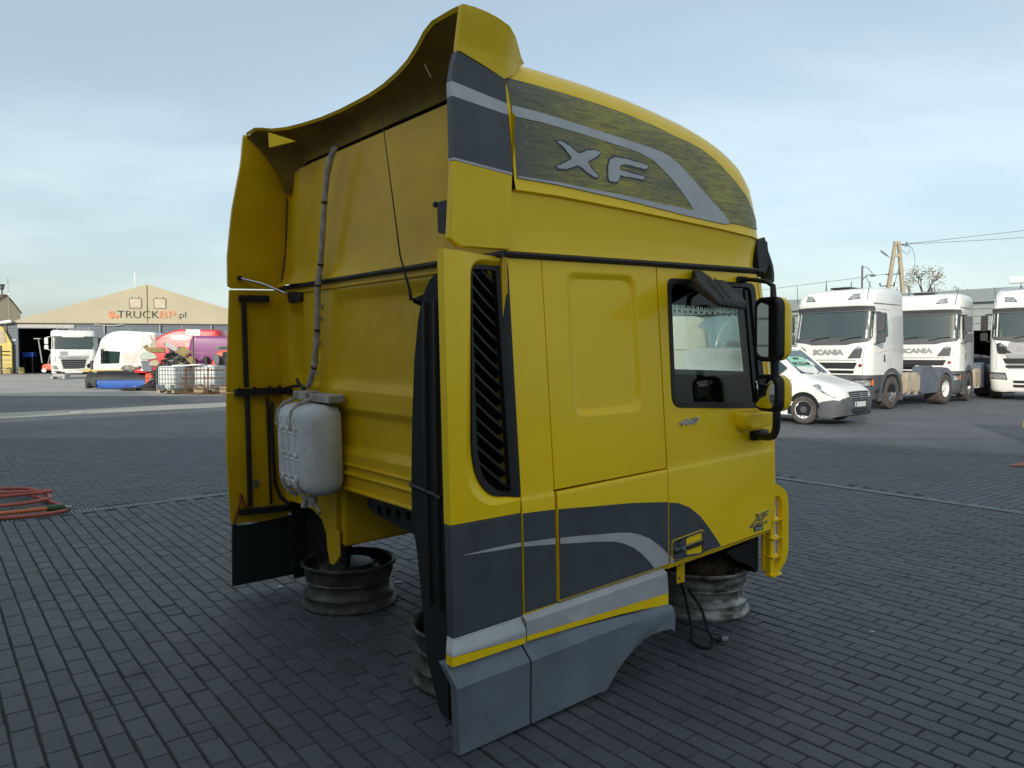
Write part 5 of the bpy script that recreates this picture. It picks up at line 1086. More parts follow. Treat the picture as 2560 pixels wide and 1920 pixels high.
# ================================================================== HANGAR ON THE LEFT
HD = Vector((0.984, 0.18, 0)).normalized(); H0 = Vector((-44.9, 67.3, 0)); HN = Vector((HD.y, -HD.x, 0))
hg_t = thing('tent_hall', 'tent hall with sand tarpaulin gable over blue grey siding', 'building', tuple(H0), rz=atan2(HD.y, HD.x))
# local: x along the facade, -y towards the camera
EH, AH, AX, LH = 4.45, 8.10, 11.67, 24.1
def fac(u, v, off=0.0): return (u, -off, v)
MB().sheet([(0.0, 0), (0.83, 0), (0.83, 4.05), (4.9, 4.05), (4.9, 0), (LH, 0), (LH, EH), (0, EH)], lambda u, v, o: fac(u, v, o - 0.02), 0.2).build('wall', 'siding', hg_t)
z = 0.06
k = 0
while z < EH - 0.1:
    segs = [(0.0, 0.83), (4.9, LH)] if z + 0.2 < 4.05 else [(0.0, LH)]
    for a, b_ in segs: MB().sheet([(a, z), (b_, z), (b_, z + 0.225), (a, z + 0.225)], lambda u, v, o: fac(u, v, 0.03 - 0.02 * smooth(z, z + 0.22, v) + o), 0.02).build('siding_board', 'siding', hg_t)
    z += 0.245
MB().sheet([(-0.1, EH), (LH - 0.7, EH), (AX, AH)], lambda u, v, o: fac(u, v, 0.10 + o + 0.05 * smooth(EH + 0.8, EH, v)), 0.1, cv=frange(EH + 0.1, AH, 0.4), cu=frange(1, 26, 2)).build('gable_tarpaulin', 'canvas', hg_t)
MB().add([(-0.1, 0, EH), (AX, 0, AH), (AX, 30, AH), (-0.1, 30, EH), (LH - 0.7, 0, EH), (LH - 0.7, 30, EH)], [(0, 1, 2, 3), (1, 4, 5, 2)]).build('roof', 'canvas', hg_t)
MB().tube([fac(AX, EH + 0.1, 0.14), fac(AX, AH - 0.1, 0.14)], 0.035, 5).build('lacing', 'canvas_dk', hg_t)
MB().tube([fac(-0.1, EH + 0.02, 0.2), fac(LH - 0.7, EH + 0.02, 0.2)], 0.03, 5).build('hem_rope', 'canvas_dk', hg_t)
for x in (10.67, 12.76):
    MB().sheet(rrect(.95, .84, .03, 2, x, 6.34), lambda u, v, o: fac(u, v, 0.13 + o), 0.03).build('vent_flap', 'canvas_lt', hg_t, bevel=0.01)
    fr = MB(); pp_ = rrect(1.02, .9, .04, 2, x, 6.34)
    fr.tube([fac(a, b_, 0.16) for a, b_ in pp_], 0.022, 5, closed=True)
    for q in (-0.5, 0.5): fr.tube([fac(x + q * .6, 6.75, 0.16), fac(x + q * .6, 6.95, 0.15)], 0.02, 5)
    fr.build('flap_frame', 'canvas_dk', hg_t)
MB().sheet([(0.83, 4.05), (5.5, 4.05), (5.5, 4.35), (0.83, 4.35)], lambda u, v, o: fac(u, v, 0.12 + o), 0.1).build('door_head', 'lightgrey', hg_t)
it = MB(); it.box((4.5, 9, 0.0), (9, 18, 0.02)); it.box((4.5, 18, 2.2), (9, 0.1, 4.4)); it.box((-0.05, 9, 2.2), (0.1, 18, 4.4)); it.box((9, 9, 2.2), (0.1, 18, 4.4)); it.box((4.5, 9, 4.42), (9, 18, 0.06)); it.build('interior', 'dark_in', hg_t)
for x in (8.01, 12.75, 17.22): MB().box((x, -0.15, 4.0), (0.08, 0.12, 0.75)).build('floodlight_arm', 'lightgrey', hg_t)
MB().tube([fac(7.2, 4.40, 0.2), fac(8.0, 4.30, 0.22), fac(8.9, 4.30, 0.22), fac(9.6, 4.42, 0.2)], 0.025, 5).build('slack_cable', 'white_dull', hg_t)
text('lettering', 'DAF', 0.22, M['sign'], hg_t, lambda u, v, o: fac(0.44 + u, 2.95 + v, 0.06 + o), 0.01, sx=1.3, bold=0.006)
TX = lambda x0, z0=5.32: (lambda u, v, o: fac(x0 + u, z0 + v, 0.16 + o))
text('lettering', 'TRUCK', 1.02, M['dark_text'], hg_t, TX(10.9), 0.003, bold=-0.012, fit=(3.55, .66))
text('lettering', 'BP', 1.02, M['gold_text'], hg_t, TX(13.45), 0.003, bold=-0.012, fit=(1.38, .66))
text('lettering', '.pl', 0.95, M['dark_text'], hg_t, TX(14.62, 5.24), 0.003, bold=-0.014, fit=(.74, .72))
lg = MB()
def lf(u, v, o): return fac(8.42 + u * .55, 4.98 + v * .68, 0.17 + o)
lg.sheet(rpoly([(0.0, 0.12), (0.0, 0.62), (0.18, 0.92), (0.75, 0.92), (0.75, 0.42), (1.45, 0.42), (1.45, 0.12)], 0.04, 2), lf, 0.0, holes=[rrect(0.34, 0.3, 0.03, 2, 0.38, 0.68)])
for x in (0.38, 1.12): lg.sheet(disc(x, 0.12, 0.20, 14), lambda u, v, o: lf(u, v, o + 0.004), 0.0)
lg.build('truck_logo', 'gold_text', hg_t)
# things in the doorway
kk = thing('tool_trolley', 'dark tool trolley with blue top inside the hall doorway', 'trolley', (-44.05, 68.9, 0))
MB().box((0, 0, 1.66), (.95, 0.5, 0.42)).build('top_box', 'blue', kk); 
for x in (-.4, .4): MB().box((x, 0, 0.68), (0.08, 0.5, 1.35)).build('leg', 'steel_dark', kk)
pj = thing('floor_cleaner', 'orange floor cleaner with white wheel inside the hall doorway', 'cleaning machine', (-41.5, 67.9, 0), 0.15)
MB().rings([[(x, y, z) for x, y in rrect(w, 0.9, .15, 3, cx, 0)] for z, w, cx in ((0.25, 2.2, 0.5), (0.6, 2.2, 0.5), (0.78, 2.0, 0.5), (0.85, 1.2, 0.7))]).build('body', 'orange', pj, bevel=0.02)
MB().lathe([(0, .05), (.2, .05), (.2, -.05), (0, -.05)], 16, (-.35, -0.5, 0.25), Matrix.Rotation(radians(90), 3, 'X')).build('wheel', 'plate', pj)
MB().tube([(-.25, 0, .7), (-.05, 0, 1.6), (.4, 0, 2.3), (.9, 0, 2.4)], 0.04, 6).build('guard_frame', 'lightgrey', pj)
ps = MB().tube([(-42.7, 68.6, 0.9), (-43.0, 68.6, 3.1)], 0.06, 6).build('prop_stand', 'lightgrey'); tag(ps, 'leaning grey prop with a plate on top inside the doorway', 'stand')
MB().box((-43.0, 68.6, 3.1), (0.6, 0.4, 0.08)).build('top_plate', 'lightgrey', ps)
def hazard(x, y, label):
    t = thing('impact_block', label, 'impact block', (x, y, 0), group='striped impact blocks by the hall door', scale=.62)
    MB().rings([[(a, b_, z) for a, b_ in rrect(w, .45, .05, 2)] for z, w in ((0, .62), (.5, .56), (.85, .36))]).build('block', 'banner', t, ang=40)
    for q in range(3):
        z = 0.12 + q * 0.25; MB().add([(-.26 + .04 * q, -.229, z), (.26 - .04 * q, -.229, z + .16), (.26 - .04 * q, -.229, z + .27), (-.26 + .04 * q, -.229, z + .11)], [(0, 1, 2, 3)]).build('stripe', 'black_matt', t)
hazard(-44.25, 66.4, 'striped yellow black block at the outer hall corner')
hazard(-43.35, 66.7, 'striped yellow black block beside the doorway opening')

# far-left house, siren, mast, fence, banner
hs = thing('gable_house', 'cream gabled house with rusty roof behind the tent hall', 'house', (-56.1, 84.0, 0), 0.9)
G_ = [(-4, 0), (1.35, 0), (1.35, 6.4), (.55, 7.5), (0, 8.2), (-4, 5.6)]
MB().rings([[(x, y, z) for x, z in G_] for y in (0, 9)]).build('wall', 'cream', hs)
MB().add([(x, y, z) for y in (-.15, 9.2) for x, z in ((1.5, 6.3), (.6, 7.62), (0, 8.32), (-4.2, 5.6))], [(0, 1, 5, 4), (1, 2, 6, 5), (2, 3, 7, 6)]).build('roof', 'roof_red', hs)
MB().box((-.6, -.06, 5.2), (0.5, 0.1, 0.6)).build('window', 'screen', hs)
for k in range(6): MB().tube([(-.2 - k * .7, -.15 + 0, 8.30 - k * .45), (-.2 - k * .7, 9.2, 8.30 - k * .45)], .05, 4).build('roof_rib', 'roof_red', hs)
sr = thing('alarm_siren', 'grey alarm siren with a wide round hood on a pole above the house', 'siren', (-56.9, 84.5, 0))
MB().tube([(0, 0, 0), (0, 0, 8.9)], 0.08, 8).build('pole', 'grey_body', sr)
MB().lathe([(0, 9.55), (.42, 9.45), (.42, 9.40), (.22, 9.35), (.25, 9.1), (.16, 8.95), (.08, 8.8), (0, 8.8)], 16).build('siren_head', 'grey_body', sr)
mt = MB().tube([(-54.9, 82.5, 0), (-54.9, 82.5, 9.4)], 0.035, 6).tube([(-54.9, 82.5, 9.4), (-54.9, 82.5, 10.0)], 0.05, 6).build('antenna_mast', 'lightgrey'); tag(mt, 'thin white antenna mast rising beside the siren', 'mast')
MB().tube([(-54.7, 82.5, 8.2), (-54.9, 82.5, 8.3)], 0.07, 6).build('aerial', 'sign', mt); MB().tube([(-55.1, 82.5, 9.1), (-54.9, 82.5, 9.2)], 0.07, 6).build('aerial', 'sign', mt)
am = MB().tube([(-35.8, 72, 7.4), (-35.8, 72, 8.5)], 0.03, 6).tube([(-35.8, 72, 8.5), (-35.8, 72, 9.4)], 0.06, 6).build('roof_aerial', 'sign'); tag(am, 'white rod aerial standing behind the tent hall ridge', 'aerial')
bn = thing('banner_shed', 'yellow tarpaulin shed with white roof edge beside the hall', 'shed', (-48.7, 66.6, 0), 0.1)
MB().sheet([(-3.5, 0.0), (4.3, 0), (4.3, 2.6), (3.6, 4.1), (2.2, 4.3), (-3.5, 3.2)], lambda u, v, o: (u, -o, v), 0.2).build('tarpaulin', 'banner', bn)
MB().tube([(-3.5, -.1, 3.3), (2.2, -.1, 4.35), (4.4, -.1, 4.6)], 0.14, 6).build('roof_edge', 'sign', bn)
MB().sheet([(1.2, 2.7), (3.9, 2.7), (3.7, 3.8), (1.2, 3.5)], lambda u, v, o: (u, -o - 0.05, v)).build('faded_print', 'card2', bn)
fn = thing('bar_fence', 'low dark bar fence in front of the yellow shed', 'fence', (-45.2, 62.5, 0), 0.12)
for z in (0.35, 0.8, 1.2, 1.6, 1.9): MB().tube([(-4, 0, z + 0.25), (3.4, 0, z)], 0.05, 5).build('rail', 'card2' if z < 1.3 else 'steel_dark', fn)
for x in (-2.4, 0.4, 2.7): MB().box((x, 0, 1.2), (0.12, 0.12, 2.4)).build('post', 'steel_dark', fn)

# ================================================================== TRUCKS
class Body:
    """a cab body as a stack of rounded plan rings; x forward, front face near x = 0"""
    def __init__(s, levels, xr): s.L = levels; s.xr = xr
    def par(s, z):
        L = s.L
        if z <= L[0][0]: return L[0][1:]
        for a, b in zip(L, L[1:]):
            if z <= b[0]:
                t = (z - a[0]) / (b[0] - a[0]); return tuple(lerp(p, q, t) for p, q in zip(a[1:], b[1:]))
        return L[-1][1:]
    def ring(s, z, xr=None):
        xf, hw, r, bow = s.par(z); xr = s.xr if xr is None else xr; pts = []
        ys_ = [-(hw - r) + 2 * (hw - r) * k / 8 for k in range(9)]
        for k in range(6): a = radians(-90 + 90 * k / 5 - 0); pts.append((xf - bow - r + r * cos(a), -(hw - r) + r * sin(a)))
        for y in ys_[1:-1]: pts.append((xf - bow * (y / (hw - r)) ** 2, y))
        for k in range(6): a = radians(90 * k / 5); pts.append((xf - bow - r + r * cos(a), (hw - r) + r * sin(a)))
        pts += [(xr + 0.08, hw), (xr, hw - 0.08), (xr, -hw + 0.08), (xr + 0.08, -hw)]
        return [(x, y, z) for x, y in pts]
    def mb(s, xr=None): return MB().rings([s.ring(l[0], xr) for l in s.L])
    def F(s, off0=0.0):
        def f(u, v, off=0.0):
            xf, hw, r, bow = s.par(v); a = hw - r; off = off + off0; sg = 1 if u >= 0 else -1; q = abs(u)
            if q <= a: x, y, nx, ny = xf - bow * (q / a) ** 2, q, 1.0, 0.12 * q
            elif q <= a + r * pi / 2: t = (q - a) / r; x, y, nx, ny = xf - bow - r + r * cos(t), a + r * sin(t), cos(t), sin(t)
            else: x, y, nx, ny = xf - bow - r - (q - a - r * pi / 2), hw, 0, 1
            return (x + nx * off, sg * (y + ny * off), v)
        return f
    def S(s, sg, off0=0.0):
        return lambda u, v, off=0.0: (u, sg * (s.par(v)[1] + off + off0), v)
CUF = frange(-1.6, 1.6, 0.12)
def wheel(t, x, y, r, w, sg, tm='tyre', rm='chrome', name='wheel'):
    R_ = Matrix(((1, 0, 0), (0, 0, sg), (0, 1, 0))); c = (x, y, r)
    ty = MB().lathe([(r * .56, -w / 2), (r * .9, -w / 2), (r * .985, -w * .42), (r, -w * .3), (r, w * .3), (r * .985, w * .42), (r * .9, w / 2), (r * .56, w / 2)], 28, c, R_).build(name, tm, t)
    MB().lathe([(r * .56, w * .48), (r * .53, w * .46), (r * .50, w * .20), (r * .40, w * .12), (r * .34, w * .30), (r * .18, w * .32), (r * .17, w * .42), (0, w * .42)], 20, c, R_).build('rim', rm, ty)
    return ty
def lever_mirror(t, x, y, z, sg, h1=0.52, h2=0.28, m='black'):
    a = MB(); a.rings([[(x + dx_, y + sg * q, zz) for q, zz in rrect(.20, h1, .05, 3, .12, z)] for dx_ in (-.06, .0, .07)]); a.rings([[(x + dx_, y + sg * q, zz) for q, zz in rrect(.22, h2, .05, 3, .12, z - h1 / 2 - h2 / 2 - .05)] for dx_ in (-.06, .0, .07)])
    a.tube([(x, y - sg * .12, z + h1 / 2 + .05), (x, y + sg * .1, z + h1 / 2 + .03)], .025, 5); a.tube([(x, y - sg * .12, z - h1 / 2 - h2 - .10), (x, y + sg * .1, z - h1 / 2 - h2 - .05)], .025, 5)
    return a.build('mirror', m, t, bevel=0.01)

def scania(label, loc, heading, full=True, style=0, sc=1.0):
    t = thing('parked_truck', label, 'truck', loc, atan2(heading[1], heading[0]), group='white trucks parked on the right', scale=sc)
    m = 'white'
    B = Body([(1.02, .02, 1.25, .28, .06), (1.5, .03, 1.25, .28, .07), (1.98, -.01, 1.25, .26, .08), (2.92, -.17, 1.21, .24, .09), (3.02, -.10, 1.20, .24, .09), (3.10, -.06, 1.20, .26, .09), (3.38, -.14, 1.19, .30, .10), (3.50, -.25, 1.15, .34, .10), (3.58, -.50, 1.06, .4, .10), (3.63, -1.0, .92, .4, .10)], -2.15)
    if style == 2: B.L = B.L[:5] + [(3.12, -.06, 1.20, .26, .09), (3.42, -.2, 1.18, .32, .10), (3.62, -.36, 1.12, .38, .10), (3.74, -.62, 1.02, .42, .10), (3.80, -1.1, .88, .4, .10)]
    B.mb().build('cab_body', m, t, ang=55)
    LB = Body([(.26, -.03, 1.16, .30, .05), (.34, .03, 1.22, .32, .06), (.72, .05, 1.25, .32, .06), (1.015, .04, 1.25, .30, .06)], -.82)
    lowm = m if style == 2 else 'grey_body'
    LB.mb().build('bumper', lowm if style == 2 else 'grey_body', t, ang=55)
    F, F2 = B.F(0.004), LB.F(0.006); SL, SR = B.S(1, .004), B.S(-1, .004)
    # windscreen, upper band, wiper cowl
    ws = MB().sheet(rpoly([(-1.27, 2.08), (1.27, 2.08), (1.24, 2.90), (-1.24, 2.90)], .08, 3), F, 0, cu=CUF, cv=(2.3, 2.6)).build('windscreen', 'screen', t, ang=60)
    MB().sheet(rpoly([(-1.26, 2.885), (1.26, 2.885), (1.26, 3.03), (.8, 3.05), (-.8, 3.05), (-1.26, 3.03)], .03, 2), lambda u, v, o: F(u, v, o + .03), .04, cu=CUF).build('sun_visor', 'grey_body', t)
    MB().sheet(rpoly([(-1.25, 2.10), (1.25, 2.10), (1.15, 1.99), (.75, 1.95), (.55, 1.90), (-.55, 1.90), (-.75, 1.95), (-1.15, 1.99)], .03, 2), lambda u, v, o: F(u, v, o + .006), .0, cu=CUF).build('wiper_cowl', 'grey_body', t)
    for u in (-.6, .35): MB().tube([F(u, 2.03, .03), F(u + .3, 2.10, .03), F(u + .62, 2.13, .03)], .012, 5).build('wiper', 'black', t)
    # upper face panel with lettering, headlight slits
    for sg in (-1, 1):
        MB().sheet(rpoly([(sg * .60, 1.50), (sg * .98, 1.51), (sg * 1.02, 1.80), (sg * .90, 1.86), (sg * .78, 1.78)], .02, 2), F, 0, cu=CUF).build('corner_vane', 'grey_body', t)
        MB().sheet([(sg * .79, 1.755), (sg * 1.005, 1.785), (sg * 1.02, 1.80), (sg * .90, 1.86)], lambda u, v, o: F(u, v, o + .006), 0, cu=CUF).build('position_lamp', 'lamp', t)
        MB().tube([F(sg * 1.05, 1.02, .0), F(sg * 1.045, 1.50, .0), F(sg * 1.07, 1.85, .0), F(sg * 1.13, 1.95, .0)], .008, 5).build('panel_gap', 'lightgrey', t)
        q = MB().sheet(rpoly([(sg * .72, .66), (sg * 1.36, .70), (sg * 1.38, .92), (sg * .78, .90)], .04, 2), F2, 0, cu=CUF).build('headlight', 'black', t)
        MB().sheet(rpoly([(sg * .76, .68), (sg * 1.28, .72), (sg * 1.28, .87), (sg * .80, .86)], .04, 2), lambda u, v, o: F2(u, v, o + .006), 0, cu=CUF).build('lens', 'lamp', t)
        MB().sheet([(sg * 1.30, .72), (sg * 1.37, .72), (sg * 1.375, .90), (sg * 1.30, .89)], lambda u, v, o: F2(u, v, o + .008), 0).build('indicator', 'orange_lens', t)
        p = [(sg * .50, 3.23), (sg * .86, 3.25), (sg * .87, 3.42), (sg * .62, 3.40)]
        MB().sheet(rpoly(p, .01, 2), F, 0, cu=CUF).build('roof_lamp', 'grey_body', t)
        MB().sheet(rpoly([(lerp(sg * .72, a, .82), lerp(3.33, b_, .76)) for a, b_ in p], .01, 2), lambda u, v, o: F(u, v, o + .005), 0, cu=CUF).build('roof_lamp_lens', 'lamp', t)
    gm_ = 'black'
    for z0, z1, w0, w1 in ((1.20, 1.38, .80, .88), (1.06, 1.15, .78, .80)):
        MB().sheet([(-w0, z0), (w0, z0), (w1, z1), (-w1, z1)], lambda u, v, o: F(u, v, o + .003), 0, cu=CUF).build('grille', gm_, t)
    for z in (1.245, 1.29, 1.335): MB().tube([F(u, z, .008) for u in frange(-.8, .81, .2)], .008, 4).build('grille_bar', 'grey_body', t)
    MB().tube([F(u, 1.455, .005) for u in frange(-.95, .96, .15)], .010, 4).build('panel_gap', 'lightgrey', t)
    text('lettering', 'SCANIA', .245, M['text_grey'], t, lambda u, v, o: F(u, 1.69 + v, o + .01), .006, bold=.016, fit=(.98, .17))
    MB().sheet(disc(.97, 1.30, .05, 12), lambda u, v, o: F(u, v, o + .012), .01).build('emblem', 'darkred', t)
    if style == 2:
        MB().sheet(rpoly([(-.72, 1.0), (.72, 1.0), (.80, 1.5), (.72, 1.92), (-.72, 1.92), (-.80, 1.5)], .06, 2), lambda u, v, o: F(u, v, o + .0015), 0, cu=CUF).build('grille_panel', 'lightgrey', t)
        for sg in (-1, 1): MB().sheet(rpoly([(sg * .62, 1.55), (sg * 1.02, 1.54), (sg * 1.08, 1.86), (sg * .95, 1.90), (sg * .80, 1.70)], .02, 2), lambda u, v, o: F(u, v, o + .006), 0, cu=CUF).build('corner_vane', 'steel_dark', t)
        for z in (.42, .56): MB().sheet([(-.55, z), (.55, z), (.58, z + .09), (-.58, z + .09)], lambda u, v, o: F2(u, v, o + .006), 0, cu=CUF).build('lower_grille', 'black', t)
        MB().box((-.05, 0, 3.95), (.35, 1.5, .22)).build('roof_sign_box', 'white', t, bevel=.03)
        MB().tube([(.12, .95, 3.1), (.35, .95, 3.0), (.36, .95, 2.86)], .02, 6).rings([[(.30 + .12 * cos(a_), .95 + .17 * sin(a_), z) for a_ in [2 * pi * k / 10 for k in range(10)]] for z in (2.74, 2.84)]).build('front_mirror', 'black', t)
    # sides
    for sg in (-1, 1):
        S_ = B.S(sg, .004)
        MB().sheet(rpoly([(-.43, 2.08), (-.40, 2.86), (-1.08, 2.86), (-1.12, 2.16), (-.72, 2.06)], .05, 3), S_, 0).build('side_window', 'sideglass', t)
        MB().sheet([(-.33, 1.98), (-.36, 2.90), (-.43, 2.90), (-.43, 2.0)], lambda u, v, o: S_(u, v, o + .003), .01).build('pillar', 'white', t)
        MB().tube([S_(-.36, 1.62, .0), S_(-.9, 1.72, 0), S_(-1.5, 1.80, 0)], .006, 4).build('body_crease', 'lightgrey', t)
        MB().tube([S_(-.46, 2.95, 0), S_(-1.28, 2.95, 0), S_(-1.38, 2.6, 0), S_(-1.30, 2.2, 0), S_(-1.05, 2.0, 0)], .007, 4).build('door_gap', 'lightgrey', t)
        MB().sheet([(-.98, 1.40), (-.86, 1.40), (-.86, 1.62), (-.94, 1.62)], S_, 0).build('fuel_flap_grille', 'grey_body', t)
        MB().tube([S_(-.30, 3.12, .015), S_(-1.9, 3.12, .005)], .015, 4).build('gutter', 'lightgrey', t)
        # wheel arch
        cx, cz = -1.36, .50
        outer = [(cx + .70 * cos(radians(a_)), cz + .72 * sin(radians(a_))) for a_ in range(0, 181, 12)]; inner = [(cx + .57 * cos(radians(a_)), cz + .58 * sin(radians(a_))) for a_ in range(180, -1, -12)]
        MB().sheet(outer + [(cx - .70, .25), (cx - .57, .25)] + inner + [(cx + .57, .25), (cx + .70, .25)], lambda u, v, o: (u, sg * (1.262 + o), v), .30).build('wheel_arch', 'grey_body', t)
        MB().sheet([(cx + .55 * cos(radians(a_)), cz + .56 * sin(radians(a_))) for a_ in range(0, 181, 15)], lambda u, v, o: (u, sg * (1.258 + o), v), 0).build('wheel_well', 'black_matt', t)
        wheel(t, cx, sg * 1.12, .50, .30, sg, 'tyre', 'chrome')
        lever_mirror(t, -.30, sg * 1.32, 2.55, sg, m='grey_body' if style != 2 else 'black')
        MB().tube([(-.12, sg * 1.10, 3.2), (-.16, sg * 1.16, 3.75)], .010, 5).build('antenna', 'grey_body', t)
    for y, hh in ((-.45, .25), (.35, .16)): MB().tube([(-.62, y, 3.55), (-.62, y, 3.68 + hh)], [.03, .006], 6).build('antenna', 'grey_body', t)
    MB().sheet(rrect(1.0, .62, .08, 3, -1.05, 0), lambda u, v, o: (u, v, 3.66 + o), .05).build('roof_hatch', 'steel_dark', t, bevel=.01)
    if full:
        fr = MB()
        for sg in (-1, 1): fr.box((-3.3, sg * .42, .92), (5.4, .08, .26))
        fr.box((-3.3, 0, .9), (.3, .9, .2)); fr.box((-4.9, 0, .9), (.3, .9, .2)); fr.build('chassis_frame', 'steel_dark', t)
        for sg in (-1, 1):
            tk_ = MB().rings([[(x, sg * yy, z) for yy, z in rrect(.62, .66, .16, 4, .93, .72)] for x in (-2.35, -3.25)]).build('fuel_tank', 'beige_tank', t, ang=40, bevel=.01)
            for x in (-2.55, -3.05): MB().box((x, sg * .93, .72), (.06, .64, .68)).build('tank_band', 'wrap', tk_)
            wheel(t, -5.0, sg * 1.02, .50, .52, sg, 'tyre', 'plate')
            cx = -5.0; ar_ = [(cx + .66 * cos(radians(a_)), .52 + .68 * sin(radians(a_))) for a_ in range(-5, 186, 14)]; br_ = [(cx + .52 * cos(radians(a_)), .50 + .53 * sin(radians(a_))) for a_ in range(185, -6, -14)]
            MB().sheet(ar_ + br_, lambda u, v, o: (u, sg * (1.27 + o), v), .60).build('mudguard', 'mudguard', t)
            MB().sheet(rpoly([(-3.35, .38), (-3.35, 1.22), (-4.0, 1.28), (-4.42, 1.05), (-4.50, .40)], .1, 3), lambda u, v, o: (u, sg * (1.24 + o), v), .3).build('side_cover', 'mudguard', t)
        MB().lathe([(0, .1), (.45, .1), (.5, 0), (.45, -.05), (0, -.05)], 24, (-4.5, 0, 1.2)).build('fifth_wheel', 'black_matt', t)
        MB().rings([[(x, y, z) for x, y in rrect(.35, .5, .1, 3, -2.5, -.75)] for z in (1.1, 1.5)]).rings([[(x, y, z) for x, y in rrect(.25, .3, .08, 3, -2.5, -.75)] for z in (1.5, 1.75)]).build('air_filter', 'white', t, bevel=.02)
        for sg in (-1, 1): MB().box((-.62, sg * 1.18, .55), (.5, .12, .1)).build('step', 'steel_dark', t)
    return t
scania('white truck with short fuel tank chassis, directly behind the white van', (9.52, 22.73, 0), (-.79, -.61))
scania('white truck parked between the two other white trucks, facing left of camera', (14.15, 26.4, 0), (-.68, -.733), full=True, sc=1.04)
scania('white truck with grey grille and round front mirror at the right frame edge', (18.35, 26.5, 0), (-.60, -.80), full=True, style=2, sc=1.08)

# DAF on the left
def daf(label, loc, heading, sc):
    t = thing('parked_truck', label, 'truck', loc, atan2(heading[1], heading[0]), scale=sc)
    B = Body([(.30, 0, 1.20, .22, .05), (.62, .02, 1.24, .22, .06), (1.2, .02, 1.25, .2, .07), (1.75, .01, 1.22, .2, .07), (1.78, -.02, 1.20, .2, .07), (2.55, -.12, 1.18, .2, .08), (2.68, -.12, 1.19, .2, .08), (2.95, -.2, 1.16, .25, .08), (3.02, -.35, 1.10, .3, .08)], -2.1)
    B.mb().build('cab_body', 'white', t, ang=50); F = B.F(.006)
    MB().sheet(rpoly([(-1.18, 1.80), (1.18, 1.80), (1.16, 2.50), (-1.16, 2.50)], .06, 3), F, 0, cu=CUF).build('windscreen', 'screen', t)
    MB().sheet([(-1.16, 2.50), (1.16, 2.50), (1.16, 2.62), (.6, 2.62), (.55, 2.58), (-.55, 2.58), (-.6, 2.62), (-1.16, 2.62)], F, 0, cu=CUF).build('visor_shadow_band', 'grey_body', t)
    MB().sheet(rpoly([(-1.2, 2.62), (-.62, 2.62), (-.55, 2.56), (.55, 2.56), (.62, 2.62), (1.2, 2.62), (1.2, 2.93), (-1.2, 2.93)], .04, 2), lambda u, v, o: F(u, v, o + .06), .05, cu=CUF).build('sun_visor', 'white', t, bevel=.01)
    br_ = MB(); br_.tube([(-.1, -.95, 3.12), (-.1, .95, 3.12)], .02, 6)
    for y in (-.85, -.55, -.05, .3, .62, .85): br_.box((-.1, y, 3.14), (.06, .05, .20))
    br_.build('roof_lamp_bar', 'lightgrey', t)
    for z in (.58, .70, .82, .94, 1.06):
        w = .55 + .22 * (z - .55); MB().sheet([(-w - .03, z), (w + .03, z), (w + .05, z + .085), (-w - .05, z + .085)], lambda u, v, o: F(u, v, o + .004), 0, cu=CUF).build('grille', 'black', t)
        MB().tube([F(u, z + .10, .02) for u in frange(-w, w + .01, w / 4)], .018, 5).build('grille_bar', 'chrome', t)
    MB().sheet(rpoly([(-.78, 1.20), (.78, 1.20), (.84, 1.36), (-.84, 1.36)], .02, 2), lambda u, v, o: F(u, v, o + .01), 0, cu=CUF).build('name_panel', 'lightgrey', t)
    text('lettering', 'DAF', .15, M['text_grey'], t, lambda u, v, o: F(u, 1.28 + v, o + .02), .006, sx=2.2, bold=.005)
    MB().sheet(rrect(.42, .26, .02, 2, -.52, 1.54), F, 0).build('plate_holder', 'lightgrey', t)
    MB().sheet([(-.9, 1.40), (.9, 1.40), (.9, 1.415), (-.9, 1.415)], F, 0, cu=CUF).build('panel_gap', 'text_grey', t)
    MB().sheet(rpoly([(-1.24, .58), (-.82, .52), (-.92, .76), (-1.26, .82)], .05, 2), F, 0, cu=CUF).build('headlight', 'lamp', t)
    MB().sheet(rpoly([(1.26, .62), (.74, .60), (.70, .80), (.95, 1.0), (1.25, .98)], .04, 2), F, 0, cu=CUF).build('broken_headlight', 'black_matt', t)
    for sg in (-1, 1):
        MB().sheet(rpoly([(sg * .98, 1.02), (sg * 1.12, 1.02), (sg * 1.15, 1.38), (sg * .98, 1.38)], .03, 2), lambda u, v, o: F(u, v, o + .02), .02).build('corner_vane', 'white_dull', t, bevel=.01)
        MB().sheet(rpoly([(sg * .70, .36), (sg * 1.1, .38), (sg * 1.12, .46), (sg * .72, .44)], .02, 2), F, 0, cu=CUF).build('fog_lamp', 'grey_body', t)
        lever_mirror(t, -.25, sg * 1.34, 2.32, sg, .42, .26, 'black' if sg > 0 else 'white')
        wheel(t, -1.4, sg * 1.08, .50, .3, sg, 'tyre_dark', 'steel_dark')
    MB().box((-.06, 0, .30), (.1, 1.9, .16)).build('underrun_beam', 'black_matt', t)
    MB().sheet([(.15, .50), (.95, .46), (1.1, .54), (.9, .62), (.3, .60)], lambda u, v, o: F(u, v, o + .04), .02, cu=CUF).build('loose_bumper_piece', 'white_dull', t)
    for u in (-.5, .2): MB().tube([F(u, 1.80, .02), F(u + .5, 1.90, .03)], .012, 5).build('wiper', 'black', t)
    return t
daf('white truck with dented front and broken headlight before the hall doorway', (-30.95, 53.3, 0), (.50, -.866), 1.12)
jk = MB(); jk.rings([[(x, y, z) for x, y in rrect(.95, .7, .12, 3, -30.6, 51.2)] for z in (.15, .28, .34)])
for x in (-31.0, -30.2): jk.box((x, 51.0, .08), (.2, .5, .16))
tag(jk.build('grey_tray', 'lightgrey', bevel=.02), 'flat grey tray lying on the asphalt before the dented white truck', 'tray')

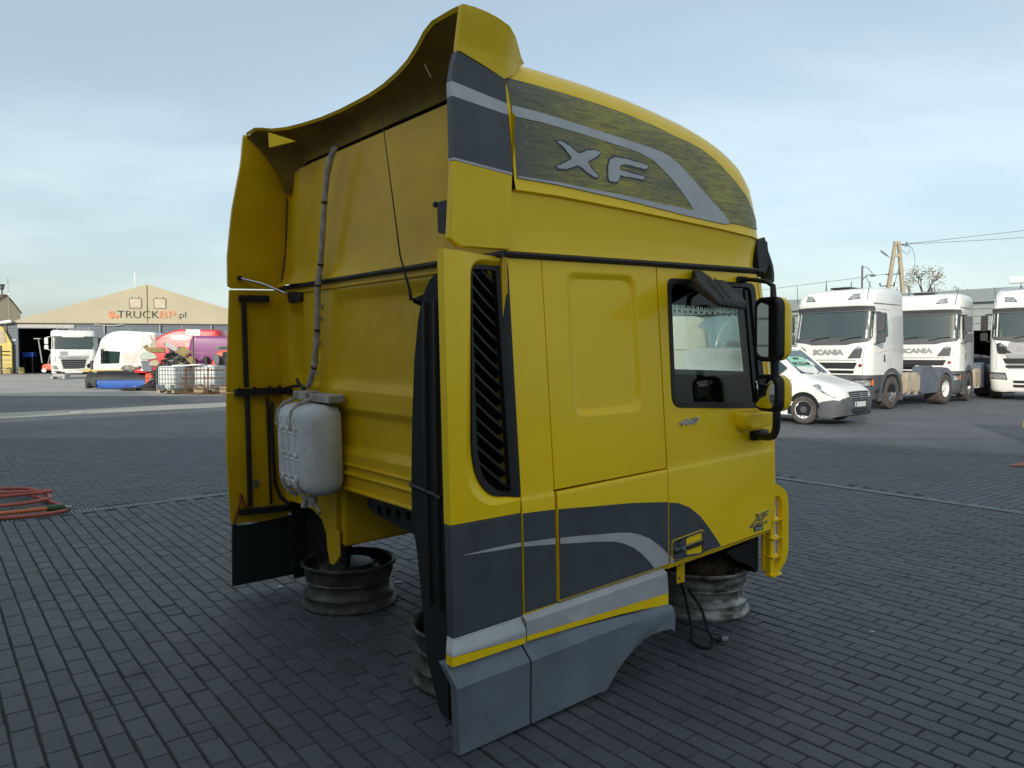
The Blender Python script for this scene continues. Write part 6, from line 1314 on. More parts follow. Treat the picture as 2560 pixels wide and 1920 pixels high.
# other cabs as a simpler family: seen from the side
def side_cab(label, loc, heading, m, L, prof, cat='truck cab', wins=(), lines=(), name='used_cab', hw=1.22, roofm=None, extra=None, group=None):
    """prof: side outline (x, z), x forward; extruded over the width with a rounded shoulder"""
    t = thing(name, label, cat, loc, atan2(heading[1], heading[0]), group=group)
    cx = sum(p[0] for p in prof) / len(prof); cz = sum(p[1] for p in prof) / len(prof)
    def sh(k, y): return [(lerp(cx, x, k), y, lerp(cz, z, k)) for x, z in prof]
    MB().rings([sh(.90, -hw), sh(.97, -hw + .03), sh(1, -hw + .12), sh(1, hw - .12), sh(.97, hw - .03), sh(.90, hw)]).build('cab_body', m, t, ang=50)
    for nm, mm, poly, off in wins:
        for sg in (-1, 1): MB().sheet(poly, lambda u, v, o: (u, sg * (hw + off + o), v), 0 if off < .02 else .02).build(nm, mm, t)
    for pts_, w, mm in lines:
        for sg in (-1, 1): MB().tube([(x, sg * (hw + .002), z) for x, z in pts_], w, 4).build('panel_gap', mm, t)
    if extra: extra(t)
    return t
# white cab facing left
pw = rpoly([(1.62, .25), (1.62, 1.2), (1.42, 1.75), (1.30, 2.08), (1.22, 2.45), (.75, 2.86), (.2, 2.96), (-1.5, 2.88), (-1.62, 2.8), (-1.62, .25)], [.05, .2, .1, .1, .3, .4, .3, .1, .05, .05], 4)
def ex_w(t):
    MB().sheet(rpoly([(-1.15, 1.0), (1.15, 1.0), (1.12, 1.9), (-1.12, 1.9)], .06, 3), lambda u, v, o: (1.66 - .36 * (v - 1.0) / .9 * 1.05 + .02, u, v + .1), 0).build('windscreen', 'screen', t)
    for sg in (-1, 1): lever_mirror(t, 1.05, sg * 1.36, 1.72, sg, .42, .2)
    MB().box((1.70, 0, .95), (.12, 2.3, .7)).build('front_panel', 'grey_body', t, bevel=.03)
    MB().tube([(-.1, 0, 2.92), (.35, 0, 3.5)], .012, 5).build('antenna', 'lightgrey', t)
side_cab('white high-roof cab without chassis facing left behind the blue tarpaulin', (-21.75, 43.0, 0), (-.97, -.24), 'white', 3.2, pw, wins=(('side_window', 'sideglass', rpoly([(1.22, 1.12), (1.18, 1.85), (.22, 1.80), (.28, 1.15)], .05, 3), .004), ('locker_outline', 'white_dull', rpoly([(.05, 1.15), (.05, 1.72), (-.65, 1.72), (-.65, 1.15)], .05, 3), .004)), lines=(([(1.35, .3), (1.32, 1.1), (1.27, 1.9), (1.0, 2.0), (-.1, 1.95)], .008, 'text_grey'), ([(-.35, .3), (-.38, 1.2), (-.9, 2.0), (-1.0, 2.9)], .008, 'text_grey'), ([(1.24, 2.15), (.9, 2.3), (.7, 2.6), (.35, 2.9)], .008, 'text_grey')), extra=ex_w)
# small bit of another white roof behind
tag(MB().rings([[(x, y, z) for x, y in rrect(w, 2.2, .3, 4, -22.9, 48.6)] for z, w in ((1.0, 1.6), (2.75, 1.6), (2.92, 1.2))]).build('white_cab_roof', 'mint', ang=50, bevel=.03), 'pale green white cab roof showing between the white cab and the red cab', 'truck cab')
# red cab
pr = rpoly([(1.7, .2), (1.75, 1.7), (1.45, 2.35), (.9, 2.75), (.1, 2.98), (-1.9, 2.95), (-2.0, 2.7), (-2.0, .2)], [.05, .2, .3, .3, .2, .1, .05, .05], 4)
def ex_r(t):
    for sg in (-1, 1):
        f = (lambda u, v, o: (-.75 + u * -sg * -1 * -1 if False else -.75 - sg * u * -1, sg * (1.235 + o), v + 2.14))
        g = (lambda sg_: (lambda u, v, o: (-.75 + (u if sg_ < 0 else -u), sg_ * (1.235 + o), v + 2.12)))(sg)
        text('lettering', 'SCANIA', .26, M['sign'], t, g, .003, sx=1.15, bold=.006)
        g2 = (lambda sg_: (lambda u, v, o: (.15 + (u if sg_ < 0 else -u), sg_ * (1.235 + o), v + 1.85)))(sg)
        text('lettering', 'STREAMLINE', .16, M['sign'], t, g2, .003, bold=.003)
    MB().sheet([(.7, 2.35), (1.2, 2.30), (1.0, 2.45), (.75, 2.5)], lambda u, v, o: (u, -1.24 - o, v)).build('clear_lamp', 'lamp', t)
    MB().tube([(.35, 0, 2.9), (.30, 0, 3.5)], .012, 5).build('antenna', 'lightgrey', t)
side_cab('glossy red cab with white lettering behind the scrap heap', (-17.65, 41.2, 0), (-.995, -.1), 'red', 3.6, pr, lines=(([(-.9, 2.93), (-1.25, 2.1), (-1.3, .3)], .01, 'darkred'), ([(1.2, 2.45), (-1.1, 2.72)], .008, 'darkred')), extra=ex_r)
# second red roof further right, purple cab, orange cab
tag(MB().rings([[(-16.6, 46, 1.0), (-16.6, 48, 1.0), (-16.6, 48, 2.85), (-16.6, 46, 2.85)], [(-18.0, 46, 1.0), (-18.0, 48, 1.0), (-18.0, 48, 2.95), (-18.0, 46, 2.95)], [(-19.2, 46, 1.0), (-19.2, 48, 1.0), (-19.2, 48, 2.6), (-19.2, 46, 2.6)]]).build('red_roof_fairing', 'red', bevel=.12, bseg=3), 'bright red roof fairing behind the purple cab', 'roof fairing')
pq = rpoly([(1.6, .2), (1.6, 1.8), (1.5, 2.55), (-2.2, 2.5), (-2.2, .2)], [.05, .1, .35, .1, .05], 4)
side_cab('purple cab without chassis behind the rusty frame', (-14.35, 38.2, 0), (-.99, -.12), 'purple', 3.8, pq, lines=(([(1.5, 1.72), (-2.1, 1.62)], .012, 'card2'), ([(.95, .3), (.95, 1.68)], .012, 'bluewhite')), wins=(('side_panel', 'darkred', rpoly([(.4, .4), (.4, 1.6), (-.6, 1.6), (-.6, .4)], .05, 2), .004),))
for i, (x, y, z, s_) in enumerate(((-14.12, 34.9, 1.32, .62), (-13.62, 34.8, 1.38, .72), (-13.12, 34.7, 1.30, .62))):
    lab = ('leftmost of three black mirror housings beside the purple cab', 'middle and largest of three mirror housings with a pale edge', 'rightmost of three mirror housings in front of the orange cab')[i]
    q = MB(); q.rings([[(x + a * s_, y + d_ * s_, z + b_ * s_) for a, b_ in rpoly([(-.28, .25), (.05, .38), (.22, .22), (.18, -.30), (-.08, -.32), (-.15, 0)], .08, 3)] for d_ in (-.12, .0, .12)]); q.tube([(x, y, z - .3 * s_), (x - .02, y, z - .75 * s_)], .03, 6); q.tube([(x, y, z - .5 * s_), (x, y, 0)], .03, 6)
    tag(q.build('mirror_housing', ('black', 'mudguard', 'black_dusty')[i], bevel=.02), lab, 'mirror', 'mirror housings standing in the scrap row')
po = rpoly([(1.5, .15), (1.55, 1.2), (1.25, 1.82), (-1.2, 1.86), (-1.2, .15)], [.05, .1, .25, .1, .05], 4)
side_cab('orange red cab cut by the yellow cab edge', (-12.65, 36.4, 0), (-.98, -.18), 'orange', 2.7, po, wins=(('side_window', 'screen', rpoly([(1.15, 1.05), (1.0, 1.75), (.1, 1.75), (.1, 1.05)], .05, 3), .004), ('lower_panel', 'darkred', rpoly([(1.2, .3), (1.2, .95), (-1.0, .95), (-1.0, .3)], .04, 2), .004)))
tag(MB().hexa([(-14.2, 35.9, 1.90), (-12.4, 35.9, 1.93), (-12.4, 36.5, 1.93), (-14.1, 36.5, 1.90), (-13.9, 35.9, 2.0), (-12.4, 35.9, 2.06), (-12.4, 36.5, 2.06), (-13.8, 36.5, 2.0)]).build('green_roof_spoiler', 'green', bevel=.02), 'bright green panel lying across the purple cab', 'panel')
tag(MB().hexa([(-17.1, 44, 2.62), (-15.6, 44, 2.62), (-15.6, 45, 2.62), (-17.0, 45, 2.62), (-16.5, 44, 2.84), (-15.6, 44, 3.0), (-15.6, 45, 3.0), (-16.4, 45, 2.84)]).build('green_fairing', 'green', bevel=.03), 'green and white fairing tip above the purple cab', 'fairing')

# sign on its post
sg_ = thing('yard_sign', 'white yard sign on a grey post above the scrap heap', 'sign', (-14.35, 34.0, 0))
MB().tube([(0, 0, 0), (0, 0, 2.6)], .035, 8).build('post', 'grey_body', sg_)
MB().sheet(rrect(.64, .27, .02, 2, .02, 2.62), lambda u, v, o: (u, -.05 - o, v), .02).build('sign_board', 'sign', sg_)
text('lettering', 'WJAZD NA TEREN', .095, M['text_grey'], sg_, lambda u, v, o: (u + .02, -.054 - o, v + 2.685), .003, fit=(.52, .05))
text('lettering', 'BEZ ZGODY', .14, M['text_grey'], sg_, lambda u, v, o: (u + .02, -.054 - o, v + 2.58), .003, bold=.003, fit=(.50, .08))

# ibc tanks
def ibc(label, loc, rz, z0=0.0):
    t = thing('ibc_container', label, 'ibc container', loc, rz, group='white ibc containers')
    Wd, Dp, Ht = .98, 1.15, 1.0
    MB().rings([[(x, y, z) for x, y in rrect(Wd - k, Dp - k, .10, 4)] for z, k in ((.16, .10), (.20, .05), (1.08, .05), (1.14, .12))]).build('bottle', 'ibc', t, ang=50)
    MB().lathe([(0, .05), (.12, .05), (.13, 0)], 14, (0, 0, 1.13)).build('cap', 'ibc', t)
    c = MB(); 
    for z in (.22, .42, .60, .78, .96, 1.10): c.tube([(x, y, z) for x, y in rrect(Wd, Dp, .06, 2)], .010, 4, closed=True)
    for x in (-.49, -.33, -.16, 0, .16, .33, .49):
        for y in (-Dp / 2, Dp / 2): c.tube([(x, y, .14), (x, y, 1.12)], .010, 4)
    for y in (-.38, -.19, 0, .19, .38):
        for x in (-Wd / 2, Wd / 2): c.tube([(x, y, .14), (x, y, 1.12)], .010, 4)
    c.build('cage', 'galv', t)
    for x in (-.37, -.14, .37): MB().box((x, -Dp / 2 - .012, .26), (.17, .02, .18)).build('label_plate', 'mudguard', t)
    for x in (-.40, 0, .40): MB().box((x, 0, .05), (.14, 1.1, .10)).build('pallet_block', 'wood', t)
    MB().box((0, 0, .125), (1.0, 1.16, .025)).build('pallet_deck', 'wood', t)
    MB().tube([(.08, -.62, .17), (.08, -.66, .10), (.05, -.66, .06)], .035, 6).build('valve', 'black', t)
    return t
i1 = ibc('left white ibc container in a wire cage on a pallet', (-14.45, 32.4, 0), radians(-22))
i2 = dup(i1, (-13.15, 32.9, 0), radians(-6), 'right white ibc container behind the rusty frame')
tag(MB().sheet(rrect(1.1, .6, .08, 3, -13.85, 32.5), lambda u, v, o: (u, v, 1.20 + o + .02 * sin(u * 5)), .05, cu=frange(-14.3, -13.3, .2)).build('white_tray', 'sign', bevel=.02), 'white lid panel lying over both ibc containers', 'panel')
rf = thing('rusty_frame', 'rusty steel stillage frame before the right ibc container', 'frame', (-12.75, 31.3, 0), radians(-2))
for x in (-.82, .12, 1.18): MB().tube([(x, 0, 0), (x, 0.02, .62), (x + .02, .02, 1.08)], .03, 6).build('upright', 'rust', rf)
for z, m_ in ((.05, 'rust'), (.34, 'rust'), (.60, 'rust'), (.66, 'rust'), (.95, 'rust'), (1.0, 'rust'), (.22, 'rust')): MB().tube([(-.9, -.02, z), (0.1, -.03, z + .02), (2.2, -.02, z + random.gauss(0, .02))], .016, 6).build('crossbar', m_, rf)
for a, b_ in (((-1.1, 0, .72), (-.8, 0, .62)), ((-1.2, 0, .40), (-.3, 0, .25)), ((.9, 0, .75), (1.2, 0, .62)), ((-.9, -.3, .02), (.5, -.9, .03)), ((.5, -.9, .03), (2.0, -.6, .03)), ((1.2, 0, .62), (2.1, -.1, .70))): MB().tube([a, b_], .02, 6).build('brace', 'rust', rf)
for x in (-.35, .75): MB().box((x, .3, .15), (.4, .3, .25)).build('timber_block', 'wood', rf)

# tarpaulined heap: blue tarpaulin roll, orange box
bt = thing('wrapped_bumper', 'long blue bundle half wrapped in black tarpaulin on the ground', 'bundle', (-18.52, 36.9, 0), radians(3))
def blob(prof, x0, x1, n, jit, seed, m, name, par, k=lambda t: 1.0):
    rnd = random.Random(seed); r = []
    for i in range(n + 1):
        t = i / n; r.append([(lerp(x0, x1, t), y * k(t) + rnd.gauss(0, jit), max(0.0, z * k(t) + rnd.gauss(0, jit))) for y, z in prof])
    return MB().rings(r).build(name, m, par, ang=50)
blob([(-.42, 0), (-.46, .25), (-.40, .42), (0, .45), (.4, .4), (.45, 0)], -1.55, .75, 8, .008, 3, 'bluetarp', 'blue_cover', bt, lambda t: .98 + .04 * t)
blob([(-.44, .40), (-.40, .62), (-.2, .82), (.2, .84), (.42, .6), (.46, .38)], -1.65, .78, 10, .012, 4, 'blacktarp', 'black_cover', bt)
blob([(-.5, 0), (-.52, .4), (-.35, .8), (.3, .82), (.5, .4), (.5, 0)], .76, 1.02, 3, .015, 5, 'blacktarp', 'black_end', bt)
blob([(-.5, .05), (-.5, .4), (-.3, .75), (.3, .75), (.5, .4), (.5, .05)], -2.05, -1.56, 4, .05, 6, 'blacktarp', 'torn_end', bt)
tag(MB().rings([[(x, y, z) for x, y in rrect(.62, .7, .03, 2, -17.38, 36.7)] for z in (0.0, .74)]).build('orange_box', 'orange', bevel=.02), 'orange red box between the blue bundle and the left ibc container', 'box')
tag(MB().box((-20.9, 38.8, .80), (2.2, .3, .12)).box((-21.6, 38.8, .4), (.2, .3, .8)).build('yellow_beam', 'banner', bevel=.01), 'yellow beam lying behind the black tarpaulin bundle', 'beam')
tag(MB().rings([[(x, y, z) for x, y in rrect(.6 * k_, .5, .1, 3, -17.85, 36.5)] for z, k_ in ((.74, 1.0), (.85, 1.3), (.95, .5))]).build('red_canister', 'red', bevel=.03), 'red canister on top of the orange box', 'canister')
def plank(x, y, L_, rz, label):
    tag(MB().box((x, y, .05), (L_, .16, .10), rz=rz).build('plank', 'wood_dark', bevel=.01), label, 'plank', 'dark planks on the asphalt')
plank(-17.75, 34.9, .62, radians(22), 'left dark plank lying before the blue bundle'); plank(-16.78, 34.8, .60, radians(18), 'right dark plank lying before the orange box')
# scrap heap
hpp = thing('scrap_heap', 'heap of dark dismantled trim between the white cab and the ibc containers', 'scrap heap', (-16.1, 36.6, 0))
rnd = random.Random(11)
def hill(u, v): return 1.75 * math.exp(-((u + .1) / 1.0) ** 2 - (v / 1.0) ** 2)
b = MB(); nx_, ny_ = 26, 16
for i in range(nx_ + 1):
    for j in range(ny_ + 1):
        u = -2.4 + 4.8 * i / nx_; v = -1.5 + 3 * j / ny_; b.v.append((u, v, max(0, hill(u, v) * (1 + rnd.gauss(0, .06)))))
for i in range(nx_):
    for j in range(ny_): b.f.append((i * (ny_ + 1) + j, (i + 1) * (ny_ + 1) + j, (i + 1) * (ny_ + 1) + j + 1, i * (ny_ + 1) + j + 1))
b.build('black_sheeting', 'blacktarp', hpp, ang=20)
sh_ = MB()
for i in range(260):
    u, v = rnd.gauss(0, .55), rnd.gauss(-.4, .4); z = hill(u, v) + rnd.random() * .25
    R_ = Matrix.Rotation(rnd.random() * 6.3, 3, 'Z') @ Matrix.Rotation(rnd.gauss(0, .7), 3, 'X') @ Matrix.Rotation(rnd.gauss(0, .7), 3, 'Y')
    sh_.box((u, v, z), (rnd.uniform(.06, .34), rnd.uniform(.03, .13), rnd.uniform(.01, .05)), rot=R_)
q = sh_.build('scrap_pieces', 'grey_body', hpp); q['kind'] = 'stuff'
sh_ = MB()
for i in range(90):
    u, v = rnd.gauss(-.1, .55), rnd.gauss(-.5, .35); z = hill(u, v) + rnd.random() * .22
    R_ = Matrix.Rotation(rnd.random() * 6.3, 3, 'Z') @ Matrix.Rotation(rnd.gauss(0, .7), 3, 'X')
    sh_.box((u, v, z), (rnd.uniform(.05, .25), rnd.uniform(.03, .12), rnd.uniform(.01, .05)), rot=R_)
q = sh_.build('pale_scraps', 'card2', hpp); q['kind'] = 'stuff'
def heap_piece(name, m, label, cat, poly, x, y, z, rot, th=.05):
    R_ = Matrix.Rotation(rot[2], 3, 'Z') @ Matrix.Rotation(rot[1], 3, 'Y') @ Matrix.Rotation(rot[0], 3, 'X'); c = Vector((x, y, z))
    tag(MB().sheet(poly, lambda u, v, o: c + R_ @ Vector((u, -o, v)), th).build(name, m, bevel=.01), label, cat)
heap_piece('mint_shell', 'mint', 'pale green rounded shell lying on the left slope of the scrap heap', 'shell', rpoly([(-.42, -.15), (-.40, .12), (-.12, .24), (.25, .12), (.44, -.10), (.1, -.16)], .1, 4), -17.0, 35.3, 1.56, (-.3, 0, 0), .08)
heap_piece('blue_window_pane', 'mudguard', 'dark blue grey window piece below the pale green shell', 'panel', rpoly([(-.34, .22), (.28, .24), (.22, -.30), (-.2, -.27)], .06, 3), -17.1, 35.4, 1.12, (-.15, 0.05, 0), .05)
heap_piece('khaki_tray', 'card', 'large khaki panel with a pale slot on the right of the scrap heap', 'panel', rpoly([(-.40, .02), (.0, .30), (.42, .0), (.10, -.24)], .02, 2), -15.45, 35.4, 1.76, (-.45, 0, .1), .05)
heap_piece('khaki_strip', 'card', 'khaki strip hanging below the large khaki panel', 'panel', rpoly([(-.28, .14), (.2, .2), (.28, -.24), (.2, -.36)], .02, 2), -15.15, 35.5, 1.38, (-.2, 0, 0), .05)
heap_piece('cardboard', 'card', 'crumpled khaki cardboard on top of the left heap', 'cardboard', rpoly([(-.53, .10), (-.36, .24), (-.22, .06), (.1, .08), (.46, .14), (.52, -.10), (.05, -.12), (-.25, -.12)], .03, 2), -16.85, 35.5, 1.86, (-.25, .05, 0), .10)
heap_piece('beige_board', 'card2', 'beige board leaning up from the heap top with a pointed end', 'board', rpoly([(-.14, -.20), (-.18, 0), (-.06, .06), (-.22, .42), (-.15, .44), (.02, .08), (.04, .26), (.10, .20), (.18, -.18)], .02, 2), -16.95, 35.7, 2.14, (-.15, 0, 0), .04)
heap_piece('grey_fairing', 'lightgrey', 'grey curved fairing sloping down the heap before the red cab', 'fairing', rpoly([(-.5, .24), (-.1, .22), (.15, .05), (.75, -.40), (.70, -.50), (.1, -.16), (-.35, .06)], .06, 4), -16.3, 36.2, 1.98, (-.3, 0, 0), .06)
heap_piece('cream_bundle', 'card2', 'tangle of cream offcuts at the foot of the heap', 'offcuts', rpoly([(-.25, -.12), (-.16, .12), (.1, .16), (.25, 0), (.16, -.14)], .06, 3), -16.55, 34.9, 1.24, (-.4, 0, 0), .15)
heap_piece('arch_liner', 'rubble', 'dusty wheel arch liner lying before the white cab', 'liner', rpoly([(-.5, .0), (-.32, .18), (0, .18), (.28, .06), (.5, .16), (.54, .08), (.2, -.10), (-.3, -.08)], .06, 3), -19.2, 37.9, .95, (-.5, 0, 0), .12)

# ================================================================== WHITE VAN
vn = thing('parked_van', 'small white van with a for-sale notice in the windscreen, nearest of the white vehicles', 'van', (8.02, 17.45, 0), atan2(-.75, .66))
def vsec(x, zb, wb, zs, ws, zt, wt, k=3):
    pts = [(-wb, zb), (-wb - .01, lerp(zb, zs, .35)), (-ws, lerp(zb, zs, .8)), (-ws + .01, zs), (-lerp(ws, wt, .55), lerp(zs, zt, .75)), (-wt, lerp(zs, zt, .96)), (-wt * .55, zt)]
    return [(x, y, z) for y, z in pts] + [(x, -y, z) for y, z in pts[::-1]]
vsx = [(0.0, .34, .60, .62, .66, .70, .52), (-.06, .25, .72, .66, .78, .80, .62), (-.22, .20, .84, .74, .86, .90, .66), (-.5, .2, .88, .82, .885, .98, .70), (-.80, .2, .89, .88, .89, 1.06, .72), (-1.02, .2, .90, .94, .895, 1.13, .74), (-1.35, .2, .90, 1.00, .895, 1.42, .68), (-1.75, .2, .90, 1.02, .895, 1.74, .62), (-2.1, .2, .90, 1.04, .895, 1.80, .64), (-4.1, .2, .90, 1.04, .895, 1.82, .70), (-4.32, .22, .88, 1.0, .88, 1.76, .66), (-4.38, .3, .84, .9, .84, 1.5, .6)]
MB().rings([vsec(*q) for q in vsx]).build('body', 'white', vn, ang=40)
# bumper: lower front in grey plastic, slightly proud
bs = [(.035, .36, .60, .56, .63, .64, .55), (-.03, .22, .75, .56, .81, .66, .6), (-.20, .17, .875, .58, .885, .60, .6), (-.42, .17, .90, .54, .905, .56, .6), (-.52, .17, .905, .50, .905, .52, .6)]
MB().rings([vsec(*q) for q in bs]).build('bumper', 'grey_body', vn, ang=40, bevel=.01)
def vq(name, m, p, **k): return MB().add(p, [tuple(range(len(p)))]).build(name, m, vn, **k)
ws_ = [(-1.06, .68, 1.165), (-1.06, -.68, 1.165), (-1.70, -.60, 1.715), (-1.70, .60, 1.715)]
vq('windscreen', 'screen', ws_)
wu = Vector((0, -1, 0)); wd = (Vector((-1.70, 0, 1.715)) - Vector((-1.06, 0, 1.165))).normalized(); wn_ = Vector((-wd.z, 0, wd.x)) * -1
wn_ = Vector((wd.z, 0, -wd.x)); wo = Vector((-1.06, 0, 1.165))
fw = lambda u, v, o: wo + Vector((0, -1, 0)) * -u + wd * v + wn_ * (o + .004)
MB().sheet([(-.62, .26), (.30, .22), (.26, .60), (-.52, .62)], fw, 0).build('notice', 'sign_green', vn)
text('lettering', 'SPRZEDAM', .15, M['ink'], vn, lambda u, v, o: fw(-.16 + u, .34 + v, o + .004), .003, sx=1.1, bold=.004)
MB().sheet([(-.30, .50), (-.05, .50), (-.02, .57), (-.32, .57)], lambda u, v, o: fw(u, v, o + .004), 0).build('notice_print', 'ink', vn)
MB().sheet([(.30, .05), (.62, .05), (.5, .28), (.34, .28)], fw, 0).build('blue_tray', 'mudguard', vn)
for sg in (-1, 1):
    MB().tube([(-1.02, sg * .74, 1.13), (-1.38, sg * .70, 1.43), (-1.76, sg * .64, 1.76), (-2.2, sg * .65, 1.80)], .028, 6).build('roof_pillar', 'white', vn)
    MB().tube([(-1.04, sg * .1, 1.15), (-1.10, sg * .5 - .15, 1.20)], .012, 5).build('wiper', 'black', vn)
    hl_ = [(-.10, sg * .60, .72), (-.05, sg * .70, .64), (-.16, sg * .845, .62), (-.42, sg * .892, .74), (-.66, sg * .880, .905), (-.58, sg * .80, .925), (-.34, sg * .74, .86)]
    MB().add([(x, y + sg * .012, z + .012) for x, y, z in hl_], [tuple(range(7))]).build('headlight', 'lamp', vn, bevel=0)
    arc = [(-.86 + .40 * cos(radians(a_)), .33 + .42 * sin(radians(a_))) for a_ in range(-20, 201, 12)]
    MB().sheet(arc, lambda u, v, o: (u, sg * (.908 + o), v), 0).build('wheel_well', 'black_matt', vn)
    arc3 = [(-3.57 + .40 * cos(radians(a_)), .33 + .42 * sin(radians(a_))) for a_ in range(-20, 201, 12)]
    MB().sheet(arc3, lambda u, v, o: (u, sg * (.908 + o), v), 0).build('wheel_well', 'black_matt', vn)
    for x in (-.86, -3.57):
        R_ = Matrix(((1, 0, 0), (0, 0, sg), (0, 1, 0))); c = (x, sg * .83, .335)
        ty = MB().lathe([(.205, -.09), (.29, -.095), (.325, -.07), (.335, -.04), (.335, .04), (.325, .07), (.29, .095), (.205, .09)], 32, c, R_).build('wheel', 'tyre', vn)
        rm = MB(); n_ = 48
        for i in range(n_):
            a_ = 2 * pi * i / n_
            for r_, z_ in ((.210, .088), (.196, .080), (.188, .055), (.150, .050), (.125, .075), (.095, .070), (.0, .070)): 
                p = Vector(c) + R_ @ Vector((r_ * cos(a_), r_ * sin(a_), z_)); rm.v.append(p)
        for i in range(n_):
            j = (i + 1) % n_
            for k_ in range(6):
                if k_ == 2 and i % 4 in (0,): continue
                rm.f.append((i * 7 + k_, j * 7 + k_, j * 7 + k_ + 1, i * 7 + k_ + 1))
        rm.build('rim', 'plate', ty, ang=40)
        MB().lathe([(0, .092), (.07, .088), (.085, .072)], 20, c, R_).build('hub_cap', 'grey_body', ty)
    MB().tube([(-1.15, sg * .905, 1.02), (-2.3, sg * .905, 1.06)], .006, 4).build('door_gap', 'text_grey', vn)
    MB().sheet([(-1.55, 1.08), (-1.30, 1.30), (-1.75, 1.62), (-2.35, 1.66), (-2.4, 1.10)], lambda u, v, o: (u, sg * (lerp(.905, .70, (v - 1.04) / .7) + .012), v), 0).build('side_window', 'sideglass', vn)
    lg2 = MB()
    for z in (.36, .40, .44): lg2.tube([(-.09, sg * .62, z), (-.20, sg * .80, z)], .008, 4)
    lg2.build('fog_grille', 'black', vn)
gq = MB().add([(.045, -.42, .60), (.045, .42, .60), (-.015, .50, .755), (-.015, -.50, .755)], [(0, 1, 2, 3)]).build('grille', 'black', vn)
for z in (.63, .675, .72): MB().tube([(.05 - (z - .6) * .3, -.44, z), (.055 - (z - .6) * .3, 0, z), (.05 - (z - .6) * .3, .44, z)], .012, 5).build('grille_bar', 'chrome', vn)
MB().tube([(-.0, -.50, .76), (.01, 0, .775), (-.0, .50, .76), (.04, .45, .59), (.06, 0, .575), (.04, -.45, .59)], .014, 5, closed=True).build('grille_trim', 'chrome', vn)
MB().sheet(rpoly([(-.05, .60), (-.03, .70), (0, .74), (.05, .70), (.02, .66), (.05, .60)], .01, 2), lambda u, v, o: (.075 + o, u, v), .01).build('emblem', 'chrome', vn)
lgq = MB(); lgq.add([(.055, -.36, .30), (.055, .36, .30), (.06, .40, .38), (.06, -.40, .38)], [(0, 1, 2, 3)]); lgq.build('lower_grille', 'black', vn)
for z in (.32, .345): MB().tube([(.062, -.37, z), (.062, .37, z)], .005, 4).build('lower_grille_bar', 'grey_body', vn)
MB().sheet(rrect(.52, .115, .01, 2, .0, .475), lambda u, v, o: (.062 + o, u, v), .012).build('number_plate', 'plate', vn)
MB().sheet(rrect(.045, .105, .004, 2, -.235, .475), lambda u, v, o: (.066 + o, u, v), .0).build('plate_band', 'blue', vn)

# vehicles seen through the cab window
tv = thing('high_roof_van', 'cream high-roof van seen through the cab window behind the small white van', 'van', (5.5, 25.6, 0), radians(170))
MB().rings([[(x, y, z) for x, y in rrect(w, 2.0, .25, 4, cx, 0)] for z, w, cx in ((.3, 4.6, 1.2), (1.75, 4.6, 1.2), (1.77, 4.55, 1.2), (2.4, 4.4, 1.2), (2.52, 4.0, 1.2))]).build('body', 'white_dull', tv, ang=40, bevel=.02)
MB().tube([(x, y, 1.78) for x, y in rrect(4.64, 2.04, .25, 4, 1.2, 0)], .012, 4, closed=True).build('roof_seam', 'card2', tv)
for x in (.2, 1.6): MB().tube([(x, 1.015, .4), (x, 1.015, 1.7)], .01, 4).build('door_gap', 'card2', tv)
pc = rpoly([(1.9, .3), (2.0, 1.9), (1.75, 2.7), (1.2, 3.3), (.4, 3.45), (-1.9, 3.42), (-2.0, 3.3), (-2.0, .3)], [.05, .2, .3, .4, .2, .1, .05, .05], 4)
def ex_b(t):
    MB().tube([(-1.2, 1.30, 3.4), (-1.2, 1.30, 1.85), (-1.30, 1.30, 1.75), (-1.40, 1.30, 1.85), (-1.40, 1.30, 3.4)], .022, 6).build('cable_loop', 'grey_body', t)
    MB().tube([(-.1, 1.24, 2.9), (-.35, 1.24, 2.7), (-.55, 1.24, 1.5)], .06, 6).build('door_edge_trim', 'white', t)
side_cab('white cab with a blue cast in its paint, seen through the cab window beyond the cream van', (10.4, 34.5, 0), (-.97, -.25), 'bluewhite', 4, pc, wins=(('side_window', 'lightgrey', rpoly([(1.45, 1.5), (1.4, 2.2), (.1, 2.2), (0, 1.5)], .1, 3), .004),), extra=ex_b)
tag(MB().rings([[(x, y, z) for x, y in rrect(w, 2.3, .3, 4, 7.9, 37)] for z, w in ((.4, 3.0), (2.9, 3.0), (3.35, 2.6), (3.45, 1.8))]).build('white_cab', 'white_dull', ang=50, bevel=.03), 'small white cab roof seen through the cab window left of the blue-cast cab', 'truck cab')

# ================================================================== WAREHOUSE ON THE RIGHT
wh = thing('warehouse', 'long grey warehouse with boarded wall behind the white trucks', 'building', (24.1, 47.4, 0), atan2(-.75, .66))
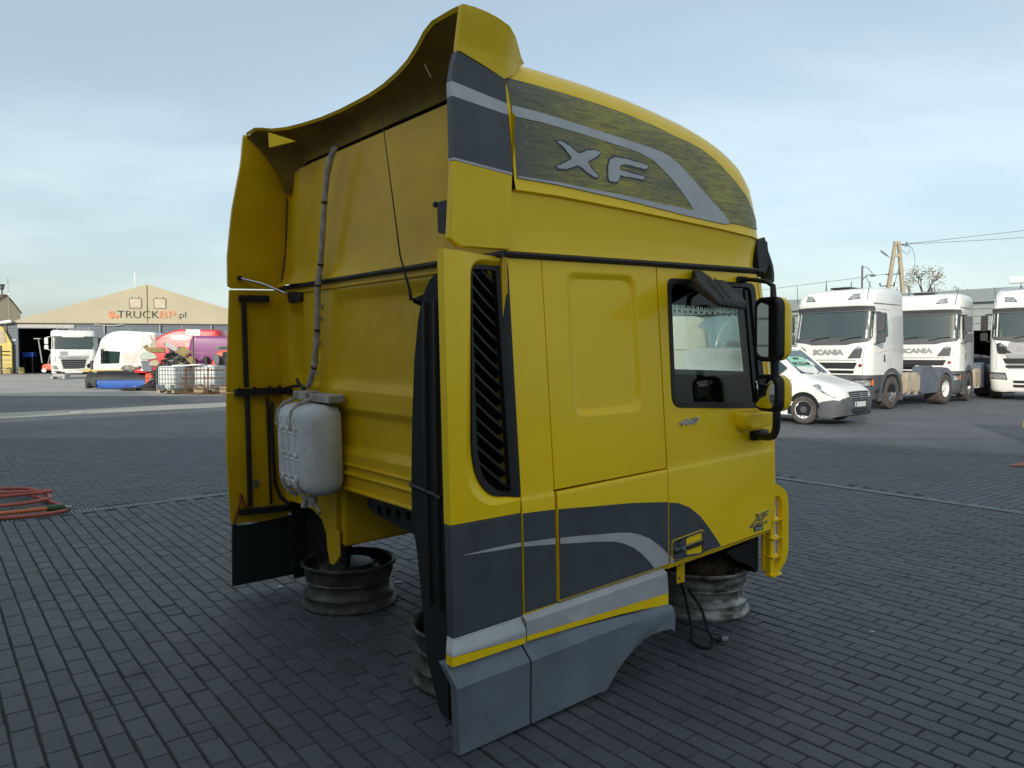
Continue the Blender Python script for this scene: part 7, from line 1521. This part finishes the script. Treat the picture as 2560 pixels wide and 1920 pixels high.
# local x runs towards the camera along the wall, -y is the yard side
def wf(u, v, o=0.0): return (u, -o, v)
MB().sheet([(-22, 0), (1.6, 0), (1.6, 3.1), (9.5, 3.1), (9.5, 0), (16, 0), (16, 5.0), (-22, 5.0)], lambda u, v, o: wf(u, v, o - .03), .2).build('wall', 'siding2', wh)
z = .1
while z < 4.6:
    for a, b_ in ([(-22, 1.6), (9.5, 16)] if z + .4 < 3.1 else [(-22, 16)]):
        MB().sheet([(a, z), (b_, z), (b_, z + .39), (a, z + .39)], lambda u, v, o: wf(u, v, .04 - .03 * smooth(z, z + .38, v) + o), .02).build('wall_board', 'siding2', wh)
    z += .42
MB().box((-3, .1, 5.05), (38.2, .9, .75)).build('fascia', 'fascia', wh)
MB().box((-3, 7, 5.3), (38, 14, .12)).build('roof', 'fascia', wh)
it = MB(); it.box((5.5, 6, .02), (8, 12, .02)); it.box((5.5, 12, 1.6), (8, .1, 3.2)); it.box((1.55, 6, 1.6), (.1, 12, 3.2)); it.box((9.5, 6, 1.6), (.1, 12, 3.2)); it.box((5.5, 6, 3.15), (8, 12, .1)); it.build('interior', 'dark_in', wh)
bx = thing('dark_container', 'dark blue skip with rubble between the second and third white truck', 'skip', (19.3, 33.5, 0), radians(8))
MB().rings([[(x, y, z) for x, y in rrect(w, 2.2, .05, 2)] for z, w in ((.35, 3.0), (1.45, 3.6), (1.5, 3.6))]).build('body', 'navy', bx, bevel=.02)
for x in (-1.1, 1.1): wheel(bx, x, -1.0, .42, .3, -1, 'tyre_dark', 'steel_dark')
rb_ = MB(); rnd = random.Random(5)
for i in range(160):
    u, v = rnd.uniform(-1.6, 1.6), rnd.uniform(-1, 1); s_ = rnd.uniform(.06, .2)
    rb_.box((u, v, 1.45 + .65 * math.exp(-((u + .7) / .8) ** 2) * (1 - abs(v) * .4) + rnd.random() * .08), (s_ * 1.5, s_, s_), rot=Matrix.Rotation(rnd.random() * 6, 3, 'Z') @ Matrix.Rotation(rnd.random() * 3, 3, 'X'))
q = rb_.build('rubble', 'rubble', bx); q['kind'] = 'stuff'

# concrete pole, lamp, wires, camera pole, tree
pl_ = thing('concrete_pole', 'concrete a-frame power pole behind the white trucks', 'pole', (28.4, 56.0, 0))
def taper(a, b, w0, w1):
    a, b = Vector(a), Vector(b); return [(a.x - w0, a.y - w0, a.z), (a.x + w0, a.y - w0, a.z), (a.x + w0, a.y + w0, a.z), (a.x - w0, a.y + w0, a.z), (b.x - w1, b.y - w1, b.z), (b.x + w1, b.y - w1, b.z), (b.x + w1, b.y + w1, b.z), (b.x - w1, b.y + w1, b.z)]
for a, b_ in (((-1.45, 0, 0), (-.12, 0, 9.95)), ((1.15, 0, 0), (.12, 0, 9.95))): MB().hexa(taper(a, b_, .19, .10)).build('leg', 'concrete', pl_)
for z, w in ((9.9, .18), (8.95, .30)): MB().box((0, 0, z), (w * 2 + .1, .22, .18)).build('tie', 'concrete', pl_)
ca_ = MB(); ca_.tube([(-.8, 0, 7.55), (.25, 0, 7.6)], .035, 5); ca_.tube([(-1.2, 0, 6.7), (-.1, 0, 6.75)], .035, 5); ca_.tube([(-.1, 0, 9.75), (.9, 0, 9.7)], .035, 5)
for x, z in ((-1.2, 6.75), (-.15, 6.8), (.2, 7.65), (.7, 9.75)): ca_.tube([(x, 0, z), (x, 0, z + .18)], .05, 6)
ca_.build('crossarm', 'steel_dark', pl_)
ct2 = MB(); ct2.tube(spline([(.5, 0, 9.6), (1.1, 0, 9.5), (1.35, 0, 8.4), (1.0, 0, 7.3), (.3, 0, 7.35)]), .015, 4); ct2.tube([(.1, -.1, 8.0), (-.75, -.1, 4.5)], .02, 4); ct2.tube([(.3, 0, 9.4), (.8, 0, 9.0), (1.0, 0, 9.4)], .02, 4); ct2.build('cable', 'steel_dark', pl_)
la = MB(); la.tube([(-.4, -.1, 8.7), (-.75, -.2, 8.85)], .03, 5); la.build('lamp_arm', 'lightgrey', pl_)
MB().rings([[Vector((-.75 - d_, -.25 + w_ * cos(a_), 8.85 + d_ * .75 + w_ * .5 * sin(a_))) for a_ in [2 * pi * k / 10 for k in range(10)]] for d_, w_ in ((0, .05), (.15, .13), (.45, .16), (.60, .05))]).build('street_lamp', 'lightgrey', pl_)
def wire(a, b, sag, label):
    a, b = Vector(a), Vector(b); p = [a.lerp(b, t / 16) - Vector((0, 0, sag * 4 * (t / 16) * (1 - t / 16))) for t in range(17)]
    tag(MB().tube(p, .014, 4).build('overhead_wire', 'steel_dark'), label, 'wire', 'overhead wires')
wire((27.7, 56.0, 7.6), (-6.0, 68.0, 3.2 + 1.5), 0.3, 'overhead wire sloping down to the left from the concrete pole')
wire((28.6, 56.0, 9.75), (60.0, 56.0, 13.6), 0.1, 'overhead wire rising to the right from the concrete pole top')
wire((28.6, 56.2, 9.80), (62.0, 60.0, 12.9), 0.3, 'second overhead wire leaving the concrete pole top to the right')
cpq = thing('camera_pole', 'thin pole with a camera arm behind the first white truck', 'pole', (23.1, 50.0, 0))
MB().tube([(0, 0, 0), (0, 0, 7.5)], .06, 6).build('pole', 'grey_body', cpq)
MB().tube([(0, 0, 7.45), (.35, 0, 7.35), (.7, 0, 6.95)], .02, 5).tube([(0, 0, 6.5), (.3, 0, 6.9), (.7, 0, 6.9)], .03, 5).tube([(.2, 0, 6.85), (1.05, 0, 5.2)], .02, 5).build('bracket', 'grey_body', cpq)
MB().box((.72, 0, 6.85), (.28, .15, .13)).build('camera_head', 'grey_body', cpq, bevel=.02)

def tree(x, y, h, r, label, nclump=70, sc=1.0):
    t = thing('autumn_tree', label, 'tree', (x, y, 0)); rnd = random.Random(int(x * 10)); tips = []
    b = MB()
    def limb(p, d, L_, r_, lev):
        q = [p]; dd = d.copy()
        for i in range(4): dd = (dd + Vector((rnd.gauss(0, .12), rnd.gauss(0, .12), rnd.gauss(.03, .08)))).normalized(); q.append(q[-1] + dd * L_ / 4)
        b.tube(q, [r_ * (1 - .16 * i) for i in range(5)], 5, caps=False)
        if lev < 3:
            for k in range(3 if lev else 5):
                nd = (dd + Vector((rnd.gauss(0, .65), rnd.gauss(0, .65), rnd.gauss(.15, .3)))).normalized(); limb(q[-1 - (k % 2)], nd, L_ * .62, r_ * .5, lev + 1)
        else: tips.append(q[-1]); tips.append(q[2])
    limb(Vector((0, 0, 0)), Vector((0, 0, 1)), h * .62, .28, 0); b.build('trunk', 'bark', t)
    for mm, frac in (('leaf', 0), ('leaf2', 1)):
        lf_ = MB()
        for i, p in enumerate(tips):
            if (i % 3 == 2) != bool(frac): continue
            if rnd.random() < .35: continue
            for k in range(34):
                c = p + Vector((rnd.gauss(0, .26), rnd.gauss(0, .26), rnd.gauss(0, .24))); s_ = rnd.uniform(.05, .11); R_ = Matrix.Rotation(rnd.random() * 6, 3, 'Z') @ Matrix.Rotation(rnd.random() * 3, 3, 'X')
                lf_.add([c + R_ @ Vector((-s_, 0, 0)), c + R_ @ Vector((0, -s_ * .5, 0)), c + R_ @ Vector((s_, 0, 0)), c + R_ @ Vector((0, s_ * .5, 0))], [(0, 1, 2, 3)])
        if lf_.v: lf_.build('foliage', mm, t)
tree(34.9, 62.0, 6.6, 2.2, 'half-bare autumn tree rising behind the warehouse roof')
